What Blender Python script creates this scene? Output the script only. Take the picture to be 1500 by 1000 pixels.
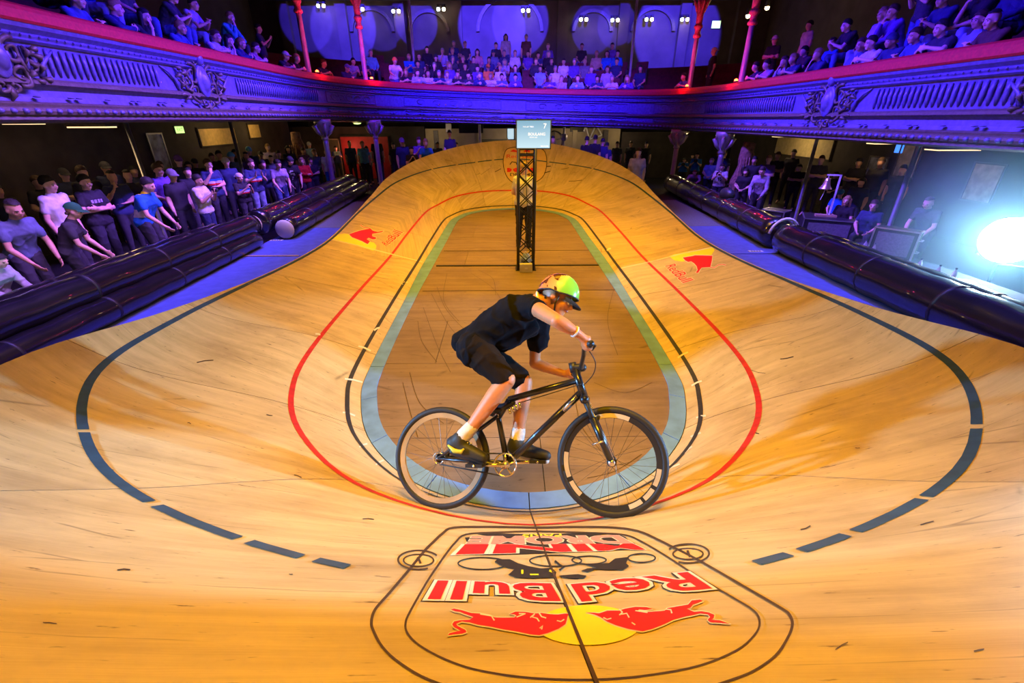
import bpy, bmesh, math, random
import numpy as np
from mathutils import Vector, Matrix, Quaternion
from mathutils.bvhtree import BVHTree
random.seed(7)
PI = math.pi
for _o in list(bpy.data.objects): bpy.data.objects.remove(_o)
SC = bpy.context.scene
COL = SC.collection
# ------------------------------------------------------------------ camera
FPX, PIT, ROL, YAW = 652.4, 0.462788, -0.003051, -0.007242
CAM = Vector((-0.1342, 0.0, 2.4))
FW = Vector((-math.sin(YAW)*math.cos(PIT), math.cos(YAW)*math.cos(PIT), -math.sin(PIT)))
_r = Vector((math.cos(YAW), math.sin(YAW), 0)); _u = _r.cross(FW)
RT = _r*math.cos(ROL)+_u*math.sin(ROL); UP = -_r*math.sin(ROL)+_u*math.cos(ROL)
cd = bpy.data.cameras.new('camera'); cam = bpy.data.objects.new('camera', cd); COL.objects.link(cam)
cd.sensor_width = 36; cd.lens = FPX/1500*36; cd.clip_start = .02; cd.clip_end = 200
m = Matrix((RT, UP, -FW)).transposed().to_4x4(); m.translation = CAM; cam.matrix_world = m
SC.camera = cam
# ------------------------------------------------------------------ view, world
SC.view_settings.view_transform = 'Standard'; SC.view_settings.look = 'None'
SC.view_settings.exposure = 0.0; SC.view_settings.gamma = 1.0
SC.view_settings.use_curve_mapping = False
W = bpy.data.worlds.new('world'); SC.world = W; W.use_nodes = True
W.node_tree.nodes['Background'].inputs[0].default_value = (.12, .08, .30, 1)
W.node_tree.nodes['Background'].inputs[1].default_value = .03
# ------------------------------------------------------------------ lights
def spot(name, loc, aim, col, power, size=60, blend=.3, rad=.15):
    l = bpy.data.lights.new(name, 'SPOT'); l.energy = power; l.color = col
    l.spot_size = math.radians(size); l.spot_blend = blend; l.shadow_soft_size = rad
    o = bpy.data.objects.new(name, l); COL.objects.link(o); o.location = loc
    o.rotation_euler = (Vector(aim)-Vector(loc)).to_track_quat('-Z', 'Y').to_euler()
    o['label'] = name.replace('_', ' '); return o
def point(name, loc, col, power, rad=.1):
    l = bpy.data.lights.new(name, 'POINT'); l.energy = power; l.color = col; l.shadow_soft_size = rad
    o = bpy.data.objects.new(name, l); COL.objects.link(o); o.location = loc; return o
def area(name, loc, aim, col, power, sx, sy, spread=180):
    l = bpy.data.lights.new(name, 'AREA'); l.energy = power; l.color = col; l.shape = 'RECTANGLE'
    l.size = sx; l.size_y = sy; l.spread = math.radians(spread)
    o = bpy.data.objects.new(name, l); COL.objects.link(o); o.location = loc
    o.rotation_euler = (Vector(aim)-Vector(loc)).to_track_quat('-Z', 'Y').to_euler(); return o
WARM = (1, .515, .006)
# warm theatre rig over the track
area('warm_rig_light', (0, 8.8, 7.2), (0, 8.8, 0), WARM, 400, 3.0, 7.0, 90)
area('warm_rig_light', (0, 1.6, 6.8), (0, 2.2, 0), WARM, 125, 2.2, 1.4, 70)
spot('warm_side_spot', (-5.2, 8.3, 6.0), (.9, 8.6, .2), WARM, 560, 62, .5, .10)
spot('warm_side_spot', (5.2, 8.3, 6.0), (-.9, 8.6, .2), WARM, 560, 62, .5, .10)
spot('warm_far_spot', (0, 4.5, 7.5), (0, 15.0, 1.0), WARM, 1350, 38, .5, .12)
# cool white floods that brighten parts of the boards
COOL = (.22, .52, 1)
spot('white_flood_near_right', (5.6, 1.75, 1.80), (-2.6, 2.38, .50), COOL, 2900, 30, .18, .045)
spot('white_flood_near_left', (-5.6, 1.7, 2.3), (2.7, 2.25, .50), COOL, 2900, 31, .18, .10)
spot('white_side_spot', (5.2, 8.0, 6.0), (-1.2, 4.5, 0), COOL, 1500, 26, .5, .1)
spot('white_side_spot', (-5.2, 7.6, 6.0), (2.9, 6.5, .3), COOL, 1500, 17, .3, .1)
spot('white_flood_right', (7.0, 6.32, .95), (-1.5, 5.5, .7), (.55, .85, 1), 60, 70, .3, .15)
# violet and blue wash on balcony, walls and crowd
VIO = (.05, .012, 1)
PUR = (.50, .20, 1)
area('blue_wash_left', (-2.9, 11.0, 5.4), (-6.6, 11.0, 3.2), VIO, 420, 8, .3, 84)
area('blue_wash_right', (3.1, 10.5, 5.2), (6.9, 10.5, 3.0), VIO, 420, 8, .3, 84)
area('blue_wash_back', (0, 15.0, 6.4), (0, 20.6, 3.0), VIO, 680, 9, .3, 62)
area('violet_wash_left', (-3.4, 8.0, 5.0), (-7.6, 8.0, .4), PUR, 330, 13, .3, 60)
area('violet_wash_right', (3.6, 8.0, 4.8), (7.8, 8.0, .4), (.32, .15, 1), 230, 13, .3, 60)
area('violet_wash_back', (0, 15.4, 6.2), (0, 22.6, 4.0), PUR, 75, 9, .3, 60)
area('blue_mat_light', (-4.9, 7.0, 5.6), (-5.0, 7.0, 0), (.13, .12, 1), 105, 11, .2, 34)
area('blue_mat_light', (4.9, 7.0, 5.4), (5.0, 7.0, 0), (.13, .12, 1), 105, 11, .2, 34)
spot('crowd_key_left', (-2.2, .3, 2.75), (-7.2, 5.6, .7), (1, .78, .70), 200, 46, .7, .2)
# ------------------------------------------------------------------ helpers
def ray(px, py): return (FW + RT*((px-750)/FPX) - UP*((py-500)/FPX))
def at_z(px, py, z): d = ray(px, py); return CAM + d*((z-CAM.z)/d.z)
def at_y(px, py, y): d = ray(px, py); return CAM + d*((y-CAM.y)/d.y)
def at_x(px, py, x): d = ray(px, py); return CAM + d*((x-CAM.x)/d.x)
def link(name, me, mat=None, parent=None):
    o = bpy.data.objects.new(name, me); COL.objects.link(o)
    if mat is not None and not me.materials: me.materials.append(mat)
    if parent is not None: o.parent = parent
    return o
def tag(o, label=None, cat=None, group=None, kind=None):
    if label: o['label'] = label
    if cat: o['category'] = cat
    if group: o['group'] = group
    if kind: o['kind'] = kind
    return o
def thing(name, label, cat, loc=(0, 0, 0), rz=0, group=None):
    o = bpy.data.objects.new(name, None); COL.objects.link(o); o.location = loc; o.rotation_euler = (0, 0, rz)
    o.empty_display_size = .1
    return tag(o, label, cat, group)
class MB:
    def __init__(s): s.v = []; s.f = []; s.m = []; s.mi = 0; s.uv = None
    def add(s, vs, fs):
        b = len(s.v); s.v += [tuple(v) for v in vs]; s.f += [tuple(b+i for i in f) for f in fs]; s.m += [s.mi]*len(fs); return s
    def box(s, c, d, rot=None, bev=0):
        x, y, z = d[0]/2, d[1]/2, d[2]/2
        P = [Vector((a, b, e)) for a in (-x, x) for b in (-y, y) for e in (-z, z)]
        if rot is not None: P = [rot @ p for p in P]
        c = Vector(c)
        return s.add([p+c for p in P], [(0, 1, 3, 2), (4, 6, 7, 5), (0, 4, 5, 1), (2, 3, 7, 6), (0, 2, 6, 4), (1, 5, 7, 3)])
    def lathe(s, prof, c=(0, 0, 0), n=16, axis=(0, 0, 1), cap=True):
        q = Vector((0, 0, 1)).rotation_difference(Vector(axis)); c = Vector(c); V = []; F = []
        for r, h in prof:
            for k in range(n): a = 2*PI*k/n; V.append(q @ Vector((r*math.cos(a), r*math.sin(a), h)) + c)
        for j in range(len(prof)-1):
            for k in range(n): F.append((j*n+k, j*n+(k+1) % n, (j+1)*n+(k+1) % n, (j+1)*n+k))
        if cap: F.append(tuple(range(n))[::-1]); F.append(tuple((len(prof)-1)*n+k for k in range(n)))
        return s.add(V, F)
    def tube(s, pts, r, n=8, closed=False):
        pts = [Vector(p) for p in pts]; N = len(pts); V = []; F = []; up = None
        R = r if isinstance(r, (list, tuple)) else [r]*N
        for i, p in enumerate(pts):
            if closed: t = pts[(i+1) % N]-pts[i-1]
            else: t = pts[min(i+1, N-1)]-pts[max(i-1, 0)]
            t.normalize()
            if up is None:
                up = Vector((0, 0, 1)) if abs(t.z) < .9 else Vector((1, 0, 0))
            a = (up - t*up.dot(t)).normalized(); b = t.cross(a); up = a
            for k in range(n): th = 2*PI*k/n; V.append(p+(a*math.cos(th)+b*math.sin(th))*R[i])
        for i in range(N if closed else N-1):
            j = (i+1) % N
            for k in range(n): F.append((i*n+k, i*n+(k+1) % n, j*n+(k+1) % n, j*n+k))
        if not closed: F.append(tuple(range(n))[::-1]); F.append(tuple((N-1)*n+k for k in range(n)))
        return s.add(V, F)
    def ell(s, c, r, rot=None, n=10, m=7):
        V = []; F = []; c = Vector(c)
        if not isinstance(r, (list, tuple)): r = (r, r, r)
        V.append(Vector((0, 0, r[2])))
        for i in range(1, m):
            p = PI*i/m
            for k in range(n): a = 2*PI*k/n; V.append(Vector((r[0]*math.sin(p)*math.cos(a), r[1]*math.sin(p)*math.sin(a), r[2]*math.cos(p))))
        V.append(Vector((0, 0, -r[2])))
        if rot is not None: V = [rot @ v for v in V]
        for k in range(n): F.append((0, 1+k, 1+(k+1) % n))
        for i in range(m-2):
            for k in range(n): F.append((1+i*n+k, 1+(i+1)*n+k, 1+(i+1)*n+(k+1) % n, 1+i*n+(k+1) % n))
        L = len(V)-1; b = 1+(m-2)*n
        for k in range(n): F.append((b+k, L, b+(k+1) % n))
        return s.add([v+c for v in V], F)
    def cap(s, a, b, ra, rb=None, n=10):
        """tapered capsule"""
        if rb is None: rb = ra
        a = Vector(a); b = Vector(b); d = b-a; L = d.length
        q = Vector((0, 0, 1)).rotation_difference(d.normalized()) if L > 1e-6 else Quaternion()
        prof = [(ra*math.cos(t), -ra*math.sin(t)) for t in (1.35, .9, .45, 0)] + [(rb*math.cos(t), L+rb*math.sin(t)) for t in (0, .45, .9, 1.35)]
        V = []; F = []
        for r, h in prof:
            for k in range(n): th = 2*PI*k/n; V.append(q @ Vector((r*math.cos(th), r*math.sin(th), h)) + a)
        for j in range(len(prof)-1):
            for k in range(n): F.append((j*n+k, j*n+(k+1) % n, (j+1)*n+(k+1) % n, (j+1)*n+k))
        F.append(tuple(range(n))[::-1]); F.append(tuple((len(prof)-1)*n+k for k in range(n)))
        return s.add(V, F)
    def mesh(s, name='mesh', smooth=False, mats=()):
        me = bpy.data.meshes.new(name); me.from_pydata(s.v, [], s.f); me.update()
        for mt in mats: me.materials.append(mt)
        if len(mats) > 1: me.polygons.foreach_set('material_index', s.m)
        if smooth: me.polygons.foreach_set('use_smooth', [True]*len(me.polygons))
        return me
    def build(s, name, mat, parent=None, smooth=False):
        mats = mat if isinstance(mat, (list, tuple)) else [mat]
        return link(name, s.mesh(name, smooth, mats), None, parent)
def blob(mb, voxel, it=3, fac=.6):
    """fuse overlapping closed pieces into one continuous skin"""
    me = mb.mesh('tmp'); o = bpy.data.objects.new('tmp', me); COL.objects.link(o)
    r = o.modifiers.new('r', 'REMESH'); r.mode = 'VOXEL'; r.voxel_size = voxel; r.use_smooth_shade = True
    if it: q = o.modifiers.new('s', 'SMOOTH'); q.factor = fac; q.iterations = it
    dg = bpy.context.evaluated_depsgraph_get(); dg.update()
    out = bpy.data.meshes.new_from_object(o.evaluated_get(dg)); out.materials.clear()
    bpy.data.objects.remove(o); bpy.data.meshes.remove(me)
    return out
# ------------------------------------------------------------------ materials
def mat(name, col, rough=.6, metal=0, var=.12, scale=8, bump=0, emit=None, es=1, col2=None, stretch=(1, 1, 1), coat=0, sss=0, coord='Object', tr=0):
    M = bpy.data.materials.new(name); M.use_nodes = True; nt = M.node_tree; b = nt.nodes['Principled BSDF']
    b.inputs['Roughness'].default_value = rough; b.inputs['Metallic'].default_value = metal
    b.inputs['Coat Weight'].default_value = coat
    if tr: b.inputs['Transmission Weight'].default_value = tr
    if sss: b.inputs['Subsurface Weight'].default_value = sss; b.inputs['Subsurface Scale'].default_value = .02
    tc = nt.nodes.new('ShaderNodeTexCoord'); mp = nt.nodes.new('ShaderNodeMapping'); mp.inputs['Scale'].default_value = stretch
    nz = nt.nodes.new('ShaderNodeTexNoise'); nz.inputs['Scale'].default_value = scale; nz.inputs['Detail'].default_value = 5
    nt.links.new(tc.outputs[coord], mp.inputs[0]); nt.links.new(mp.outputs[0], nz.inputs['Vector'])
    rp = nt.nodes.new('ShaderNodeValToRGB'); rp.color_ramp.elements[0].position = .3; rp.color_ramp.elements[1].position = .7
    c2 = col2 or tuple(min(1, c*(1+var)) for c in col[:3]); c1 = tuple(c*(1-var) for c in col[:3])
    rp.color_ramp.elements[0].color = (*c1, 1); rp.color_ramp.elements[1].color = (*c2[:3], 1)
    nt.links.new(nz.outputs[0], rp.inputs[0]); nt.links.new(rp.outputs[0], b.inputs['Base Color'])
    if bump:
        bp = nt.nodes.new('ShaderNodeBump'); bp.inputs['Strength'].default_value = bump; bp.inputs['Distance'].default_value = .02
        nt.links.new(nz.outputs[0], bp.inputs['Height']); nt.links.new(bp.outputs[0], b.inputs['Normal'])
    if emit: b.inputs['Emission Color'].default_value = (*emit[:3], 1); b.inputs['Emission Strength'].default_value = es
    return M
def wood_mat(name, c1, c2, dark, grain=(.8, 9, 9), dirt=.5, rough=.45):
    """birch ply: long grain along U, finer streaks, scuffs and knots"""
    M = bpy.data.materials.new(name); M.use_nodes = True; nt = M.node_tree; L = nt.links; b = nt.nodes['Principled BSDF']
    b.inputs['Roughness'].default_value = rough; b.inputs['Specular IOR Level'].default_value = .35
    uv = nt.nodes.new('ShaderNodeUVMap')
    def noise(scale, st, det=6, rg=.55):
        mp = nt.nodes.new('ShaderNodeMapping'); mp.inputs['Scale'].default_value = st
        n = nt.nodes.new('ShaderNodeTexNoise'); n.inputs['Scale'].default_value = scale; n.inputs['Detail'].default_value = det; n.inputs['Roughness'].default_value = rg
        L.new(uv.outputs[0], mp.inputs[0]); L.new(mp.outputs[0], n.inputs['Vector']); return n.outputs[0]
    def ramp(src, p0, p1, a, bb):
        r = nt.nodes.new('ShaderNodeValToRGB'); r.color_ramp.elements[0].position = p0; r.color_ramp.elements[1].position = p1
        r.color_ramp.elements[0].color = (*a, 1); r.color_ramp.elements[1].color = (*bb, 1); L.new(src, r.inputs[0]); return r.outputs[0]
    def mix(f, a, bb, t='MIX', fv=None):
        x = nt.nodes.new('ShaderNodeMix'); x.data_type = 'RGBA'; x.blend_type = t
        if fv is not None: x.inputs[0].default_value = fv
        if f is not None: L.new(f, x.inputs[0])
        L.new(a, x.inputs[6])
        if isinstance(bb, tuple): x.inputs[7].default_value = (*bb, 1)
        else: L.new(bb, x.inputs[7])
        return x.outputs[2]
    base = ramp(noise(1.0, grain), .32, .68, c1, c2)
    fine = ramp(noise(2.0, (2.2, 90, 1)),   .30, .60, (.88, .84, .78), (1, 1, 1))
    c = mix(None, base, fine, 'MULTIPLY', .75)
    flecks = ramp(noise(5.0, (1.3, 6, 1), 4, .65), .64, .72, (0, 0, 0), (1, 1, 1))
    c = mix(flecks, c, dark)
    sm = ramp(noise(1.1, (1, 1.4, 1), 6, .65),   .47, .78, (0, 0, 0), (dirt,)*3)
    c = mix(sm, c, tuple(x*1.6 for x in dark))
    # scratches: warped thin rings of a voronoi edge
    vo = nt.nodes.new('ShaderNodeTexVoronoi'); vo.feature = 'DISTANCE_TO_EDGE'; vo.inputs['Scale'].default_value = 1.1
    mp = nt.nodes.new('ShaderNodeMapping'); mp.inputs['Scale'].default_value = (.35, 2.6, 1); mp.inputs['Rotation'].default_value = (0, 0, .3)
    L.new(uv.outputs[0], mp.inputs[0]); L.new(mp.outputs[0], vo.inputs['Vector'])
    sc_ = ramp(vo.outputs['Distance'], .0, .010, (1, 1, 1), (0, 0, 0))
    gate = ramp(noise(2.3, (1, 1, 1), 3), .47, .58, (0, 0, 0), (.6,)*3)
    g2 = nt.nodes.new('ShaderNodeMath'); g2.operation = 'MULTIPLY'; L.new(sc_, g2.inputs[0]); L.new(gate, g2.inputs[1])
    c = mix(g2.outputs[0], c, dark)
    L.new(c, b.inputs['Base Color'])
    bp = nt.nodes.new('ShaderNodeBump'); bp.inputs['Strength'].default_value = .12; bp.inputs['Distance'].default_value = .004
    L.new(noise(2.0, (1, 14, 1)), bp.inputs['Height']); L.new(bp.outputs[0], b.inputs['Normal'])
    return M
M = {}
M['wood'] = wood_mat('birch_ply', (.60, .43, .20), (.78, .58, .29), (.13, .07, .03), dirt=.55)
M['infield'] = wood_mat('worn_brown_ply', (.22, .145, .095), (.31, .21, .135), (.06, .032, .018), dirt=.6, rough=.55)
M['band'] = mat('blue_border_paint', (.16, .33, .72), .55, var=.18, scale=5, bump=.05)
M['black_line'] = mat('black_line_paint', (.03, .026, .024), .5, var=.3, scale=20)
M['red_line'] = mat('red_line_paint', (.62, .02, .016), .5, var=.2, scale=12)
M['blue_line'] = mat('blue_line_paint', (.025, .07, .13), .5, var=.2, scale=12)
M['ply_edge'] = mat('ply_edge', (.50, .34, .19), .7, var=.2, scale=30)
M['dark_wood'] = mat('dark_timber', (.05, .035, .025), .8, var=.3, scale=10)
M['red'] = mat('red_print', (.80, .008, .008), .5, var=.05)
M['cream'] = mat('cream_print', (.86, .76, .58), .5, var=.05)
M['yellow'] = mat('yellow_print', (.95, .82, .008), .5, var=.04)
M['ink'] = mat('black_print', (.022, .017, .014), .5, var=.1)
M['brown_ink'] = mat('brown_print', (.07, .035, .015), .5, var=.2)
M['amber'] = mat('amber_print', (.80, .50, .16), .5, var=.06)
M['pink'] = mat('pink_print', (.86, .30, .22), .5, var=.06)
CTRL = [[(1.519,8.033,0.000),(1.498,9.942,0.000),(1.477,11.850,0.000),(1.376,12.420,0.000),(1.157,13.008,0.000),(0.660,13.443,0.000),(0.000,13.625,0.000),(-0.660,13.443,0.000),(-1.157,13.008,0.000),(-1.376,12.420,0.000),(-1.477,11.850,0.000),(-1.498,9.942,0.000),(-1.519,8.033,0.000),(-1.535,6.124,0.000),(-1.495,4.216,0.000),(-1.417,3.629,0.000),(-1.174,3.042,0.000),(-0.685,2.561,0.000),(-0.000,2.376,0.000),(0.685,2.561,0.000),(1.174,3.042,0.000),(1.417,3.629,0.000),(1.495,4.216,0.000),(1.535,6.124,0.000)],
[(1.727,8.033,0.000),(1.706,9.942,0.000),(1.685,11.850,0.000),(1.568,12.500,0.000),(1.305,13.155,0.000),(0.739,13.635,0.000),(0.000,13.833,0.000),(-0.739,13.635,0.000),(-1.305,13.155,0.000),(-1.568,12.500,0.000),(-1.685,11.850,0.000),(-1.706,9.942,0.000),(-1.727,8.033,0.000),(-1.686,6.124,0.000),(-1.647,4.216,0.000),(-1.557,3.571,0.000),(-1.281,2.934,0.000),(-0.743,2.421,0.000),(-0.000,2.224,0.000),(0.743,2.421,0.000),(1.281,2.934,0.000),(1.557,3.571,0.000),(1.647,4.216,0.000),(1.686,6.124,0.000)],
[(1.817,8.033,0.048),(1.841,9.942,0.035),(1.826,11.850,0.035),(1.694,12.552,0.036),(1.397,13.247,0.047),(0.789,13.755,0.052),(0.000,13.959,0.048),(-0.789,13.755,0.052),(-1.397,13.247,0.047),(-1.694,12.552,0.036),(-1.826,11.850,0.035),(-1.841,9.942,0.035),(-1.817,8.033,0.048),(-1.814,6.124,0.050),(-1.776,4.216,0.048),(-1.664,3.526,0.039),(-1.357,2.859,0.096),(-0.782,2.329,0.090),(-0.000,2.131,0.077),(0.782,2.329,0.090),(1.357,2.859,0.096),(1.664,3.526,0.039),(1.776,4.216,0.048),(1.814,6.124,0.050)],
[(2.324,8.033,0.134),(2.356,9.942,0.155),(2.285,11.850,0.239),(2.088,12.715,0.285),(1.652,13.502,0.395),(0.923,14.078,0.444),(0.000,14.330,0.438),(-0.923,14.078,0.444),(-1.652,13.502,0.395),(-2.088,12.715,0.285),(-2.285,11.850,0.239),(-2.356,9.942,0.155),(-2.324,8.033,0.134),(-2.330,6.124,0.154),(-2.231,4.216,0.231),(-2.067,3.360,0.244),(-1.630,2.586,0.359),(-0.939,1.948,0.452),(-0.000,1.720,0.426),(0.939,1.948,0.452),(1.630,2.586,0.359),(2.067,3.360,0.244),(2.231,4.216,0.231),(2.330,6.124,0.154)],
[(3.508,8.033,0.385),(3.585,9.942,0.444),(3.518,11.850,0.617),(3.224,13.186,0.846),(2.436,14.286,1.057),(1.283,14.948,1.182),(0.000,15.261,1.271),(-1.283,14.948,1.182),(-2.436,14.286,1.057),(-3.224,13.186,0.846),(-3.518,11.850,0.617),(-3.585,9.942,0.444),(-3.508,8.033,0.385),(-3.569,6.124,0.434),(-3.472,4.216,0.609),(-3.188,2.895,0.743),(-2.349,1.866,0.842),(-1.247,1.206,0.991),(-0.000,0.813,1.221),(1.247,1.206,0.991),(2.349,1.866,0.842),(3.188,2.895,0.743),(3.472,4.216,0.609),(3.569,6.124,0.434)],
[(3.508,8.033,0.393),(3.614,9.942,0.453),(3.632,11.850,0.664),(3.483,13.293,0.976),(2.827,14.678,1.335),(1.545,15.579,1.653),(0.000,15.854,1.788),(-1.545,15.579,1.653),(-2.827,14.678,1.335),(-3.483,13.293,0.976),(-3.632,11.850,0.664),(-3.614,9.942,0.453),(-3.508,8.033,0.393),(-3.596,6.124,0.442),(-3.588,4.216,0.676),(-3.465,2.780,0.957),(-2.810,1.405,1.219),(-1.562,0.446,1.608),(-0.000,0.193,1.777),(1.562,0.446,1.608),(2.810,1.405,1.219),(3.465,2.780,0.957),(3.588,4.216,0.676),(3.596,6.124,0.442)]]
# ================================================================== TRACK
CTRL = np.array(CTRL)
NC, SUB = 24, 6
def cr_loop(C, n=SUB):
    P0 = np.roll(C, 1, 0); P1 = C; P2 = np.roll(C, -1, 0); P3 = np.roll(C, -2, 0); o = []
    for t in np.arange(n)/n:
        o.append(.5*((2*P1)+(-P0+P2)*t+(2*P0-5*P1+4*P2-P3)*t*t+(-P0+3*P1-3*P2+P3)*t**3))
    return np.stack(o, 1).reshape(-1, 3)
RINGS = [cr_loop(c) for c in CTRL]      # inner edge of border, base, black, red, blue, top
NS = NC*SUB
def across(i):
    """dense polyline across the boards at station i, with arc length and the position of each painted line"""
    P = [RINGS[k][i] for k in range(1, 6)]
    use = [0, 1, 2, 3, 4] if np.linalg.norm(P[4]-P[3]) > .05 else [0, 1, 2, 4]
    Q = np.array([P[k] for k in use]); s = np.concatenate([[0], np.cumsum(np.linalg.norm(np.diff(Q, axis=0), axis=1))])
    T = np.zeros_like(Q)
    for j in range(len(Q)):
        if j == 0: T[j] = (Q[1]-Q[0])/(s[1]-s[0]); T[j][2] *= .35
        elif j == len(Q)-1: T[j] = (Q[-1]-Q[-2])/(s[-1]-s[-2])
        else:
            h0 = s[j]-s[j-1]; h1 = s[j+1]-s[j]
            T[j] = ((Q[j]-Q[j-1])/h0*h1+(Q[j+1]-Q[j])/h1*h0)/(h0+h1)
    D = []; SS = []
    for j in range(len(Q)-1):
        h = s[j+1]-s[j]
        for t in np.linspace(0, 1, 10, endpoint=(j == len(Q)-2)):
            D.append(Q[j]*(2*t**3-3*t*t+1)+T[j]*h*(t**3-2*t*t+t)+Q[j+1]*(-2*t**3+3*t*t)+T[j+1]*h*(t**3-t*t)); SS.append(s[j]+h*t)
    D = np.array(D); A = np.concatenate([[0], np.cumsum(np.linalg.norm(np.diff(D, axis=0), axis=1))])
    SS = np.array(SS); f = lambda x: float(np.interp(x, SS, A))
    mk = {}
    for k, nm in enumerate(('base', 'black', 'red', 'blue', 'top')):
        mk[nm] = f(s[use.index(k)]) if k in use else A[-1]-float(np.linalg.norm(P[4]-P[3]))
    mk['blue'] = min(mk['blue'], A[-1]-.045)
    return D, A, mk
ACR = [across(i) for i in range(NS)]
MA = 22
def surf(i, s):
    D, A, _ = ACR[i % NS]; return Vector((float(np.interp(s, A, D[:, k])) for k in range(3)))
_grid = []
for i in range(NS):
    D, A, _ = ACR[i]; ss = A[-1]*(np.linspace(0, 1, MA)**1.15); _grid.append([surf(i, s) for s in ss])
_V = [p for r in _grid for p in r]
_F = [(i*MA+j, i*MA+j+1, ((i+1) % NS)*MA+j+1, ((i+1) % NS)*MA+j) for i in range(NS) for j in range(MA-1)]
BVH = BVHTree.FromPolygons(_V, _F)
_ul = np.concatenate([[0], np.cumsum([(_grid[(i+1) % NS][8]-_grid[i][8]).length for i in range(NS)])])
def hit(px, py, off=.003):
    d = ray(px, py).normalized(); loc, n, idx, dist = BVH.ray_cast(CAM, d)
    if loc is None: return None
    if n.dot(d) > 0: n = -n
    return loc+n*off
track = thing('velodrome_track', 'banked birch plywood mini velodrome track with painted lines and emblems', 'race track')
def panel(k):
    """one board panel between two radial joints: top skin, thickness, edge"""
    st = list(range(k*SUB, k*SUB+SUB+1)); V = []; UV = []; rows = []
    for n_, i in enumerate(st):
        D, A, _ = ACR[i % NS]
        g = [Vector(p) for p in _grid[i % NS]]
        if n_ in (0, len(st)-1):                       # leave a fine joint between neighbours
            q = _grid[(i+(1 if n_ == 0 else -1)) % NS]
            g = [p+(b_-p).normalized()*.0035 for p, b_ in zip(g, q)]
        rows.append(g)
        ss = A[-1]*(np.linspace(0, 1, MA)**1.15)
        UV.append([(float(s)*1.3+k*3.7, (_ul[i if i < NS else NS])*(.55+.45*min(1, .5+float(s)*.5))) for s in ss])
    R = len(rows); me = bpy.data.meshes.new('track_panel'); V = [p for r in rows for p in r]
    F = []; 
    for a in range(R-1):
        for j in range(MA-1): F.append((a*MA+j, a*MA+j+1, (a+1)*MA+j+1, (a+1)*MA+j))
    nrm = [None]*len(V)
    for a in range(R):
        for j in range(MA):
            t1 = rows[min(a+1, R-1)][j]-rows[max(a-1, 0)][j]; t2 = rows[a][min(j+1, MA-1)]-rows[a][max(j-1, 0)]
            n = t2.cross(t1).normalized(); nrm[a*MA+j] = n if n.z > 0 else -n
    n0 = len(V); V += [V[q]-nrm[q]*.022 for q in range(n0)]+V[:n0]; n1 = 2*n0
    top = len(F)
    bd = [j for j in range(MA)]+[a*MA+MA-1 for a in range(1, R)]+[(R-1)*MA+j for j in range(MA-2, -1, -1)]+[a*MA for a in range(R-2, 0, -1)]
    for x, y in zip(bd, bd[1:]+bd[:1]): F.append((n1+x, n1+y, n0+y, n0+x))
    me.from_pydata(V, [], F); me.update()
    me.materials.append(M['wood']); me.materials.append(M['ply_edge'])
    uvs = me.uv_layers.new(name='UVMap'); fu = [u for r in UV for u in r]; fu = fu*3
    for lp in me.loops: uvs.data[lp.index].uv = fu[lp.vertex_index]
    for i_, p in enumerate(me.polygons):
        p.material_index = 0 if i_ < top else 1; p.use_smooth = i_ < top
    return link('track_panel', me, None, track)
for k in range(12): panel(k)
def near_panel(cuts, seed):
    """board panel of the near half, cut from the surface by upright planes (point, inward normal)"""
    bm = bmesh.new(); rows = [[bm.verts.new(p) for p in _grid[i % NS]] for i in range(12*SUB, NS+1)]
    for a in range(len(rows)-1):
        for j in range(MA-1): bm.faces.new((rows[a][j], rows[a][j+1], rows[a+1][j+1], rows[a+1][j]))
    for (px_, py_), (nx, ny) in cuts:
        n = Vector((nx, ny, 0)).normalized()
        bmesh.ops.bisect_plane(bm, geom=bm.verts[:]+bm.edges[:]+bm.faces[:], plane_co=Vector((px_, py_, 0))+n*.0035, plane_no=n, clear_inner=True)
    bmesh.ops.recalc_face_normals(bm, faces=bm.faces[:])
    if sum(f.normal.z for f in bm.faces) < 0: bmesh.ops.reverse_faces(bm, faces=bm.faces[:])
    uvl = bm.loops.layers.uv.new('UVMap')
    for f in bm.faces:
        f.smooth = True
        for lp in f.loops:
            c = lp.vert.co; lp[uvl].uv = (c.x+math.copysign(c.z*.7, c.x)+seed*2.9, c.y-c.z*.8+seed*1.7)
    be = [(e.verts[0].co.copy(), e.verts[1].co.copy()) for e in bm.edges if e.is_boundary]
    for a, b_ in be:
        d = Vector((0, 0, -.024)); vs = [bm.verts.new(q) for q in (a, b_, b_+d, a+d)]; f = bm.faces.new(vs); f.material_index = 1
    me = bpy.data.meshes.new('track_panel'); bm.to_mesh(me); bm.free(); me.materials.append(M['wood']); me.materials.append(M['ply_edge'])
    return link('track_panel', me, None, track)
for sg in (-1, 1):
    side = ((0, 0), (sg, 0)); S1 = (sg*1.09, 2.06)          # S1: a point on the slanting joint of the bend
    for q, (y0, y1) in enumerate(((3.1, 4.5), (4.5, 6.2), (6.2, 8.033))):
        near_panel([side, ((0, y0), (0, 1)), ((0, y1), (0, -1))], q+sg*5)
    near_panel([side, ((0, 3.1), (0, -1)), (S1, (sg*.56, .83))], 7+sg)
    near_panel([side, ((0, 3.1), (0, -1)), (S1, (-sg*.56, -.83))], 11+sg)
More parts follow.
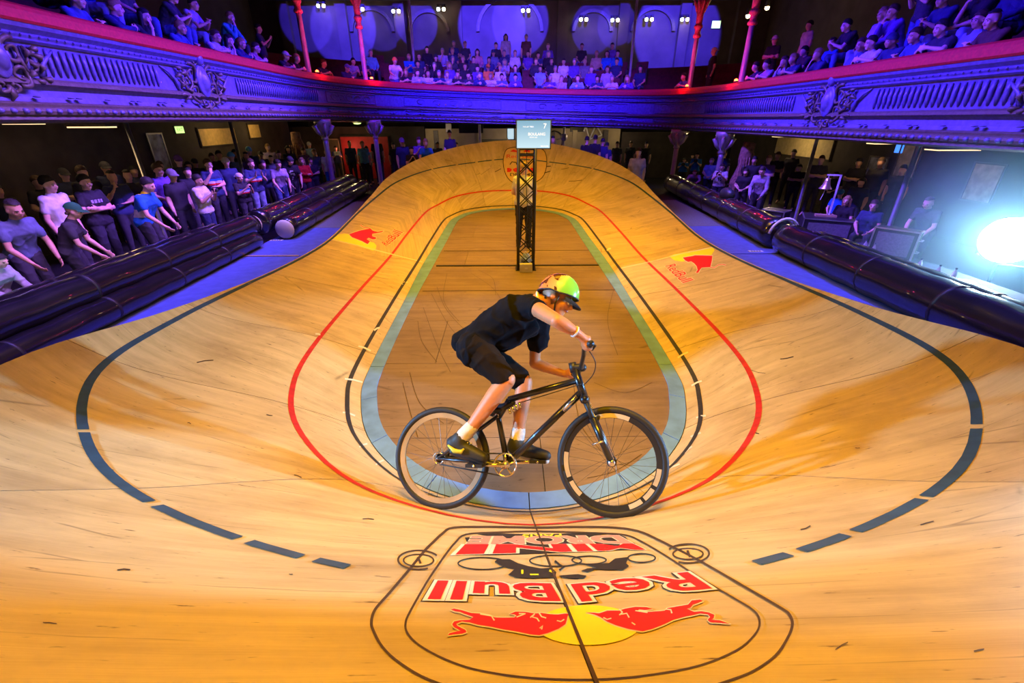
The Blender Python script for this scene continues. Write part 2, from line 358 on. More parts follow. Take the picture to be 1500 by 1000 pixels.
def stripe(name, mk, w, mt, a=0, b=NS, off=.0025, woff=0):
    mb = MB(); V = []; n = 0
    for i in range(a, b+1):
        D, A, m_ = ACR[i % NS]; s = m_[mk]+woff
        lo = surf(i, s-w/2); mi = surf(i, s); hi = surf(i, s+w/2)
        t = surf(i+1, s)-surf(i-1, s); nn = (hi-lo).cross(t).normalized(); nn = nn if nn.z > 0 else -nn
        V += [lo+nn*off, mi+nn*off, hi+nn*off]; n += 1
    F = []
    for q in range(n-1): F += [(q*3, q*3+1, q*3+4, q*3+3), (q*3+1, q*3+2, q*3+5, q*3+4)]
    mb.add(V, F); o = mb.build(name, mt, track, True); return o
# 18*6 = station of the near bend centre, 6*6 = far bend centre
NB, FB = 18*SUB, 6*SUB
stripe('black_line', 'black', .042, M['black_line'])
stripe('red_line', 'red', .045, M['red_line'])
def sub_stripe(name, mk, w, mt, x0, x1):
    """dash between fractional stations"""
    n = max(2, int((x1-x0)*2)+1); V = []; F = []
    for q in range(n+1):
        x = x0+(x1-x0)*q/n; i = math.floor(x); t = x-i
        def P(sv):
            return surf(i, ACR[i % NS][2][mk]+sv).lerp(surf(i+1, ACR[(i+1) % NS][2][mk]+sv), t)
        lo, hi, mi = P(-w/2), P(w/2), P(0); tt = surf(i+1, ACR[(i+1) % NS][2][mk])-surf(i, ACR[i % NS][2][mk])
        nn = (hi-lo).cross(tt).normalized(); nn = nn if nn.z > 0 else -nn
        V += [lo+nn*.004, mi+nn*.004, hi+nn*.004]
    for q in range(n): F += [(q*3, q*3+1, q*3+4, q*3+3), (q*3+1, q*3+2, q*3+5, q*3+4)]
    mb = MB(); mb.add(V, F); return mb.build(name, mt, track, True)
def blue_stations(pxs):
    """station whose blue-line point projects nearest to a pixel"""
    out = []
    pts = [(j/10, surf(int(j//10), ACR[int(j//10) % NS][2]['blue']).lerp(surf(int(j//10)+1, ACR[(int(j//10)+1) % NS][2]['blue']), (j % 10)/10)) for j in range(13*SUB*10, 24*SUB*10)]
    for p in pxs:
        best = None
        for x, P in pts:
            d = P-CAM; z = d.dot(FW)
            if z < .1: continue
            e = (750+FPX*d.dot(RT)/z-p[0])**2+(500-FPX*d.dot(UP)/z-p[1])**2
            if best is None or e < best[0]: best = (e, x)
        out.append(best[1])
    return out
_d = blue_stations([(115, 630), (116, 636), (218, 737), (227, 744), (347, 791), (361, 800), (442, 821), (464, 828), (508, 835)])
sub_stripe('blue_line', 'blue', .05, M['blue_line'], 12*SUB, _d[0])
for a_, b_ in ((1, 2), (3, 4), (5, 6), (7, 8)): sub_stripe('blue_line', 'blue', .05, M['blue_line'], _d[a_], _d[b_])
_d = blue_stations([(1427, 622), (1427, 628), (1355, 725), (1350, 732), (1252, 776), (1239, 785), (1170, 804), (1152, 811), (1110, 820)])
sub_stripe('blue_line', 'blue', .05, M['blue_line'], _d[0], 24*SUB)
for a_, b_ in ((1, 2), (3, 4), (5, 6), (7, 8)): sub_stripe('blue_line', 'blue', .05, M['blue_line'], _d[b_], _d[a_])
sub_stripe('blue_line', 'blue', .045, M['blue_line'], 0, 4*SUB)
sub_stripe('blue_line', 'blue', .045, M['blue_line'], 8*SUB, 12*SUB)
for a_, b_ in ((4.05, 4.62), (4.68, 5.1), (5.16, 5.5), (5.56, 5.78), (6.22, 6.44), (6.5, 6.84), (6.9, 7.32), (7.38, 7.95)):
    sub_stripe('blue_line', 'blue', .04, M['blue_line'], a_*SUB, b_*SUB)
# blue border boards
for k in range(NC):
    st = range(k*SUB, k*SUB+SUB+1); V = []; F = []; n = 0
    for i in st:
        a = Vector(RINGS[0][i % NS]); b = Vector(RINGS[1][i % NS])
        if i in (st[0], st[-1]):
            j = i+(1 if i == st[0] else -1)
            a += (Vector(RINGS[0][j % NS])-a).normalized()*.004; b += (Vector(RINGS[1][j % NS])-b).normalized()*.004
        d = (b-a).normalized(); b = b-d*.006
        V += [a+Vector((0, 0, .004)), b+Vector((0, 0, .004)), b-Vector((0, 0, .014)), a-Vector((0, 0, .014))]; n += 1
    for q in range(n-1):
        for e in range(4): F.append((q*4+e, q*4+(e+1) % 4, q*4+4+(e+1) % 4, q*4+4+e))
    F += [(0, 1, 2, 3), tuple((n-1)*4+e for e in (3, 2, 1, 0))]
    MB().add(V, F).build('border_board', M['band'], track)
# infield boards
def inner_x(y, side):
    R = RINGS[0]; best = 0
    for i in range(NS):
        a = R[i]; b = R[(i+1) % NS]
        if (a[1]-y)*(b[1]-y) <= 0 and a[1] != b[1]:
            t = (y-a[1])/(b[1]-a[1]); x = a[0]+t*(b[0]-a[0])
            if x*side > 0: best = max(best, abs(x))
    return best*side
infield = thing('infield_floor', 'scratched brown plywood infield floor inside the blue border', 'floor')
ys = [min(r[1] for r in RINGS[0])+.004] + [at_z(700, q, 0).y for q in (640, 531, 469, 425, 393, 367, 347, 330, 318)] + [max(r[1] for r in RINGS[0])-.004]
for q in range(len(ys)-1):
    y0, y1 = ys[q]+.003, ys[q+1]-.003
    cuts = [-9, 9] if q not in (0, 2, 5, 7) else ([-9, .12, 9] if q == 0 else [-9, -.95, 9])
    for c0, c1 in zip(cuts, cuts[1:]):
        L_, R_ = [], []
        for y in np.linspace(y0, y1, 9):
            L_.append((max(inner_x(y, -1), c0+.003), y)); R_.append((min(inner_x(y, 1), c1-.003), y))
        V = []; n = len(L_)
        for (a, y), (b, _) in zip(L_, R_): V += [(a, y, -.006), (b, y, -.006), (b, y, -.02), (a, y, -.02)]
        F = []
        for j in range(n-1):
            for e in range(4): F.append((j*4+e, j*4+4+e, j*4+4+(e+1) % 4, j*4+(e+1) % 4))
        F += [(0, 1, 2, 3), tuple((n-1)*4+e for e in (3, 2, 1, 0))]
        mb = MB().add(V, F); me = mb.mesh('floor_board', False, [M['infield']])
        uvs = me.uv_layers.new(name='UVMap')
        for lp in me.loops: v = me.vertices[lp.vertex_index].co; uvs.data[lp.index].uv = (v.x+q*2.3, v.y)
        link('floor_board', me, None, infield)
# ================================================================== PRINTS ON THE BOARDS
from mathutils.geometry import tessellate_polygon
def lay(name, polys, mt, off=.004, step=9, parent=None, label=None):
    """thin print lying on the boards: flat outlines are cut small and dropped onto the surface"""
    bm = bmesh.new()
    for tri_v, tri_f in polys:
        vs = [bm.verts.new((x, y, 0)) for x, y in tri_v]
        for f in tri_f:
            try: bm.faces.new([vs[i] for i in f])
            except ValueError: pass
    for _ in range(5):
        bmesh.ops.triangulate(bm, faces=bm.faces[:])
        es = [e for e in bm.edges if e.calc_length() > step]
        if not es: break
        bmesh.ops.subdivide_edges(bm, edges=es, cuts=1)
    bad = []
    for v in bm.verts:
        h = hit(v.co.x, v.co.y, off*.6)
        if h is None: bad.append(v)
        else: v.co = h
    bmesh.ops.delete(bm, geom=bad, context='VERTS')
    bmesh.ops.triangulate(bm, faces=bm.faces[:])
    me = bpy.data.meshes.new(name); bm.to_mesh(me); bm.free()
    o = link(name, me, mt, parent or track); 
    if label: o['label'] = label
    return o
def fill(poly):
    t = tessellate_polygon([[Vector((x, y, 0)) for x, y in poly]]); return (poly, [tuple(f) for f in t])
def closed(pts): return pts+[pts[0]]
def smooth_pts(p, n=6, loop=True):
    P = np.array(p, float); o = []; N = len(P)
    for i in range(N if loop else N-1):
        a, b, c, d = (P[(i-1) % N], P[i], P[(i+1) % N], P[(i+2) % N]) if loop else (P[max(i-1, 0)], P[i], P[i+1], P[min(i+2, N-1)])
        for t in np.arange(n)/n: o.append(tuple(.5*((2*b)+(-a+c)*t+(2*a-5*b+4*c-d)*t*t+(-a+3*b-3*c+d)*t**3)))
    if not loop: o.append(tuple(P[-1]))
    return o
def ribbon(pts, w, loop=True, wy=None):
    """strip of width w (wy: width for steep directions) around a path"""
    P = [Vector(p) for p in pts]; N = len(P); wy = wy or w; V = []; F = []
    for i in range(N):
        t = (P[(i+1) % N]-P[i-1]) if loop else (P[min(i+1, N-1)]-P[max(i-1, 0)])
        n = Vector((-t.y, t.x)).normalized(); n = Vector((n.x*w, n.y*wy))
        V += [tuple(P[i]+n*.5), tuple(P[i]-n*.5)]
    for i in range(N if loop else N-1): j = (i+1) % N; F.append((i*2, i*2+1, j*2+1, j*2))
    return (V, F)
def ellipse(cx, cy, rx, ry, n=36, rot=0): return [(cx+rx*math.cos(t)*math.cos(rot)-ry*math.sin(t)*math.sin(rot), cy+rx*math.cos(t)*math.sin(rot)+ry*math.sin(t)*math.cos(rot)) for t in [2*PI*k/n for k in range(n)]]
def homog(src, dst):
    A = []; B = []
    for (x, y), (u, v) in zip(src, dst):
        A.append([x, y, 1, 0, 0, 0, -u*x, -u*y]); B.append(u); A.append([0, 0, 0, x, y, 1, -v*x, -v*y]); B.append(v)
    h = np.linalg.solve(np.array(A), np.array(B)); return np.append(h, 1).reshape(3, 3)
def text2d(s, offset=0, sx=1, shear=0):
    c = bpy.data.curves.new('t', 'FONT'); c.body = s; c.offset = offset; c.shear = shear; c.resolution_u = 3; c.space_character = sx
    o = bpy.data.objects.new('t', c); COL.objects.link(o); dg = bpy.context.evaluated_depsgraph_get(); dg.update()
    me = bpy.data.meshes.new_from_object(o.evaluated_get(dg)); V = [(v.co.x, v.co.y) for v in me.vertices]; F = [tuple(p.vertices) for p in me.polygons]
    bpy.data.objects.remove(o); bpy.data.curves.remove(c); bpy.data.meshes.remove(me); return V, F
def text_quad(s, quad, offset=0, box=None):
    """quad: image places of reading bottom-left, bottom-right, top-right, top-left"""
    V, F = text2d(s, offset); V0 = V if offset == 0 else text2d(s, TOFF)[0]
    V0 = text2d(s, TOFF)[0]
    xs = [v[0] for v in V0]; ys = [v[1] for v in V0]; x0, x1, y0, y1 = min(xs), max(xs), min(ys), max(ys)
    Hm = homog([(x0, y0), (x1, y0), (x1, y1), (x0, y1)], quad); o = []
    for x, y in V:
        q = Hm @ np.array([x, y, 1]); o.append((float(q[0]/q[2]), float(q[1]/q[2])))
    return (o, F)
TOFF = .03
near = thing('tmp', 'x', 'y'); bpy.data.objects.remove(near)
outer = [(788, 773), (725, 772), (665, 773), (648, 782), (634, 795), (623, 806), (601, 833), (580, 858), (568, 872), (552, 890), (546, 901), (544, 912), (546, 923), (560, 949), (586, 973), (630, 998), (700, 1018), (780, 1028), (870, 1030), (960, 1024), (1020, 1013), (1070, 998), (1105, 984), (1136, 962), (1154, 936), (1161, 916), (1157, 902), (1145, 892), (1092, 861), (1044, 833), (1010, 814), (982, 800), (960, 789), (934, 778), (898, 773), (840, 772)]
inner = [(788, 778.5), (730, 780), (683, 783), (667, 795), (654, 811), (640, 831), (626, 852), (601, 896), (594, 914), (597, 929), (615, 947), (652, 967), (696, 982), (762, 993), (828, 997), (894, 996), (960, 989), (1026, 976), (1079, 954), (1105, 932), (1113, 914), (1105, 896), (1070, 874), (1026, 848), (982, 819), (942, 795), (916, 784), (872, 781)]
O2 = smooth_pts(outer, 4); I2 = smooth_pts(inner, 4)
lay('emblem_outline', [ribbon(O2, 4.2, True, 3.0)], M['brown_ink'], .004)
lay('emblem_outline', [ribbon(I2, 3.2, True, 2.2)], M['brown_ink'], .004)
for cx, cy, r1, r2, q in ((613, 821.5, 22, 8.8, 30), (1008, 812, 22, 8, 31)):
    lay('emblem_ear', [ribbon(ellipse(cx, cy, r1, r2), 2.4, True, 1.8)], M['brown_ink'], .005)
    a = ellipse(cx, cy-.6, q, 14, 40)
    sel = [p for p in a if not (cx < 800 and p[0] > cx+16 and p[1] > cy-6) and not (cx > 800 and p[0] < cx-16 and p[1] > cy-6)]
    ang = [p for p in sel]
    ang.sort(key=lambda p: (math.atan2(p[1]-cy, p[0]-cx)-(.45 if cx < 800 else 2.9)) % (2*PI))
    lay('emblem_ear', [ribbon(ang, 3.0, False, 2.2)], M['brown_ink'], .005)
    lay('emblem_ear', [fill(ellipse(cx, cy, r1-1.4, r2-1.2))], M['amber'], .0032)
    lay('emblem_ear', [ribbon([(cx-1, cy-5), (cx+3, cy+5)], 3.4, False)], M['brown_ink'], .005)
lay('emblem_sun', [fill(ellipse(861, 917, 76, 29.5, 48))], M['yellow'], .004)
bullL = [(x/6+610, y/6+830) for x, y in [(300, 390), (330, 380), (400, 395), (480, 420), (560, 425), (640, 440), (690, 460), (760, 462), (860, 460), (880, 445), (860, 432), (820, 430), (870, 408), (960, 410), (1040, 425), (1100, 420), (1180, 432), (1240, 435), (1310, 425), (1350, 430), (1330, 445), (1325, 470), (1310, 520), (1250, 560), (1150, 600), (1080, 618), (1000, 610), (880, 585), (760, 565), (640, 540), (540, 525), (470, 505), (400, 495), (350, 515), (360, 535), (430, 570), (440, 590), (400, 605), (330, 610), (275, 620), (290, 600), (350, 585), (390, 578), (330, 545), (315, 520), (330, 495), (380, 485), (470, 480), (500, 455), (430, 430), (380, 410), (340, 405)]]
bullR = [(x*.18+830, y*.18+830) for x, y in [(160, 385), (225, 388), (265, 392), (330, 370), (430, 370), (470, 355), (560, 338), (650, 340), (700, 355), (640, 364), (590, 358), (580, 372), (660, 380), (700, 378), (800, 370), (820, 350), (900, 335), (990, 320), (1020, 285), (1090, 278), (1110, 290), (1060, 310), (1030, 320), (1010, 345), (980, 355), (1040, 380), (1100, 375), (1160, 385), (1205, 405), (1200, 430), (1180, 445), (1250, 450), (1335, 480), (1260, 470), (1170, 465), (1150, 445), (1170, 420), (1150, 400), (1090, 392), (1020, 408), (960, 420), (870, 445), (800, 480), (700, 520), (620, 540), (500, 520), (400, 490), (330, 460), (280, 425), (230, 402)]]
def px(lst, sx, ox, oy, sy=None): return [(x*sx+ox, y*(sy or sx)+oy) for x, y in lst]
for b_, marks in ((bullL, [px([(1085, 560), (1110, 535), (1100, 570)], 1/6, 610, 830), px([(1000, 465), (1040, 430), (1020, 460), (1060, 470), (1080, 500)], 1/6, 610, 830), px([(1235, 490), (1270, 500), (1300, 480)], 1/6, 610, 830), px([(880, 460), (930, 440), (960, 430), (900, 428)], 1/6, 610, 830), px([(560, 432), (660, 450), (685, 490)], 1/6, 610, 830), px([(1080, 425), (1100, 455), (1140, 468)], 1/6, 610, 830)]),
                  (bullR, [px([(530, 470), (560, 490)], .18, 830, 830), px([(300, 430), (330, 445), (365, 435)], .18, 830, 830), px([(430, 405), (490, 395), (510, 430)], .18, 830, 830), px([(810, 360), (850, 365), (858, 395)], .18, 830, 830), px([(560, 372), (600, 378), (660, 388)], .18, 830, 830), px([(430, 360), (455, 385), (430, 410)], .18, 830, 830)])):
    lay('emblem_bull', [ribbon(b_, 3.6, True, 3.0)], M['cream'], .0052, label='cream outline of a red charging bull')
    lay('emblem_bull', [fill(b_)], M['red'], .0062, label='red charging bull print')
    lay('emblem_bull', [ribbon(q, 2.2, False, 1.7) for q in marks], M['cream'], .0072, label='cream highlights on the bull')
# lettering reads from the far side of the track, so it stands upside down here
QR = [(1008, 838.5), (834, 857), (851, 884), (1046, 864)]
QB = [(808, 855.5), (640, 851), (624, 880), (824, 883)]
for s_, Q in (('Red', QR), ('Bull', QB)):
    cx_ = sum(q[0] for q in Q)/4; cy_ = sum(q[1] for q in Q)/4
    lay('emblem_lettering', [text_quad(s_, Q, .075)], M['brown_ink'], .0044)
    lay('emblem_lettering', [text_quad(s_, Q, .062)], M['cream'], .0054)
    lay('emblem_lettering', [text_quad(s_, Q, .018)], M['red'], .0066, label='red lettering reading ' + s_)
QM = [(927, 797.5), (684, 798.5), (671, 813), (944, 806)]
QD = [(905, 785), (692, 786.5), (683, 798), (926, 797)]
lay('emblem_backing', [fill([(930, 796), (934, 800), (946, 805), (900, 806.5), (820, 810), (740, 813), (668, 814), (676, 806), (674, 801), (684, 795), (681, 788), (700, 785.5), (790, 789), (860, 787), (905, 783), (916, 787), (922, 793)])], M['ink'], .0042)
for s_, Q, c_ in (('MINI', QM, 'red'), ('DROME', QD, 'pink')):
    lay('emblem_lettering', [text_quad(s_, Q, .075)], M['cream'], .0054)
    lay('emblem_lettering', [text_quad(s_, Q, .045)], M[c_], .0066, label='lettering reading ' + s_)
lay('emblem_ribbon', [fill([(700, 783), (722, 781.5), (790, 783.5), (868, 780.5), (888, 782), (868, 786), (790, 790), (722, 787.5)])], M['ink'], .0046)
lay('emblem_lettering', [text_quad('PARIS', [(822, 782.3), (765, 783.3), (764, 788.6), (825, 787.6)], .02)], M['yellow'], .0062, label='yellow lettering reading PARIS')
for cx, cy, rx, ry in ((707, 826, 36, 8.8), (814, 822, 38, 8.3), (863, 821, 25, 6), (940, 818, 20, 6.5)):
    lay('emblem_wheel', [ribbon(ellipse(cx, cy, rx, ry), 2.2, True, 1.6)], M['ink'], .0044)
z8 = lambda l: px(l, .2267, 620, 760)
lay('emblem_cyclist', [fill(z8([(460, 280), (480, 265), (560, 265), (610, 290), (680, 310), (760, 325), (830, 320), (860, 350), (850, 385), (700, 390), (600, 385), (550, 365), (590, 330), (540, 320), (490, 300)]))], M['ink'], .0052)
lay('emblem_cyclist', [fill(z8([(1240, 260), (1330, 250), (1310, 290), (1330, 310), (1290, 335), (1180, 335), (1110, 330), (1060, 350), (1020, 340), (1060, 325), (1120, 320), (1050, 300), (1100, 295), (1200, 290)]))], M['ink'], .0052)
lay('emblem_cyclist', [fill(z8([(875, 372), (920, 368), (1000, 362), (1055, 372), (1040, 388), (980, 392), (900, 384)])), ribbon(z8([(850, 275), (880, 300), (910, 315), (880, 335)]), 3, False)], M['ink'], .0052)
lay('emblem_cyclist', [ribbon(z8([(640, 335), (640, 362)]), 3, False), ribbon(z8([(690, 366), (745, 366)]), 2, False), ribbon(z8([(815, 340), (845, 352)]), 3, False)], M['yellow'], .0062)
# side emblems
zl = lambda l: px(l, .13333, 460, 300)
lay('side_emblem_sun', [fill(zl([(195, 368), (250, 330), (330, 315), (400, 325), (560, 395), (660, 415), (688, 450), (675, 490), (650, 503)]))], M['yellow'], .004)
zr = lambda l: px(l, .10667, 940, 340)
lay('side_emblem_sun', [fill(zr([(375, 330), (440, 305), (600, 270), (980, 215), (1000, 250), (960, 310), (560, 405), (450, 390)]))], M['yellow'], .004)
for zf, bl, tl, tq in ((zl, [(385, 325), (450, 300), (520, 280), (580, 268), (620, 262), (645, 285), (700, 298), (770, 284), (745, 302), (690, 312), (640, 320), (638, 345), (685, 360), (675, 378), (640, 380), (600, 362), (578, 378), (615, 400), (590, 432), (560, 418), (530, 400), (490, 385), (420, 358)], [(628, 268), (600, 255), (560, 252), (530, 238), (508, 222)], [(800, 462), (985, 305), (878, 268), (738, 415)]),
                       (zr, [(565, 352), (620, 342), (700, 330), (730, 320), (850, 322), (972, 326), (962, 400), (942, 482), (870, 486), (822, 490), (800, 520), (775, 562), (742, 558), (768, 520), (755, 470), (720, 430), (680, 402), (640, 412), (598, 390)], [(940, 485), (1000, 490), (1045, 455), (1100, 442), (1158, 456)], [(312, 470), (560, 705), (722, 655), (455, 432)])):
    lay('side_emblem_bull', [ribbon(zf(bl), 1.9, True)], M['cream'], .0052)
    lay('side_emblem_bull', [fill(zf(bl))], M['red'], .0062)
    lay('side_emblem_bull', [ribbon(zf(tl), 2.6, False)], M['cream'], .0052)
    lay('side_emblem_bull', [ribbon(zf(tl), 1.0, False)], M['red'], .0062)
    lay('side_emblem_lettering', [text_quad('RedBull', zf(tq), .05)], M['cream'], .0048)
    lay('side_emblem_lettering', [text_quad('RedBull', zf(tq), .012)], M['red'], .0062, label='red lettering reading RedBull')
# white joint tape across the straights
lay('joint_tape', [ribbon([(479, 349), (530, 361), (580, 374)], 1.6, False)], M['cream'], .0045)
lay('joint_tape', [ribbon([(580, 374), (624, 385)], 1.1, False)], M['cream'], .0045)
lay('joint_tape', [ribbon([(1045, 362), (1000, 371), (962, 381)], 1.5, False)], M['cream'], .0045)
lay('joint_tape', [ribbon([(962, 381), (905, 394)], .9, False)], M['cream'], .0045)
# small emblem on the far bend
FO = smooth_pts([(740, 222), (748, 216.5), (768, 215), (788, 216.5), (798, 222), (801, 238), (797, 256), (786, 266), (768, 270), (751, 267), (741, 256), (737, 238)], 3)
lay('far_emblem', [fill(FO)], M['amber'], .004, 12)
lay('far_emblem', [ribbon(FO, 1.1, True)], M['brown_ink'], .006, 12)
lay('far_emblem', [text_quad('Red', [(741.5, 232), (759, 231.5), (759, 226), (742, 226)], 0)], M['red'], .007)
lay('far_emblem', [text_quad('Bull', [(765, 231.5), (784, 232), (784, 226), (765, 226)], 0)], M['red'], .007)
lay('far_emblem', [text_quad('MINI', [(743, 252), (786, 252), (786, 246), (743, 246)], .04)], M['red'], .007)
lay('far_emblem', [text_quad('DROME', [(747, 258), (782, 258), (782, 253.5), (747, 253.5)], .02)], M['brown_ink'], .007)
lay('far_emblem', [fill([(747, 222), (752, 219), (758, 221), (757, 223)])], M['red'], .007)
lay('far_emblem', [fill([(766, 222), (771, 219), (777, 221), (776, 223)])], M['red'], .007)
lay('far_emblem', [ribbon([(747, 241), (750, 237), (756, 238), (757, 241)], 1.3, False), ribbon([(764, 240), (768, 236), (774, 239)], 1.3, False)], M['ink'], .007)

# the open joint of the near bend runs through the print
def joint(i, s0, s1, w=.007):
    V = []; n = 14
    for q in range(n+1):
        s = s0+(s1-s0)*q/n; p = surf(i, s); t = (surf(i+1, s)-surf(i-1, s)).normalized(); nn = (surf(i, s+.01)-p).cross(t).normalized(); nn = nn if nn.z > 0 else -nn
        V += [p-t*w/2+nn*.0048, p+t*w/2+nn*.0048]
    MB().add(V, [(q*2, q*2+1, q*2+3, q*2+2) for q in range(n)]).build('joint_strip', M['brown_ink'], track)
joint(NB, .01, ACR[NB][1][-1]-.01)

# chipped paint and tyre scuffs
CHIPS = [((525, 507), (543, 514)), ((505, 555), (531, 560)), ((502, 604), (520, 609)), ((526, 655), (538, 650)), ((550, 681), (562, 674)), ((993, 524), (1008, 516)), ((1013, 565), (1028, 558)), ((1020, 612), (1034, 609)), ((1012, 640), (1027, 634)), ((1003, 664), (1014, 654)), ((974, 690), (996, 680)), ((462, 489), (472, 492)), ((840, 360), (847, 357)), ((889, 367), (895, 364)), ((589, 416), (597, 413)), ((548, 484), (556, 480))]
for a_, b_ in CHIPS: lay('paint_chip', [ribbon([a_, ((a_[0]+b_[0])/2, (a_[1]+b_[1])/2-1), b_], 2.4, False)], M['cream'], .0052)
rr = random.Random(21)
for q in range(22):
    x, y = rr.choice([(rr.uniform(230, 500), rr.uniform(440, 700)), (rr.uniform(1050, 1380), rr.uniform(450, 700)), (rr.uniform(30, 540), rr.uniform(760, 960)), (rr.uniform(1150, 1450), rr.uniform(760, 980)), (rr.uniform(620, 960), rr.uniform(235, 275))])
    L_ = rr.uniform(5, 26); a = rr.gauss(.12 if x < 700 else -.12, .22)
    lay('scuff_mark', [ribbon([(x, y), (x+L_*.5*math.cos(a), y+L_*.5*math.sin(a)+rr.uniform(-1.5, 1.5)), (x+L_*math.cos(a), y+L_*math.sin(a))], rr.uniform(.6, 1.4)*(1.5 if y > 760 else 1), False)], M['brown_ink'], .0036)
def floor_scuff(pts, w=.006):
    P = [at_z(x, y, -.0045) for x, y in smooth_pts(pts, 5, False)]; V = []; N = len(P)
    for i in range(N):
        t = (P[min(i+1, N-1)]-P[max(i-1, 0)]).normalized(); n = Vector((-t.y, t.x, 0)); V += [P[i]+n*w/2, P[i]-n*w/2]
    MB().add(V, [(2*i, 2*i+1, 2*i+3, 2*i+2) for i in range(N-1)]).build('tyre_mark', M['brown_ink'], infield)
for pts in ([(640, 420), (655, 455), (690, 492)], [(632, 430), (660, 480), (700, 520), (720, 560)], [(620, 450), (640, 505), (660, 545)], [(612, 470), (618, 500), (640, 530)], [(690, 400), (720, 420), (735, 440)], [(700, 395), (722, 408), (726, 432)], [(655, 400), (650, 440), (672, 470)], [(600, 545), (615, 590), (650, 620)], [(590, 560), (600, 600), (612, 640)], [(840, 560), (850, 620), (880, 660)], [(860, 700), (900, 690), (940, 665)], [(900, 420), (890, 470), (905, 520)], [(730, 355), (760, 362), (820, 360)], [(668, 375), (700, 362), (740, 370)], [(870, 560), (915, 575), (955, 560)], [(650, 340), (690, 333), (730, 345)]):
    floor_scuff(pts)
for y_ in (425.5, 367): 
    p0, p1 = at_z(640, y_, 0), at_z(880, y_, 0)
    MB().box((.03, p0.y, -.004), (2*inner_x(p0.y, 1)-.04, .022, .004)).build('joint_strip', M['brown_ink'], infield)
# ================================================================== THE HALL
M['floor'] = mat('dark_hall_floor', (.022, .02, .024), .55, var=.4, scale=3)
M['mat_blue'] = mat('blue_gym_mat', (.09, .12, .42), .65, var=.15, scale=6)
M['mat_grey'] = mat('grey_carpet', (.16, .16, .19), .9, var=.2, scale=30)
M['plaster'] = mat('blue_lit_plaster_relief', (.085, .075, .25), .42, var=.22, scale=14, bump=.25)  # blue of the wash light partly put into the plaster's base colour
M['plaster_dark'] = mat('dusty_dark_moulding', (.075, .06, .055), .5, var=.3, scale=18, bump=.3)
M['velvet'] = mat('red_velvet', (.42, .008, .02), .55, var=.2, scale=25, bump=.1)
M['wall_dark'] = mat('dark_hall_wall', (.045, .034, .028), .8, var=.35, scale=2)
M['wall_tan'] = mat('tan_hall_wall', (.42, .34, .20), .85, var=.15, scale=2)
M['wall_up'] = mat('upper_wall', (.085, .07, .065), .8, var=.25, scale=1.2)
M['ceil'] = mat('black_ceiling', (.02, .018, .02), .9, var=.3, scale=2)
M['iron'] = mat('painted_iron_column', (.42, .36, .42), .35, var=.15, scale=6, metal=.2)
M['gilt'] = mat('red_lit_gilt_capital', (.55, .10, .12), .4, var=.4, scale=30, bump=.3)  # reddish pink light on the capitals put into their colour
M['steel'] = mat('brushed_steel', (.45, .45, .48), .3, .9, var=.1)
M['black'] = mat('matt_black', (.012, .012, .014), .5, var=.2)
M['seat'] = mat('dark_red_seat', (.10, .012, .016), .8, var=.3, scale=9)
M['paper'] = mat('white_paper', (.75, .73, .68), .8, var=.05)
M['door_red'] = mat('red_door_paint', (.40, .02, .02), .5, var=.2, scale=4)
M['olive'] = mat('olive_panel', (.12, .12, .06), .6, var=.2, scale=4)
def struct(o): o['kind'] = 'structure'; return o
def slab(name, c, d, mt, parent=None): return struct(MB().box(c, d).build(name, mt, parent)) if parent is None else MB().box(c, d).build(name, mt, parent)
ZB = lambda x: 2.19-.03*x
FZ = -.25
fl = slab('floor', (0, 13, FZ-.05), (30, 36, .1), M['floor'])
slab('track_platform', (.05, 9.0, FZ/2-.016), (12.1, 18.2, -FZ-.03), M['floor'])
# sports mats beside the track
def poly_slab(name, pts, z, t, mt):
    n = len(pts); V = [(x, y, z) for x, y in pts]+[(x, y, z-t) for x, y in pts]
    F = [tuple(range(n)), tuple(range(n, 2*n))[::-1]]+[(i, i+n, (i+1) % n+n, (i+1) % n) for i in range(n)]
    me = MB().add(V, F).mesh(name, False, [mt])
    bm = bmesh.new(); bm.from_mesh(me); bmesh.ops.recalc_face_normals(bm, faces=bm.faces[:]); bm.to_mesh(me); bm.free()
    return link(name, me)
for sgn, nm in ((-1, 'left'), (1, 'right')):
    xo = 5.45 if sgn < 0 else 5.40
    for k, (a, b) in enumerate(((2.0, 8.62), (8.66, 11.2))):
        tag(poly_slab('gym_mat', [(sgn*2.6, a), (sgn*xo, a), (sgn*xo, b), (sgn*2.6, b)], -.002, .028, M['mat_blue']), 'blue gym mat beside the %s straight, %s half' % (nm, ('nearer', 'farther')[k]), 'mat')
    tag(poly_slab('floor_carpet', [(sgn*2.6, 11.22), (sgn*xo, 11.22), (sgn*xo, 15.2), (sgn*2.6, 15.2)], -.004, .026, M['mat_grey']), 'grey carpet strip beyond the blue mat on the %s' % nm, 'carpet')
MB().box((-4.85, 8.64, .006), (1.15, .05, .016)).build('wooden_batten', M['ply_edge'])
tag(bpy.data.objects['wooden_batten'], 'pale wooden batten between the left blue mats', 'batten')
for px_, py_, w_ in ((405, 352, 'left'), (1107, 368, 'right')):
    p = at_z(px_, py_, .0); r_ = thing('mat_label', 'small white maker label on the %s blue mat' % w_, 'label', p)
    MB().box((0, 0, .004), (.28, .10, .006)).build('label_card', M['paper'], r_)
    for q in range(4): MB().box((-.08+q*.053, 0, .0085), (.034, .045, .003)).build('printed_letter', M['ink'], r_)
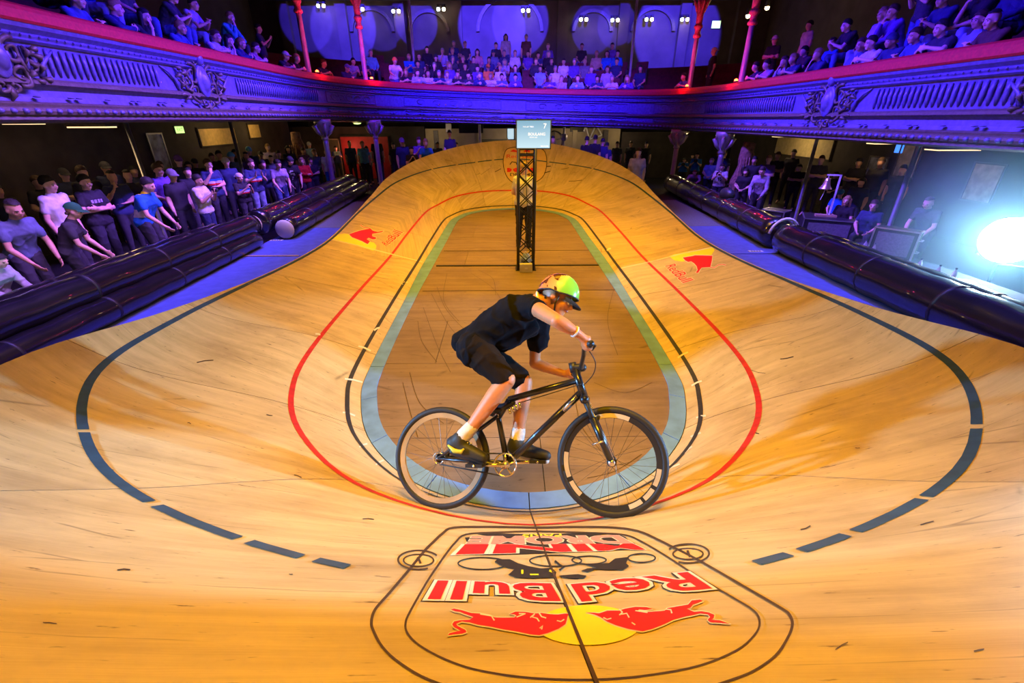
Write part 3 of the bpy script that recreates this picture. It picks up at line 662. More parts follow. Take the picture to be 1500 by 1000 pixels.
# ---------------------------------------------------------------- balcony front, swept along its plan
plan = [(-6.35, -3), (-6.35, 0), (-6.35, 4), (-6.38, 8), (-6.38, 12), (-6.42, 14.6), (-6.3, 16.4), (-5.7, 18.2), (-4.5, 19.4), (-2.4, 20.25), (.1, 20.55), (2.6, 20.25), (4.7, 19.4), (5.9, 18.2), (6.45, 16.4), (6.6, 14.6), (6.62, 12), (6.62, 8), (6.6, 4), (6.6, 0), (6.6, -3)]
PL = smooth_pts(plan, 10, False)
def plan_frame(i):
    a = Vector(PL[max(i-1, 0)]); b = Vector(PL[min(i+1, len(PL)-1)]); t = (b-a).normalized(); n = Vector((t.y, -t.x))   # towards the hall centre
    return Vector(PL[i]), t, n
def sweep(name, prof, mt, parent=None, i0=0, i1=None, closed=True, smooth=False):
    i1 = len(PL) if i1 is None else i1; V = []; F = []; m_ = len(prof)
    for i in range(i0, i1):
        p, t, n = plan_frame(i); zb = ZB(p.x)
        for o_, z in prof: V.append((p.x+n.x*o_, p.y+n.y*o_, zb+z))
    R = i1-i0
    for r in range(R-1):
        for k in range(m_ if closed else m_-1): F.append((r*m_+k, r*m_+(k+1) % m_, (r+1)*m_+(k+1) % m_, (r+1)*m_+k))
    if closed: F += [tuple(range(m_))[::-1], tuple((R-1)*m_+k for k in range(m_))]
    return MB().add(V, F).build(name, mt, parent, smooth)
balc = struct(thing('balcony_front', 'blue-lit ornate plaster balcony front with red velvet rail', 'balcony')); del balc['category']
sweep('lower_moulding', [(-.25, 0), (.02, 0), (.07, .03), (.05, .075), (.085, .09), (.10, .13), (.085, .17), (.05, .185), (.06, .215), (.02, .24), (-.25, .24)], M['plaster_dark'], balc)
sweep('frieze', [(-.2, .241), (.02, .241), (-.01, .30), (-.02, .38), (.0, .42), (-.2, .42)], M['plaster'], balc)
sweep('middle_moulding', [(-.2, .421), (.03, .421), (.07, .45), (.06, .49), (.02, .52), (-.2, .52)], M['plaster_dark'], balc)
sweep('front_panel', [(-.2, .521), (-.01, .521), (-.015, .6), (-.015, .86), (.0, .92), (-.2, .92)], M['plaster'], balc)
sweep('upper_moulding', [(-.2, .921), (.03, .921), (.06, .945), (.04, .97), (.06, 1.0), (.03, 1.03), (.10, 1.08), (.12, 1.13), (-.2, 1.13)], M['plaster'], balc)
sweep('velvet_rail', [(-.12, 1.131), (.13, 1.131), (.155, 1.16), (.15, 1.26), (.12, 1.31), (.05, 1.345), (-.06, 1.345), (-.12, 1.31)], M['velvet'], balc, smooth=False)
def frame_at(X, Y):
    i = min(range(len(PL)), key=lambda q: (PL[q][0]-X)**2+(PL[q][1]-Y)**2); return plan_frame(i)
# pleated ribs on the side panels, fine rope beads and egg mouldings: too small to pick apart singly
rib = MB(); bead = MB(); egg = MB()
acc = 0; last = Vector(PL[0])
dist = [0]
for i in range(1, len(PL)): dist.append(dist[-1]+(Vector(PL[i])-Vector(PL[i-1])).length)
def on_plan(s):
    i = int(np.searchsorted(dist, s))-1; i = max(0, min(i, len(PL)-2)); t = (s-dist[i])/(dist[i+1]-dist[i])
    a, ta, na = plan_frame(i); b, tb, nb = plan_frame(i+1); return a.lerp(b, t), ta.lerp(tb, t).normalized(), na.lerp(nb, t).normalized()
def P3(s, o_, z): p, t, n = on_plan(s); return Vector((p.x+n.x*o_, p.y+n.y*o_, ZB(p.x)+z))
TOT = dist[-1]
s = 5.0
def fr_side(Y): return None
while s < TOT-5:
    p, t, n = on_plan(s)
    d_ = min(abs(p.y-10.55), abs(p.y-4.6)) if abs(p.x) > 6 else 9
    if d_ > 1.25 and (p.y < 16.5):
        rib.tube([P3(s, -.012, .56), P3(s, .012, .66), P3(s, .02, .75), P3(s, .004, .88)], [.018, .03, .034, .016], 5)
    s += .115
s = 4.0
while s < TOT-4:
    egg.ell(P3(s, .095, .13), (.045, .045, .035), None, 6, 4); s += .16
s = 4.0
while s < TOT-4:
    bead.ell(P3(s, .06, .30), (.05, .05, .012), None, 6, 4) if int(s*5) % 3 == 0 else None
    bead.ell(P3(s, .065, 1.0), (.018, .018, .016), None, 5, 4); s += .13
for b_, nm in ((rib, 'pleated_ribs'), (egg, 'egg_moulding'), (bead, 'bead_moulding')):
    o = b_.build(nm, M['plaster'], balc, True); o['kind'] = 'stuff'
# panel frames between columns on the back and curved parts
def s_near(X, Y): return dist[min(range(len(PL)), key=lambda q: (PL[q][0]-X)**2+(PL[q][1]-Y)**2)]
for (xa, ya), (xb, yb) in (((-6.3, 16.9), (-5.0, 19.0)), ((-4.2, 19.6), (-.4, 20.5)), ((.5, 20.5), (4.6, 19.5)), ((5.4, 18.8), (6.4, 16.6))):
    a, b = s_near(xa, ya), s_near(xb, yb); n = 14
    for z0, z1 in ((.57, .88), (.27, .39)):
        lo = [P3(a+(b-a)*q/n, .015, z0) for q in range(n+1)]; hi = [P3(a+(b-a)*q/n, .015, z1) for q in range(n+1)]
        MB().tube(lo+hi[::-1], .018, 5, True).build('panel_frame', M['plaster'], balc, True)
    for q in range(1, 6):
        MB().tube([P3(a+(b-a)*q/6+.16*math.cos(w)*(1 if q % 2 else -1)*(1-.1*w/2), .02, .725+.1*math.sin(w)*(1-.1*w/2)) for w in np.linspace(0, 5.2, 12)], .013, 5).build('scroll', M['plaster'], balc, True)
# big cartouches: oval shield, scrolls and foliage
def cartouche(s0, sc, right):
    base = bpy.data.objects.new('cartouche', None); 
    p, t, n = on_plan(s0); k = -1 if right else 1
    C = lambda u, w, o_: P3(s0+u*sc*k, o_, .70+w*sc)
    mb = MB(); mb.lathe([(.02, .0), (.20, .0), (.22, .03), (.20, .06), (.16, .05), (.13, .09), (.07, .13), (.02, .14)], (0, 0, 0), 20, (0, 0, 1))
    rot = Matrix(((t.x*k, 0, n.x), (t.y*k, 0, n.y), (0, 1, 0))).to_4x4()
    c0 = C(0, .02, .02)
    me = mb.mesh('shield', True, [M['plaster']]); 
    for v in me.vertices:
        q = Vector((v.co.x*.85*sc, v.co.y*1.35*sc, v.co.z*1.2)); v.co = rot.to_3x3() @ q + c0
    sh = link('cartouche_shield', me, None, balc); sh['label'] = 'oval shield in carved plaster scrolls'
    def sp(cx, cz, r0, turns, a0, r, sg=1):
        pts = [C(cx+sg*r0*(1-.75*q/18)*math.cos(a0+q/18*turns*2*PI), cz+r0*(1-.75*q/18)*math.sin(a0+q/18*turns*2*PI), .05+.02*math.sin(q)) for q in range(19)]
        MB().tube(pts, [r*(1-.5*q/18) for q in range(19)], 6).build('carved_scroll', M['plaster_dark'], balc, True)
    for sg in (1, -1):
        sp(sg*.30, .12, .20, 1.3, 1.2, .034, sg); sp(sg*.30, -.2, .17, 1.3, -2.0, .03, sg); sp(sg*.52, -.03, .15, 1.2, 2.6, .026, sg)
        sp(sg*.12, .36, .12, 1.1, .2, .03, sg); sp(sg*.1, -.37, .1, 1.1, 3.1, .026, sg)
        rr = random.Random(5)
        for q in range(9):
            a = rr.uniform(-2.4, .6); u = sg*(.50+.2*rr.random()); w = rr.uniform(-.24, .22)
            L_ = rr.uniform(.10, .18)
            MB().tube([C(u, w, .02), C(u+sg*L_*.5*math.cos(a), w+L_*.5*math.sin(a), .09), C(u+sg*L_*math.cos(a), w+L_*math.sin(a), .03)], [.018, .04, .006], 6).build('acanthus_leaf', M['plaster_dark'], balc, True)
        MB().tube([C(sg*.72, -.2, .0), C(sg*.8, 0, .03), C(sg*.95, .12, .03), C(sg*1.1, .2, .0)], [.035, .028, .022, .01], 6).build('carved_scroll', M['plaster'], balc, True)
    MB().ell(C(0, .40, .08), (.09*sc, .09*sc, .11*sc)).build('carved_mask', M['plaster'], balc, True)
    MB().tube([C(0, -.40, .04), C(.03, -.5, .06), C(0, -.58, .02)], [.05, .035, .01], 6).build('carved_drop', M['plaster_dark'], balc, True)
cartouche(s_near(-6.38, 10.55), 1.0, False); cartouche(s_near(6.62, 10.4), 1.0, True)
cartouche(s_near(-6.35, 6.3), .8, False); cartouche(s_near(6.6, 6.1), .8, True)
# ---------------------------------------------------------------- galleries, walls, ceiling
def offset_strip(name, o0, o1, z0, z1, mt, i0=0, i1=None): return struct(sweep(name, [(o0, z0), (o0, z1), (o1, z1), (o1, z0)], mt, None, i0, i1))
TIER = [(-.2, -1.1, .60), (-1.1, -1.95, .93), (-1.95, -2.8, 1.28), (-2.8, -3.65, 1.65), (-3.65, -4.5, 2.03), (-4.5, -6.2, 2.40)]
for k, (o0, o1, z) in enumerate(TIER): offset_strip('gallery_step', o1, o0, z-.36 if k else .04, z, M['seat'] if k else M['wall_dark'])
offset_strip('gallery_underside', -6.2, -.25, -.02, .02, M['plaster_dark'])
slab('wall_back', (0, 26.9, 4.4), (30, .3, 9), M['wall_up'])
slab('wall_left', (-12.8, 11, 4.4), (.3, 32, 9), M['wall_up'])
slab('wall_right', (13.0, 11, 4.4), (.3, 32, 9), M['wall_up'])
slab('ceiling', (0, 11, 9.0), (28, 33, .2), M['ceil'])
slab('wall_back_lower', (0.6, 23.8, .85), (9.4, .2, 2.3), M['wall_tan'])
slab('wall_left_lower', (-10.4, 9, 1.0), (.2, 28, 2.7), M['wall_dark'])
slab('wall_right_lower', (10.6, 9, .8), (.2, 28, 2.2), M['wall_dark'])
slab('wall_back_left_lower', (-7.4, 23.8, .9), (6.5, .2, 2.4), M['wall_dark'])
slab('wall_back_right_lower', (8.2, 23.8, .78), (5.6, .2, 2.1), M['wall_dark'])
for q, x in enumerate((-3.6, -1.5, 1.5, 3.1, 4.6)):
    slab('trim_%d' % (q+1), (x, 23.66, .82), (.22, .1, 2.2), M['wall_tan'] if q % 2 else M['plaster_dark'])
# pilasters and arches on the upper back wall
for q, x in enumerate((-11, -8.2, -5.4, -2.6, 2.6, 5.6, 8.6, 11.4)):
    slab('trim_%d' % (q+6), (x, 26.62, 5.5), (.5, .3, 7), M['wall_up'])
for q, (x, w_) in enumerate(((-6.8, 1.9), (-4.0, 1.7), (0, 3.0), (4.1, 1.7), (7.1, 1.9))):
    V = []; n = 20; y = 26.72
    for r_ in (w_/2, w_/2+.16):
        for k in range(n+1): a = PI*k/n; V.append((x+r_*math.cos(a), y, 6.3+r_*math.sin(a)*.9))
    V2 = [(a, b-.12, c) for a, b, c in V]; N = len(V); F = []
    for k in range(n):
        F += [(N+k, N+k+1, N+n+1+k+1, N+n+1+k), (k, k+1, N+k+1, N+k), (n+1+k, N+n+1+k, N+n+2+k, n+2+k)]
    struct(MB().add(V+V2, F).build('trim_%d' % (q+20), M['plaster_dark'], None, False))
beam = slab('trim_30', (0, 26.1, 7.65), (24, .5, .35), M['ceil'])
BLU = (.06, .03, 1)
for px_, py_, r_, pw in ((505, 38, 3.2, 260), (610, 34, 2.2, 160), (720, 40, 3.6, 330), (762, 30, 3.0, 240), (868, 40, 2.2, 120), (903, 36, 2.0, 110), (988, 46, 4.2, 260), (560, 30, 2.5, 90), (450, 30, 2.5, 110)):
    p = at_y(px_, py_, 26.7); spot('blue_wall_spot', (p.x*.75, 19.6, 8.3), p, BLU, pw*60, math.degrees(2*math.atan(r_/2/7.6)), .15, .03)
# wall lamps: brackets with two small cans each
lampm = mat('lamp_warm', (1, .8, .5), emit=(1, .72, .38), es=22); lampc = mat('lamp_cool', (.7, .9, 1), emit=(.55, .85, 1), es=14)
for q, (px_, py_) in enumerate(((470, 7), (527, 12), (580, 15), (646, 12), (770, 14), (855, 27), (901, 28), (951, 27), (1003, 27))):
    p = at_y(px_, py_, 26.2); r_ = thing('wall_lamp', 'twin wall lamp, %s from the left above the back balcony' % ('first', 'second', 'third', 'fourth', 'fifth', 'sixth', 'seventh', 'eighth', 'ninth')[q], 'lamp', p, 0, 'twin lamps above the back balcony')
    MB().box((0, .1, .14), (.42, .06, .07)).build('bracket', M['black'], r_)
    for sx, mt_ in ((-.13, lampc), (.13, lampm)):
        MB().lathe([(.07, .12), (.08, -.02)], (sx, 0, 0), 10).build('lamp_can', M['black'], r_)
        MB().ell((sx, -.02, -.04), (.085, .085, .085), None, 8, 6).build('bulb', mt_, r_, True)
    point('wall_lamp_glow', p+Vector((0, -.25, -.25)), (1, .6, .25), 7, .08)
for px_, py_, z_, w_ in ((1124, 10, 0, 'right'), (1096, 22, 0, 'lower right')):
    p = at_y(px_, py_, 21.5); r_ = thing('wall_lamp', 'warm spot lamp beside the %s upper column' % w_, 'lamp', p)
    MB().lathe([(.07, .2), (.10, 0)], (0, 0, 0), 10).build('lamp_can', M['black'], r_); MB().ell((0, 0, -.02), .09, None, 8, 6).build('bulb', lampm, r_, True)
    point('wall_lamp_glow', p+Vector((0, -.2, -.2)), (1, .6, .25), 14, .08)
# ---------------------------------------------------------------- columns
colm = {}
for q, (px_, py_, ring, w_) in enumerate(((449, 110, 5, 'first from the left'), (562, 118, 30, 'second from the left'), (972, 126, 43, 'second from the right'), (1088, 122, 22, 'first from the right'))):
    p, t, n = (lambda P: frame_at(P.x, P.y))(at_z(px_, py_, ZB((px_-750)/55)+1.33))
    base = Vector((p.x-n.x*.22, p.y-n.y*.22, ZB(p.x)+.22)); zt = 8.95
    zr = at_y(px_, ring, base.y).z
    r_ = thing('iron_column', 'slender violet-lit iron column on the balcony rail, %s' % w_, 'column', base)
    H_ = zt-base.z; h1 = zr-base.z
    MB().lathe([(.13, 0), (.13, .2), (.085, .26), (.078, h1-.25)], (0, 0, 0), 14).build('shaft', M['iron'], r_, True)
    MB().lathe([(.09, h1-.25), (.13, h1-.22), (.13, h1-.16), (.09, h1-.12), (.10, h1), (.14, h1+.04), (.14, h1+.1), (.1, h1+.14)], (0, 0, 0), 14).build('ring', M['gilt'], r_, True)
    MB().lathe([(.1, h1+.14), (.11, h1+.4), (.17, h1+.55), (.13, h1+.75), (.2, h1+1.0), (.3, h1+1.15), (.3, min(H_, h1+1.3))], (0, 0, 0), 14).build('capital', M['gilt'], r_, True)
    for k in range(8):
        a = 2*PI*k/8; d = Vector((math.cos(a), math.sin(a), 0))
        MB().tube([d*.12+Vector((0, 0, h1+.45)), d*.2+Vector((0, 0, h1+.7)), d*.3+Vector((0, 0, h1+.88)), d*.27+Vector((0, 0, h1+.78))], [.02, .045, .03, .01], 5).build('capital_leaf', M['gilt'], r_, True)
    point('column_glow', base+Vector((n.x*.55, n.y*.55, h1-.5)), (1, .05, .25), 26, .06)
    # red marker lamp on the rail
    pr = Vector((p.x+n.x*.0, p.y+n.y*.0, ZB(p.x)+1.36))+Vector((t.x, t.y, 0))*.12
    l_ = thing('red_marker_lamp', 'small glowing red lamp on the velvet rail by the column %s' % w_, 'lamp', pr)
    MB().lathe([(.07, 0), (.07, .03)], (0, 0, 0), 10).build('lamp_base', M['black'], l_)
    MB().ell((0, 0, .05), (.055, .055, .045), None, 10, 7).build('red_bulb', mat('red_glow', (1, .1, .03), emit=(1, .06, .015), es=18), l_, True)
    point('red_marker_glow', pr+Vector((n.x*.28, n.y*.28, .02)), (1, .02, .01), 9, .05)
    # lower column with scrolled bracket capital under the balcony
    zb = ZB(p.x); lo = Vector((p.x-n.x*.05, p.y-n.y*.05, FZ)); hL = zb+.02-FZ
    r2_ = thing('iron_column', 'blue-lit iron column under the balcony, %s' % w_, 'column', lo)
    MB().lathe([(.16, 0), (.16, .12), (.09, .2), (.085, hL-.75), (.085, hL-.62)], (0, 0, 0), 14).build('shaft', M['iron'], r2_, True)
    MB().lathe([(.09, hL-.62), (.12, hL-.58), (.1, hL-.52), (.13, hL-.35), (.2, hL-.2), (.27, hL-.1), (.27, hL+.02)], (0, 0, 0), 14).build('capital', M['iron'], r2_, True)
    for k in range(6):
        a = 2*PI*k/6; d = Vector((math.cos(a), math.sin(a), 0))
        MB().tube([d*.1+Vector((0, 0, hL-.5)), d*.22+Vector((0, 0, hL-.38)), d*.33+Vector((0, 0, hL-.18)), d*.27+Vector((0, 0, hL-.12)), d*.24+Vector((0, 0, hL-.2))], [.03, .05, .05, .04, .02], 6).build('bracket_scroll', M['iron'], r2_, True)
# thin back columns on the upper gallery
for q, (px_, w_) in enumerate(((606, 'left'), (925, 'right'))):
    p = at_y(px_, 85, 23.2); r_ = thing('iron_column', 'thin blue-lit column among the back balcony seats, %s one' % w_, 'column', (p.x, 23.2, ZB(p.x)+1.2))
    MB().lathe([(.07, 0), (.06, .2), (.055, 5.4)], (0, 0, 0), 10).build('shaft', M['iron'], r_, True)
    MB().lathe([(.055, 5.4), (.12, 5.5), (.12, 5.56)], (0, 0, 0), 10).build('capital', M['iron'], r_, True)
# steel poles under the side balconies
for q, (xa, ya, xb, yb, X, w_) in enumerate(((183, 183, 213, 256, -8.3, 'silver pole behind the front row of the left crowd'), (335, 185, 357, 245, -7.9, 'silver pole among the left crowd, farther back'), (1200, 203, 1166, 305, 8.0, 'dark pole beside the bell stand'), (1345, 222, 1296, 345, 7.4, 'dark pole behind the seated judges'))):
    p = at_x((xa+xb)/2, (ya+yb)/2, X); r_ = thing('steel_pole', w_, 'pole', (p.x, p.y, FZ))
    MB().lathe([(.11, 0), (.11, .02), (.045, .03), (.045, ZB(X)+.02-FZ)], (0, 0, 0), 12).build('tube', M['steel'], r_, True)
    MB().lathe([(.10, ZB(X)-.03-FZ), (.10, ZB(X)+.03-FZ)], (0, 0, 0), 12).build('top_flange', M['steel'], r_, True)
# ---------------------------------------------------------------- things under the galleries
def wallitem(name, label, cat, p, d, mt, rz=0, frame=None):
    r_ = thing(name, label, cat, p, rz)
    MB().box((0, 0, 0), d).build('panel', mt, r_)
    if frame:
        w, h = d[0], d[2]
        for cx, cz, a, b in ((0, h/2, w+.05, .04), (0, -h/2, w+.05, .04), (-w/2, 0, .04, h), (w/2, 0, .04, h)):
            MB().box((cx, -d[1]/2, cz), (a, .03, b)).build('frame_bar', frame, r_)
    return r_
glowY = mat('ceiling_light_panel', (1, .85, .6), emit=(1, .70, .34), es=1.6)
glowG = mat('exit_sign_glow', (.6, 1, .3), emit=(.55, .9, .25), es=1.6)
def lamp_under(px_, py_, X, d, w_):
    p = at_x(px_, py_, X); p.z = min(p.z, ZB(p.x)-.06)
    r_ = thing('ceiling_light', w_, 'lamp', p); MB().box((0, 0, .035), (d[0]+.06, d[1]+.06, .05)).build('housing', M['plaster_dark'], r_); MB().box((0, 0, 0), (d[0], d[1], .03)).build('diffuser', glowY, r_)
    point('gallery_glow', p+Vector((0, 0, -.2)), (1, .62, .28), 5, .1)
lamp_under(35, 181, -9.0, (.5, .3), 'warm ceiling light under the left balcony, leftmost')
lamp_under(135, 186, -8.9, (.8, .3), 'long pale ceiling light left of the silver pole')
lamp_under(1143, 200, 9.0, (.4, .3), 'small warm ceiling light right of the far right column')
lamp_under(1290, 210, 9.2, (.5, .3), 'warm ceiling light above the framed poster')
lamp_under(1395, 219, 9.3, (.9, .35), 'pale ceiling light above the bright flood lamp')
for px_, py_, Y, w_ in ((523, 178, 22.5, 'by the red door'), (1003, 188, 21.5, 'under the right of the back balcony')):
    p = at_y(px_, py_, Y); p.z = min(p.z, ZB(p.x)-.08)
    r_ = thing('ceiling_light', 'greenish ceiling light ' + w_, 'lamp', p); MB().lathe([(.24, .04), (.24, 0), (.18, -.05)], (0, 0, 0), 14).build('housing', M['plaster_dark'], r_); MB().ell((0, 0, -.05), (.18, .18, .06)).build('diffuser', glowG if px_ < 600 else glowY, r_, True)
    point('gallery_glow', p+Vector((0, -.3, -.35)), (1, .8, .35), 10, .1)
def sign(px_, py_, X, w, h, w_, rz, txt='EXIT'):
    p = at_x(px_, py_, X); r_ = thing('exit_sign', w_, 'sign', p, rz); MB().box((0, .03, 0), (w+.04, .05, h+.04)).build('sign_box', M['olive'], r_); MB().box((0, 0, 0), (w, .02, h)).build('lit_face', glowG, r_)
    V, F = text2d(txt); xs = [v[0] for v in V]; k = w*.75/(max(xs)-min(xs))
    MB().add([((x-max(xs)/2)*k, -.014, y*k-.035*w*3) for x, y in V], F).build('sign_letters', M['ink'], r_)
sign(263, 190, -9.9, .36, .18, 'small lit green exit sign under the left balcony', PI/2)
p = at_y(1049, 36, 26.68); r_ = thing('exit_sign', 'lit exit sign on the upper wall right of the columns', 'sign', p); MB().box((0, .03, 0), (.46, .05, .34)).build('sign_box', M['olive'], r_); MB().box((0, 0, 0), (.42, .02, .3)).build('lit_face', glowG, r_)
p = at_y(1278, 8, 20.5); r_ = thing('exit_sign', 'lit exit sign high above the right balcony crowd', 'sign', p, -.5); MB().box((0, .03, 0), (.50, .05, .3)).build('sign_box', M['olive'], r_); MB().box((0, 0, 0), (.46, .02, .26)).build('lit_face', glowG, r_)
posm = mat('printed_poster', (.32, .36, .36), .6, var=.7, scale=4)
p = at_x(233, 222, -10.285); wallitem('poster', 'grey framed poster on the dark left wall', 'poster', p, (.6, .03, .95), posm, PI/2, M['steel'])
for px_, py_, X, w_ in ((1282, 252, 10.485, 'tilted grey poster behind the judges'), (1440, 268, 10.485, 'pale poster above the bright flood lamp'), (1330, 236, 10.485, 'tall pale notice right of the grey poster')):
    p = at_x(px_, py_, X); wallitem('poster', w_, 'poster', p, (.7, .03, .8), posm if px_ < 1300 else mat('pale_poster', (.5, .48, .42), .7, var=.4, scale=5), -PI/2, M['plaster_dark'])
p = at_x(1318, 218, 10.485); wallitem('blue_sign', 'small blue lit sign under the right balcony', 'sign', p, (.28, .03, .2), mat('blue_sign_glow', (.1, .3, 1), emit=(.05, .22, 1), es=1.6), -PI/2)
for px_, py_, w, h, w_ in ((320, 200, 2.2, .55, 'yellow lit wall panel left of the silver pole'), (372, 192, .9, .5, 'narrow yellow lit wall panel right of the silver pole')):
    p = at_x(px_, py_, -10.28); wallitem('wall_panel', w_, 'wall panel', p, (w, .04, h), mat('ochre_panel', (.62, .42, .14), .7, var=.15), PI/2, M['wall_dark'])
    point('gallery_glow', p+Vector((.8, -.4, .1)), (1, .66, .25), 16, .1)
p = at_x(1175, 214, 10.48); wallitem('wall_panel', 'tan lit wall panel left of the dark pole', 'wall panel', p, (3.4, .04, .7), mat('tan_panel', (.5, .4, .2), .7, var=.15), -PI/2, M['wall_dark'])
point('gallery_glow', p+Vector((-.9, -.4, .1)), (1, .7, .3), 26, .1)
# red doors and the back wall things
p = at_y(533, 200, 23.6); p.z = .72; wallitem('red_door', 'red door panel at the back under the balcony', 'door', p, (2.3, .06, 1.92), M['door_red'], 0, M['wall_dark'])
point('gallery_glow', p+Vector((-.7, -.8, .5)), (1, .25, .15), 16, .1)
for px_, w, w_ in ((412, .9, 'olive door left of the back columns'), (486, .5, 'grey-green door frame beside the red door'), (722, 1.4, 'rounded olive door on the tan back wall')):
    p = at_y(px_, 203, 23.5); wallitem('back_door', w_, 'door', (p.x, 23.66, .66), (w, .05, 1.8), M['olive'], 0, M['wall_tan'])
p = at_y(657, 186, 23.69); wallitem('paper_notice', 'white paper notice on the tan back wall', 'notice', p, (.26, .02, .4), M['paper'])
p = at_y(690, 186, 22.9); wallitem('black_loudspeaker', 'black loudspeaker box under the back balcony', 'loudspeaker', p, (1.1, .4, .5), M['black'])
p = at_y(748, 196, 23.67); wallitem('wall_screen', 'small lit screen left of the timing tower', 'screen', p, (.34, .05, .5), mat('wall_screen_glow', (.5, .7, .8), emit=(.4, .6, .75), es=.9), 0, M['black'])
p = at_y(846, 186, 23.66); wallitem('dark_banner', 'dark blue panel beside the white bicycle frame', 'banner', p, (.7, .05, .42), M['ink'])
p = at_y(812, 206, 23.63); r_ = thing('wheel_ornament', 'dark spoked bicycle wheel hung on the tan back wall', 'bicycle wheel', p)
MB().tube([(.42*math.cos(a), 0, .42*math.sin(a)) for a in np.linspace(0, 2*PI, 28)[:-1]], .025, 6, True).build('tyre', M['black'], r_, True)
for k in range(5): a = 2*PI*k/5+.3; MB().tube([(0, 0, 0), (.41*math.cos(a), 0, .41*math.sin(a))], .014, 5).build('spoke', M['steel'], r_)
MB().lathe([(.05, -.04), (.05, .04)], (0, 0, 0), 10, (0, 1, 0)).build('hub', M['steel'], r_)
fm = mat('white_frame_paint', (.8, .78, .7), .4)
p = at_y(868, 194, 23.64); r_ = thing('bare_bicycle', 'white bicycle frame hung on the tan back wall', 'bicycle frame', p)
A_, B_, C_, D_, E_ = (-.34, 0, .30), (-.12, 0, -.30), (.14, 0, .34), (.46, 0, -.12), (-.42, 0, .05)
for a, b in ((A_, B_), (A_, C_), (B_, C_), (C_, D_), (B_, D_)): MB().tube([a, b], .035, 8).build('frame_tube', fm, r_, True)
MB().tube([A_, E_], .04, 8).build('head_tube', fm, r_, True)
p = at_y(826, 200, 22.6); r_ = thing('steel_pole', 'dark blue post right of the timing screen at the back', 'pole', (p.x, 22.6, FZ)); MB().lathe([(.07, 0), (.06, .1), (.06, 2.45)], (0, 0, 0), 10).build('tube', M['iron'], r_); MB().lathe([(.1, 1.75), (.16, 1.85), (.16, 1.98), (.1, 2.05)], (0, 0, 0), 10).build('collar', M['iron'], r_, True)
p = at_y(703, 200, 22.6); r_ = thing('steel_pole', 'dark post left of the timing tower at the back', 'pole', (p.x, 22.6, FZ)); MB().lathe([(.07, 0), (.06, .1), (.06, 2.45)], (0, 0, 0), 10).build('tube', M['iron'], r_)
for k, x in enumerate((-3.6, -.2, 3.0, 5.2)):
    point('tan_wall_light', (x, 22.7, 1.75), (1, .74, .42), 12, .15)
# bark-like carved trunks
bark = mat('carved_brown_trunk', (.30, .16, .10), .8, var=.5, scale=14, bump=.6)
for px_, py_, Y, hh, w_ in ((1080, 262, 14.6, 2.0, 'carved brown tree trunk standing right of the far right column'), (428, 196, 19.5, 2.2, 'reddish carved trunk left of the far left column')):
    p = at_y(px_, py_, Y); r_ = thing('carved_trunk', w_, 'sculpture', (p.x, Y, FZ)); rr = random.Random(3)
    MB().tube([(.05*math.sin(q*1.3)+.02*q, .04*math.cos(q), hh*q/9) for q in range(10)], [.3-.013*q+rr.uniform(-.02, .02) for q in range(10)], 12).build('trunk', bark, r_, True)
    MB().ell((.0, -.24, hh*.62), (.06, .06, .16)).build('hollow', M['ink'], r_, True)
    for q in range(4): MB().tube([(-.18+.12*q, -.22, hh*.15), (-.14+.1*q, -.26, hh*.4), (-.1+.08*q, -.21, hh*.8)], [.03, .04, .02], 5).build('bark_ridge', bark, r_, True)
# folding seats on the back gallery
seat_me = None
def seat_proto():
    r_ = thing('theatre_seat', 'dark red folding seat on the back balcony', 'seat', (0, 0, 0), 0, 'folding seats in rows on the back balcony')
    MB().box((0, .12, .62), (.5, .08, .55)).build('seat_back', M['seat'], r_)
    MB().box((0, -.12, .40), (.48, .42, .08)).build('seat_cushion', M['seat'], r_)
    for x in (-.27, .27): MB().box((x, -.02, .3), (.04, .44, .6)).build('arm_panel', M['ink'], r_)
    return r_
sp_ = seat_proto(); first = True; s_row = -1; seat_n = 0
def dup(root, loc, rz=0, label=None, group=None):
    r = root.copy(); COL.objects.link(r); r.location = loc; r.rotation_euler = (0, 0, rz)
    if label: r['label'] = label
    if group: r['group'] = group
    for ch in list(root.children):
        c = ch.copy(); COL.objects.link(c); c.parent = r
        for g in ch.children: d = g.copy(); COL.objects.link(d); d.parent = c
    return r
for k, (o0, o1, z) in enumerate(TIER[1:4]):
    s_ = s_near(-4.3, 19.5)+.2
    while s_ < s_near(4.6, 19.5):
        p, t, n = on_plan(s_); loc = (p.x+n.x*(o0+o1)/2, p.y+n.y*(o0+o1)/2, ZB(p.x)+z)
        rz = math.atan2(t.y, t.x)
        if (Vector(loc)-Vector((at_y(606, 85, 23.2).x, 23.2, loc[2]))).length < .5 or (Vector(loc)-Vector((at_y(925, 85, 23.2).x, 23.2, loc[2]))).length < .5: s_ += .62; continue
        seat_n = seat_n+1 if s_row == k else 1; s_row = k
        lb_ = 'dark red folding seat, %s from left in %s row of back balcony' % ('first second third fourth fifth sixth seventh eighth ninth tenth eleventh twelfth thirteenth fourteenth fifteenth sixteenth seventeenth'.split()[seat_n-1], ('second', 'third', 'fourth')[k])
        if first: sp_.location = loc; sp_.rotation_euler = (0, 0, rz); first = False; sp_['label'] = lb_
        else: dup(sp_, loc, rz, lb_)
        s_ += .62
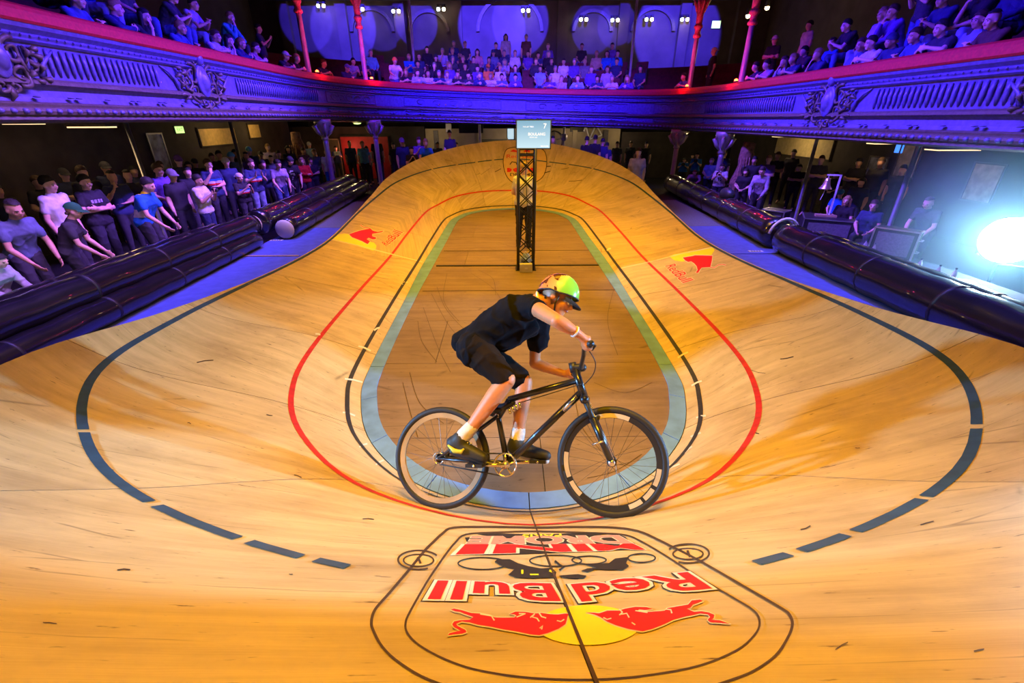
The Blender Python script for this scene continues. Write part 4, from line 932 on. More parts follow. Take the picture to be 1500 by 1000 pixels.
# ================================================================== BARRIERS, TOWER, TABLES
M['vinyl'] = mat('black_vinyl', (.008, .007, .009), .30, var=.25, scale=5, bump=.3, coat=1.0)
M['capmat'] = mat('cream_tube_cap', (.62, .58, .42), .5, var=.06)
def barrier(label, a, b, r, caps=(0, 0), g=None):
    a, b = Vector(a), Vector(b); d = (b-a); L = d.length; d.normalize()
    r_ = thing('inflatable_barrier', label, 'barrier', a, 0)
    n = max(10, int(L/.22)); pts = [d*(L*q/n)+Vector((0, 0, .008*math.sin(q*2.1))) for q in range(n+1)]
    MB().tube([pts[0]-d*.10, pts[0]-d*.03]+pts+[pts[-1]+d*.03, pts[-1]+d*.10], [r*.25, r*.88]+[r*(1+.012*math.sin(q*1.7)) for q in range(n+1)]+[r*.88, r*.25], 20).build('tube_skin', M['vinyl'], r_, True)
    for e, (p, s) in enumerate(((pts[0], -1), (pts[-1], 1))):
        if caps[e]: MB().ell(p+d*s*.06, (r*.9, .09, r*.9), Matrix.Rotation(math.atan2(-d.x, d.y), 3, 'Z'), 18, 10).build('end_cap', M['capmat'], r_, True)
    for q in range(1, int(L/1.3)+1):
        p = d*(q*1.3)
        MB().tube([p-d*.02, p+d*.02], r*1.02, 20).build('weld_seam', M['ink'], r_, True)
    return r_
barrier('lower front black tube of the left barrier, nearest part', (-5.42, 1.6, .17), (-5.42, 9.3, .17), .17)
barrier('upper black tube of the left barrier with cream end cap', (-5.72, 1.6, .44), (-5.52, 9.5, .44), .205, (0, 1))
barrier('rear black tube of the left barrier behind the upper one', (-6.06, 1.6, .42), (-5.94, 8.9, .42), .17)
barrier('farther black tube on the left with a cream front cap', (-5.12, 10.1, .22), (-5.42, 17.2, .22), .23, (1, 0))
barrier('back tube of the farther left barrier', (-5.62, 9.9, .38), (-5.90, 17.2, .38), .27)
barrier('fat black tube beside the right of the track, nearest part', (5.42, 1.2, .27), (5.36, 8.7, .27), .30)
barrier('black tube behind the nearest right tube', (5.92, 1.2, .27), (5.86, 8.5, .27), .20)
barrier('farther black tube along the right of the track', (5.36, 9.05, .28), (5.9, 17.2, .28), .31)
r_ = thing('tie_strap', 'white strap tying the two right tubes together', 'strap', (5.36, 8.87, .27))
MB().tube([(-.30*math.cos(a), 0, .36*math.sin(a)) for a in np.linspace(.2, 2.9, 12)], .03, 6).build('webbing', M['paper'], r_, True)
MB().box((.30, -.02, -.05), (.07, .08, .10)).build('buckle', M['black'], r_)
# timing tower
tw = thing('truss_tower', 'black lattice truss tower standing on the infield', 'truss', (.17, 7.80, -.006))
w = .135; H_ = 1.99
for sx in (-1, 1):
    for sy in (-1, 1): MB().tube([(sx*w, sy*w, .0), (sx*w, sy*w, H_)], .023, 8).build('chord_tube', M['black'], tw, True)
for z in (.02, H_-.1, H_-.01):
    for a, b in (((-w, -w), (w, -w)), ((-w, w), (w, w)), ((-w, -w), (-w, w)), ((w, -w), (w, w))): MB().tube([(*a, z), (*b, z)], .014, 6).build('cross_bar', M['black'], tw)
n = 7
for k in range(n):
    z0, z1 = .05+k*(H_-.2)/n, .05+(k+1)*(H_-.2)/n
    for sy in (-1, 1):
        MB().tube([(-w, sy*w, z0), (w, sy*w, z1)], .009, 5).build('brace', M['black'], tw); MB().tube([(w, sy*w, z0), (-w, sy*w, z1)], .009, 5).build('brace', M['black'], tw)
    for sx in (-1, 1): MB().tube([(sx*w, -w*(1 if k % 2 else -1), z0), (sx*w, w*(1 if k % 2 else -1), z1)], .009, 5).build('brace', M['black'], tw)
MB().box((0, 0, .0), (.36, .36, .016)).build('base_plate', M['black'], tw)
r_ = thing('ballast_block', 'pale block standing at the foot of the truss tower', 'block', (.17, 7.56, .002)); MB().box((0, 0, .07), (.22, .1, .14)).build('block', M['capmat'], r_); MB().box((0, -.052, .07), (.05, .004, .03)).build('label', M['paper'], r_)
r_ = thing('crumpled_bag', 'crumpled pale blue bag lying inside the truss foot', 'bag', (.17, 7.80, .008)); rr = random.Random(4)
mb = MB(); mb.ell((0, 0, .13), (.1, .09, .12), None, 10, 8); mb.v = [(x*(1+rr.uniform(-.25, .25)), y*(1+rr.uniform(-.25, .25)), z*(1+rr.uniform(-.1, .1))) for x, y, z in mb.v]; mb.build('bag_body', mat('pale_blue_plastic', (.35, .45, .62), .4, var=.4, scale=12), r_); MB().tube([(-.04, 0, .22), (0, 0, .29), (.05, 0, .22)], .008, 5).build('bag_knot', M['paper'], r_)
tv = thing('timing_screen', 'lit timing screen showing 7 on top of the truss tower', 'screen', (.27, 7.72, 1.985), math.radians(-4))
MB().box((0, .16, .20), (.56, .26, .43)).build('screen_housing', M['black'], tv)
MB().box((0, .01, .20), (.555, .04, .425)).build('bezel', mat('grey_bezel', (.12, .15, .18), .4), tv)
scr = bpy.data.materials.new('screen_glow'); scr.use_nodes = True; b_ = scr.node_tree.nodes['Principled BSDF']
b_.inputs['Base Color'].default_value = (.02, .03, .04, 1); b_.inputs['Emission Strength'].default_value = 1.0
_t = scr.node_tree; _g = _t.nodes.new('ShaderNodeTexCoord'); _s = _t.nodes.new('ShaderNodeSeparateXYZ'); _q = _t.nodes.new('ShaderNodeValToRGB')
_t.links.new(_g.outputs['Generated'], _s.inputs[0]); _t.links.new(_s.outputs[2], _q.inputs[0]); _t.links.new(_q.outputs[0], b_.inputs['Emission Color'])
_q.color_ramp.elements[0].color = (.62, .85, .95, 1); _q.color_ramp.elements[1].color = (.22, .44, .60, 1)
MB().box((0, -.012, .20), (.52, .012, .39)).build('display', scr, tv)
white = mat('screen_white', (1, 1, 1), emit=(1, 1, 1), es=1.0)
def stext(s, x, z, h, parent, y=-.0195, mt_=None):
    V, F = text2d(s, .01); k = h/.7; MB().add([(x+a*k, y, z+b*k) for a, b in V], F).build('screen_character', mt_ or white, parent)
stext('7', .15, .285, .07, tv)
stext('BOULANG', -.085, .185, .04, tv)
stext('THE LAP TIMER', -.17, .30, .018, tv); stext('RIDER LAP', -.06, .150, .018, tv); stext('MINI DROME', .12, .025, .014, tv)
MB().tube([(-.1, .05, -.02), (-.12, .06, -.4), (-.08, .05, -1.0), (-.12, .05, -1.6)], .007, 5).build('cable', M['black'], tv)
tag(MB().box((0, 0, 0), (2.98, .04, .014)).build('cable_cover', M['black']), 'black cable cover strip lying across the infield by the tower', 'cable cover'); bpy.data.objects['cable_cover'].location = (.03, 7.93, .002)
# near deck behind the near bend (the photographer stands on it)
dk = struct(MB().box((0, -1.0, 1.70), (8.0, 2.0, .06)).build('deck_platform', M['dark_wood']))
for x in (-3.6, -1.2, 1.2, 3.6):
    for y in (-1.9, -.1): struct(MB().box((x, y, .82), (.09, .09, 1.7)).build('deck_post', M['dark_wood']))
# ---------------------------------------------------------------- right side: tables, monitors, bell, flood lamp
M['case'] = mat('black_road_case', (.03, .03, .035), .4, var=.2); M['alu'] = mat('aluminium_edge', (.62, .6, .66), .3, .8)
def at_floor(px_, py_, X): p = at_x(px_, py_, X); return p
M['cloth'] = mat('dark_table_cloth', (.05, .05, .09), .8, var=.2)
def table(label, x0, x1, y0, y1, h=.74, cl=True):
    r_ = thing('trestle_table', label, 'table', ((x0+x1)/2, (y0+y1)/2, FZ)); w_, d_ = x1-x0, y1-y0
    MB().box((0, 0, h), (w_, d_, .035)).build('table_top', M['cloth'] if cl else M['case'], r_)
    for sx in (-1, 1):
        for sy in (-1, 1): MB().tube([(sx*(w_/2-.06), sy*(d_/2-.08), 0), (sx*(w_/2-.06), sy*(d_/2-.08), h)], .018, 6).build('leg', M['black'], r_)
    if cl: MB().box((-w_/2-.005, 0, h/2+.02), (.01, d_, h-.04)).build('cloth_drop', M['cloth'], r_)
    return r_
table('long low dark cloth-covered judges table beside the right tubes', 6.2, 6.95, 4.9, 8.6, .46)
table('low black table end in the flood light at the right', 6.2, 6.9, 2.6, 4.8, .46)
TZ = FZ+.4775
def onT(px_, py_): p = at_z(px_, py_, TZ); return Vector((min(max(p.x, 6.27), 6.88), p.y*min(max(p.x, 6.27), 6.88)/p.x, TZ))
# wedge monitor / flight case screen on the table
def flightcase(label, loc, rz, w_, d_, h_, txt=None):
    r_ = thing('road_case', label, 'case', loc, rz)
    MB().box((0, 0, h_/2), (w_, d_, h_)).build('case_body', M['case'], r_)
    for sx in (-1, 1):
        for z in (.012, h_-.012): MB().box((sx*0, -d_/2-.006, z), (w_+.02, .02, .024)).build('edge_rail', M['alu'], r_) if sx > 0 else None
        MB().box((sx*w_/2, -d_/2-.006, h_/2), (.024, .02, h_)).build('edge_rail', M['alu'], r_)
        MB().box((sx*w_/2, 0, h_-.01), (.024, d_, .022)).build('edge_rail', M['alu'], r_)
    MB().box((0, -d_/2-.012, h_/2), (w_*.8, .01, h_*.72)).build('mesh_front', M['mat_grey'], r_)
    for z in (.3, .7): MB().tube([(w_/2+.005, -.06, h_*z), (w_/2+.045, -.06, h_*z), (w_/2+.045, .06, h_*z), (w_/2+.005, .06, h_*z)], .009, 5).build('handle', M['alu'], r_)
    if txt:
        V, F = text2d(txt, .02); k = w_*.42/max(v[0] for v in V); MB().add([((x-max(v[0] for v in V)/2)*k, -d_/2-.018, h_*.5+y*k) for x, y in V], F).build('case_lettering', M['paper'], r_)
    return r_
flightcase('grey-fronted road case standing on the judges table', (6.5, 7.55, TZ), math.radians(-52), .62, .22, .50)
flightcase('small black amplifier case with pale lettering behind the right tube', (6.3, 10.9, FZ), math.radians(-50), .5, .4, .70, 'sound')
flightcase('big dark road case carrying the bell stand', (7.25, 10.4, FZ), math.radians(-28), 1.0, .8, .62)
# bell stand
bs = thing('bell_stand', 'white bracket stand with a hanging brass bell on the big road case', 'bell', (7.2, 10.45, FZ+.62), math.radians(-25))
wh = mat('pale_painted_metal', (.7, .66, .7), .4)
MB().box((0, 0, .02), (.42, .16, .04)).build('wooden_base', M['ply_edge'], bs)
MB().box((.06, 0, .46), (.035, .035, .88)).build('upright', wh, bs); MB().box((-.06, 0, .895), (.28, .035, .03)).build('top_arm', wh, bs)
MB().lathe([(.015, 0), (.05, -.02), (.065, -.09), (.085, -.17), (.13, -.23), (.135, -.245)], (-.16, 0, .84), 18).build('bell', mat('brass', (.6, .45, .3), .25, .7), bs, True)
MB().tube([(-.16, 0, .88), (-.16, 0, .84)], .01, 6).build('hanger', wh, bs); MB().tube([(-.16, 0, .66), (-.17, -.02, .5), (-.2, -.02, .36)], .008, 5).build('bell_rope', wh, bs)
# bottles, cups and small things on the table
glass = mat('clear_plastic', (.75, .78, .85), .12, tr=.55, var=.02)
def bottle(px_, py_, label):
    r_ = thing('water_bottle', label, 'bottle', onT(px_, py_)); MB().lathe([(.032, 0), (.034, .02), (.033, .13), (.026, .16), (.012, .19), (.012, .205)], (0, 0, 0), 12).build('bottle_body', glass, r_, True)
    MB().lathe([(.014, .205), (.014, .225)], (0, 0, 0), 10).build('bottle_cap', M['blue_line'], r_); MB().lathe([(.0345, .06), (.0345, .11)], (0, 0, 0), 12, cap=False).build('bottle_label', M['paper'], r_, True)
for q, (px_, py_, w_) in enumerate(((1263, 372, 'left one of the pair by the road case'), (1276, 376, 'right one of the pair by the road case'), (1342, 400, 'just right of the grey road case'), (1368, 412, 'between the plate and the flood lamp'), (1392, 414, 'nearest the flood lamp'))): bottle(px_, py_, 'clear bottle on the judges table, ' + w_)
def cup(px_, py_, label): r_ = tag(MB().lathe([(.03, 0), (.04, .1), (.037, .1), (.027, .006)], onT(px_, py_), 12).build('plastic_cup', glass, None, True), label, 'cup')
cup(1228, 362, 'clear cup at the far end of the judges table'); cup(1356, 412, 'clear cup behind the bottle right of the road case')
r_ = thing('headphones', 'black headphones lying on the judges table', 'headphones', onT(1243, 366)); MB().tube([(.08*math.cos(a), .08*math.sin(a), .03) for a in np.linspace(0, PI, 10)], .009, 6).build('headband', M['black'], r_, True)
for x in (-.08, .08): MB().lathe([(.035, 0), (.035, .04)], (x, -.01, .0), 12).build('ear_cup', M['black'], r_)
r_ = thing('paper_sheets', 'white paper sheets lying on the judges table', 'paper', onT(1252, 372)); [MB().box((.01*k, .012*k, .003+.004*k), (.2, .28, .002), Matrix.Rotation(.1*k, 3, 'Z')).build('sheet', M['paper'], r_) for k in range(3)]
r_ = thing('white_plate', 'round white plate on the table behind the bottles', 'plate', (6.6, 6.2, TZ)); MB().lathe([(.06, 0), (.09, .012), (.115, .022), (.11, .024), (.06, .008)], (0, 0, 0), 20).build('plate_body', M['paper'], r_, True); MB().lathe([(.05, .009), (.05, .012)], (0, 0, 0), 16).build('plate_well', M['paper'], r_)
r_ = thing('clear_sheeting', 'crumpled clear plastic sheeting heaped at the lower right', 'plastic sheet', (6.55, 3.6, TZ)); mb = MB(); rr = random.Random(9); G = 12
mb.add([((i/G-.5)*.7, (j/G-.5)*1.3, .06+.14*rr.random()*(1-abs(i/G-.5)*1.6)) for i in range(G+1) for j in range(G+1)], [(i*(G+1)+j, i*(G+1)+j+1, (i+1)*(G+1)+j+1, (i+1)*(G+1)+j) for i in range(G) for j in range(G)]); mb.build('sheet', mat('dull_clear_film', (.30, .36, .42), .25, tr=.3), r_)
MB().tube([(-.3, -.6, .06), (0, 0, .16), (.2, .5, .07)], .01, 5).build('fold', M['paper'], r_)
# the bright flood lamp on its stand
fp = at_x(1478, 352, 7.35); FL = Vector((7.35, fp.y, fp.z))
fl_ = thing('flood_lamp', 'dazzling cyan-white flood lamp on a stand at the right edge', 'lamp', FL)
FLD = (Vector((0.2, 1.2, 1.9))-FL).normalized()
hood = MB(); hood.lathe([(.34, 0), (.35, -.05), (.24, -.25), (.08, -.30)], (0, 0, 0), 20, tuple(FLD)); hood.build('lamp_housing', M['black'], fl_, True)
lens = mat('lamp_lens', (1, 1, 1), emit=(.75, .93, 1), es=60)
MB().lathe([(.33, .0), (.32, .02), (.2, .05), (.02, .065)], (0, 0, 0), 24, tuple(FLD)).build('lamp_lens', lens, fl_, True)
MB().tube([Vector((0, 0, -.24)), Vector((0, 0, -FL.z+FZ))], .022, 8).build('stand_pole', M['black'], fl_)
for k in range(3): a = 2*PI*k/3+.5; MB().tube([(0, 0, -FL.z+FZ+.25), (.42*math.cos(a), .42*math.sin(a), -FL.z+FZ+.012)], .012, 6).build('stand_leg', M['black'], fl_)
MB().tube([(.0, -.38, .0), (0, -.38, -.3), (0, 0, -.36), (0, .38, -.3), (0, .38, 0)], .014, 6).build('yoke', M['black'], fl_)
# black bag resting on the right tube
r_ = thing('black_bag', 'black shoulder bag resting on the farther right tube', 'bag', (5.55, 12.0, .50)); MB().ell((0, 0, .14), (.16, .30, .17), None, 14, 9).build('bag_body', M['case'], r_, True); MB().tube([(0, -.2, .22), (0, -.1, .38), (0, .1, .38), (0, .2, .22)], .012, 6).build('bag_strap', M['black'], r_)

hz = MB(); hz.ell(FL+FLD*.3, (2.6, 2.6, 2.2), None, 32, 20)
HZ = bpy.data.materials.new('lit_haze'); HZ.use_nodes = True; nt = HZ.node_tree
for n_ in list(nt.nodes):
    if n_.type == 'BSDF_PRINCIPLED': nt.nodes.remove(n_)
vs = nt.nodes.new('ShaderNodeVolumeScatter'); vs.inputs['Color'].default_value = (.55, .85, 1, 1); pass
ge = nt.nodes.new('ShaderNodeNewGeometry'); dv = nt.nodes.new('ShaderNodeVectorMath'); dv.operation = 'DISTANCE'; dv.inputs[1].default_value = tuple(FL+FLD*.3)
mr = nt.nodes.new('ShaderNodeMapRange'); mr.interpolation_type = 'SMOOTHERSTEP'; mr.inputs['From Min'].default_value = 0; mr.inputs['From Max'].default_value = 2.2; mr.inputs['To Min'].default_value = .30; mr.inputs['To Max'].default_value = 0
nt.links.new(ge.outputs['Position'], dv.inputs[0]); nt.links.new(dv.outputs['Value'], mr.inputs['Value']); nt.links.new(mr.outputs[0], vs.inputs['Density'])
nt.links.new(vs.outputs[0], nt.nodes['Material Output'].inputs['Volume'])
hz = hz.build('haze', HZ, None, True); tag(hz, 'thin bluish haze glowing around the bright flood lamp', 'haze', kind='stuff')
point('flood_lamp_glow', FL+FLD*.12, (.25, .75, 1), 170, .05)
# ================================================================== FIGURES
SKIN = [mat('skin_%s' % n, c, .5, var=.08, scale=20, sss=.08) for n, c in (('fair', (.72, .44, .32)), ('tan', (.58, .33, .21)), ('olive', (.48, .28, .18)), ('brown', (.26, .14, .08)))]
HAIRM = [mat('hair_%s' % n, c, .7, var=.3, scale=60, bump=.4) for n, c in (('black', (.012, .009, .008)), ('brown', (.05, .025, .012)), ('fair', (.32, .20, .08)), ('grey', (.2, .19, .18)))]
M['eye'] = mat('eye_white', (.8, .8, .78), .2, var=.01); M['iris'] = mat('dark_iris', (.02, .012, .01), .15)
M['lip'] = mat('lips', (.45, .16, .13), .45); M['sole'] = mat('pale_sole', (.6, .6, .58), .6)
def lerp(a, b, t): return Vector(a).lerp(Vector(b), t)
def frame(f, u):
    f = Vector(f).normalized(); u = Vector(u); r = f.cross(u).normalized(); u = r.cross(f); return r, f, u
def head_prims(mb, c, f, u, s=1.0):
    """skull, jaw, nose, brow, ears in a head frame: f = where the face looks, u = crown"""
    r, f, u = frame(f, u); c = Vector(c); R = Matrix((r, f, u)).transposed()
    P = lambda x, y, z: c+(r*x+f*y+u*z)*s
    e = lambda x, y, z, rr: mb.ell(P(x, y, z), tuple(q*s for q in rr), R, 14, 10)
    e(0, -.012, .025, (.076, .098, .092)); e(0, .022, -.035, (.062, .07, .075)); e(0, .05, -.085, (.036, .036, .028))
    e(0, .075, -.052, (.030, .018, .02)); e(0, .08, .012, (.052, .016, .014)); e(.036, .062, -.03, (.026, .026, .03)); e(-.036, .062, -.03, (.026, .026, .03))
    mb.cap(P(0, .082, .01), P(0, .106, -.026), .010*s, .016*s, 8)
    e(.078, -.005, -.012, (.012, .022, .032)); e(-.078, -.005, -.012, (.012, .022, .032))
    return P, R
def fingers(mb, wrist, d, palm_n, s=1.0, curl=.5, spread=1.0, n=6):
    """palm, four unequal fingers with knuckle bends and a thumb off the side of the palm"""
    d = Vector(d).normalized(); pn = Vector(palm_n); pn = (pn-d*pn.dot(d)).normalized(); sd = d.cross(pn)
    w = Vector(wrist); c = w+d*.05*s
    R = Matrix((sd, d, pn)).transposed(); mb.ell(c, (.040*s, .052*s, .017*s), R, 10, 8)
    for k, (off, L) in enumerate(((-.030, .066), (-.010, .076), (.010, .072), (.029, .056))):
        a = c+d*.038*s+sd*off*s; b = a; ang = 0; 
        for q, (f_, r_) in enumerate(((.45, .0085), (.32, .0078), (.23, .007))):
            ang += curl*(.9 if q else .5); dd = (d*math.cos(ang)+pn*math.sin(ang)+sd*off*1.5*spread*(1 if q == 0 else .3)).normalized()
            e = b+dd*L*f_*1.1*s; mb.cap(b, e, r_*s*1.05, r_*s, n); b = e
    a = w+d*.022*s-sd*.028*s; b = a+(d*.55-sd*.8+pn*.3).normalized()*.036*s; e = b+(d*.85-sd*.25+pn*.55*curl).normalized()*.032*s
    mb.cap(a, b, .013*s, .010*s, n); mb.cap(b, e, .010*s, .008*s, n)
def fist(mb, c, axis, back, s=1.0, n=6, flip=1):
    """hand closed round a bar: axis along the bar, back = from the bar towards the back of the hand"""
    ax = Vector(axis).normalized(); bk = Vector(back); bk = (bk-ax*bk.dot(ax)).normalized(); up = ax.cross(bk)*flip; c = Vector(c)
    R = Matrix((ax, up, bk)).transposed(); mb.ell(c+bk*.026*s-up*.006*s, (.042*s, .034*s, .016*s), R, 10, 8)
    for k, (off, q) in enumerate(((-.032, .94), (-.011, 1.04), (.011, 1.0), (.032, .88))):
        rad = .030*s*q; b = None
        for a in (.2, .95, 1.7, 2.4, 3.1):
            p = c+ax*off*s+(bk*math.cos(a)+up*math.sin(a))*rad
            if b is not None: mb.cap(b, p, .0095*s*q, .0085*s*q, n)
            b = p
    p0 = c+bk*.022*s-ax*.035*s-up*.02*s; p1 = c-ax*.030*s-up*.033*s-bk*.004*s; p2 = c-ax*.006*s-up*.030*s-bk*.022*s
    mb.cap(p0, p1, .014*s, .0105*s, n); mb.cap(p1, p2, .0105*s, .0085*s, n)
def torso(mb, J, k=0.0, s=1.0, female=False):
    pel, wa, ch, nk = (Vector(J[q]) for q in ('pelvis', 'waist', 'chest', 'neck')); sl, sr = Vector(J['shL']), Vector(J['shR'])
    side = (sr-sl).normalized()
    hw = .085*s
    mb.cap(pel-side*hw, pel+side*hw, (.105*s+k), (.105*s+k)); mb.cap(wa-side*.065*s, wa+side*.065*s, .092*s+k); mb.cap(ch-side*.085*s, ch+side*.085*s, .108*s+k)
    mb.cap(pel-side*.06*s, wa-side*.055*s, .105*s+k, .095*s+k); mb.cap(pel+side*.06*s, wa+side*.055*s, .105*s+k, .095*s+k)
    mb.cap(wa-side*.055*s, ch-side*.08*s, .095*s+k, .108*s+k); mb.cap(wa+side*.055*s, ch+side*.08*s, .095*s+k, .108*s+k)
    t = lerp(ch, nk, .55); mb.cap(lerp(ch, nk, .3)-side*.07*s, sl, .09*s+k, .050*s+k); mb.cap(lerp(ch, nk, .3)+side*.07*s, sr, .09*s+k, .050*s+k)
    mb.cap(ch, lerp(ch, nk, .8), .10*s+k, .06*s+k)
def person_parts(J, s=1.0, vox=.02, sleeve=.55, legs=1.0, flip=False, hands='open', tight=False):
    body = MB(); torso(body, J, 0, s)
    body.cap(J['neck'], lerp(J['neck'], J['head'], .8), .056*s, .052*s)
    P, R = head_prims(body, J['head'], J['f'], J['u'], s)
    for q in 'LR':
        sh, el, wr = J['sh'+q], J['el'+q], J['wr'+q]
        body.cap(sh, el, .050*s, .038*s); body.cap(el, lerp(el, wr, .35), .039*s, .039*s); body.cap(lerp(el, wr, .35), wr, .038*s, .025*s)
        if ('hand'+q) in J:
            g = J['hand'+q]; fist(body, g[0], g[1], g[2], s, 6, g[3] if len(g) > 3 else 1); body.cap(wr, Vector(g[0])+Vector(g[2]).normalized()*.022*s, .024*s, .028*s)
        else:
            pn = J.get('palm'+q, (1 if q == 'L' else -1, 0, 0)); d = J.get('hd'+q, Vector(wr)-Vector(el)); fingers(body, wr, d, pn, s, J.get('curl', .45))
        hp, kn, an, toe = J['hip'+q], J['kn'+q], J['an'+q], J['toe'+q]
        body.cap(hp, kn, .088*s, .054*s); body.cap(kn, lerp(kn, an, .3), .056*s, .056*s); body.cap(lerp(kn, an, .3), an, .055*s, .035*s)
        if 'heel'+q in J: body.cap(J['heel'+q], toe, .035*s, .028*s)
        else: body.cap(an, toe, .038*s, .03*s)
    out = {'body': blob(body, vox, 3, .5)}
    sh_ = MB(); torso(sh_, J, .014*s, s)
    for q in 'LR':
        a, e, w = J['sh'+q], J['el'+q], J['wr'+q]
        sv = J.get('sleeve'+q, sleeve)
        if sv > 0: sh_.cap(a, lerp(a, e, min(sv, 1)), .058*s, .056*s if sv < 1 else .050*s)
        if sv > 1: sh_.cap(e, lerp(e, w, min(1, sv-1)), .051*s, .038*s)
    for a_, b_, r_1, r_2 in J.get('drape', ()): sh_.cap(a_, b_, r_1, r_2)
    out['shirt'] = blob(sh_, vox, 2, .5)
    tr = MB(); side = (Vector(J['shR'])-Vector(J['shL'])).normalized(); tr.cap(Vector(J['pelvis'])-side*.085*s, Vector(J['pelvis'])+side*.085*s, .118*s)
    for q in 'LR':
        tr.cap(J['hip'+q], lerp(J['hip'+q], J['kn'+q], min(1, legs*1.25)), .104*s, (.078 if legs < 1 else .07)*s)
        if legs >= 1: tr.cap(J['kn'+q], J['an'+q], .068*s, .052*s)
    out['trousers'] = blob(tr, vox, 2, .5)
    return out, P, R
# hair and hats, modelled round a head centred on the origin, looking along -Y, crown +Z
def hair_mesh(kind):
    mb = MB(); c = 1.0
    if kind in ('short', 'long', 'bun', 'bald'):
        n, m = 16, 9; V = []; F = []
        for i in range(m+1):
            for k in range(n):
                a = 2*PI*k/n; fr = -math.cos(a)         # 1 = face side (-Y)
                low = 1.95-.62*max(0, fr)**.6-.1 if kind != 'bald' else 1.0
                th = low*i/m; rr = 1.0+(.05*math.sin(5*a+i) if i > 1 else 0)
                V.append((.086*math.sin(th)*math.sin(a)*rr, .014-.108*math.sin(th)*(-math.cos(a))*(-1)*rr*(-1) if False else .014+.108*math.sin(th)*math.cos(a)*rr, .030+.106*math.cos(th)*rr))
        for i in range(m):
            for k in range(n): F.append((i*n+k, (i+1)*n+k, (i+1)*n+(k+1) % n, i*n+(k+1) % n))
        mb.add(V, F)
        if kind == 'long':
            for x in (-.075, -.05, 0, .05, .075): mb.cap((x, .06 if abs(x) < .06 else .02, .03), (x*1.1, .07 if abs(x) < .06 else .02, -.20), .04, .022, 8)
        if kind == 'bun': mb.ell((0, .12, .06), (.04, .04, .04), None, 8, 6)
    elif kind in ('cap', 'backcap', 'beanie', 'flatcap'):
        sg = 1 if kind == 'backcap' else -1; n, m = 16, 7; V = []; F = []
        for i in range(m+1):
            for k in range(n): a = 2*PI*k/n; th = 1.45*i/m; V.append((.094*math.sin(th)*math.sin(a), .012+.114*math.sin(th)*math.cos(a), .022+.112*math.cos(th)))
        for i in range(m):
            for k in range(n): F.append((i*n+k, (i+1)*n+k, (i+1)*n+(k+1) % n, i*n+(k+1) % n))
        mb.add(V, F)
        if kind != 'beanie':
            n = 10; V = []; F = []
            for j, (ex, z) in enumerate(((0, .045), (.045, .038), (.085, .026))):
                for k in range(n+1): a = -1.1+2.2*k/n; V.append(((.092)*math.sin(a), sg*(.10*math.cos(a)+ex*max(0, math.cos(a*1.2))), z-.01*abs(a)))
            for j in range(2):
                for k in range(n): F.append((j*(n+1)+k, j*(n+1)+k+1, (j+1)*(n+1)+k+1, (j+1)*(n+1)+k))
            mb.add(V, F); N_ = 3*(n+1); mb.add([(x, y, z-.006) for x, y, z in V], [f[::-1] for f in F])
        else: mb.lathe([(.097, -.02), (.101, 0), (.099, .03)], (0, .012, .03), 16, cap=False)
    return mb.mesh('hair_'+kind, True, [HAIRM[0]])
HM = {k: hair_mesh(k) for k in ('short', 'long', 'bun', 'bald', 'cap', 'backcap', 'beanie')}
# ------------------------------------------------------------------ bicycle
def surf_hit(px_, py_):
    d = ray(px_, py_).normalized(); loc, n, _, _ = BVH.ray_cast(CAM, d)
    return loc, (n if n.z > 0 else -n)
CR_, _n1 = surf_hit(646, 746); CF_, _n2 = surf_hit(899, 759)
E1 = (CF_-CR_).normalized(); LEAN = math.radians(33)
_side = Vector((0, 0, 1)).cross(E1).normalized()
E2 = (Vector((0, 0, 1))*math.cos(LEAN)+_side*math.sin(LEAN)); E2 = (E2-E1*E2.dot(E1)).normalized()
E3 = E1.cross(E2)
if E3.dot(CAM-CR_) < 0: E3 = -E3
def B(px_, py_, lat=0.0):
    d = ray(px_, py_); P0 = CR_+E3*lat; return CAM+d*((P0-CAM).dot(E3)/d.dot(E3))
RB = Matrix((E1, E2, E3)).transposed()
M['bike'] = mat('black_bike_paint', (.012, .011, .012), .3, var=.2, coat=.4); M['rubber'] = mat('tyre_rubber', (.016, .014, .013), .6, var=.2)
M['rim_tan'] = mat('tan_rim', (.50, .36, .20), .35, .3, var=.2, scale=6); M['rim_pale'] = mat('pale_rim', (.62, .52, .36), .35, .2, var=.25, scale=4)
M['silver'] = mat('polished_alloy', (.62, .54, .44), .25, .85); M['spoke'] = mat('steel_spoke', (.12, .11, .10), .35, .6)
WR = .296
HR = CR_+E2*WR; HF = CF_+E2*WR
bike = thing('bicycle', 'black hardtail bicycle ridden by the crouching helmeted rider', 'bicycle', (CR_+CF_)/2)
def bl(P): return Vector(P)-bike.location
def bp(name, mb, mt, smooth=True, parent=None):
    mb.v = [tuple(Vector(v)-bike.location) for v in mb.v]; return mb.build(name, mt, parent or bike, smooth)
def ring(c, R, r, n=48, m=8, ax1=E1, ax2=E2): mb = MB(); mb.tube([c+(ax1*math.cos(a)+ax2*math.sin(a))*R for a in np.linspace(0, 2*PI, n+1)[:-1]], r, m, True); return mb
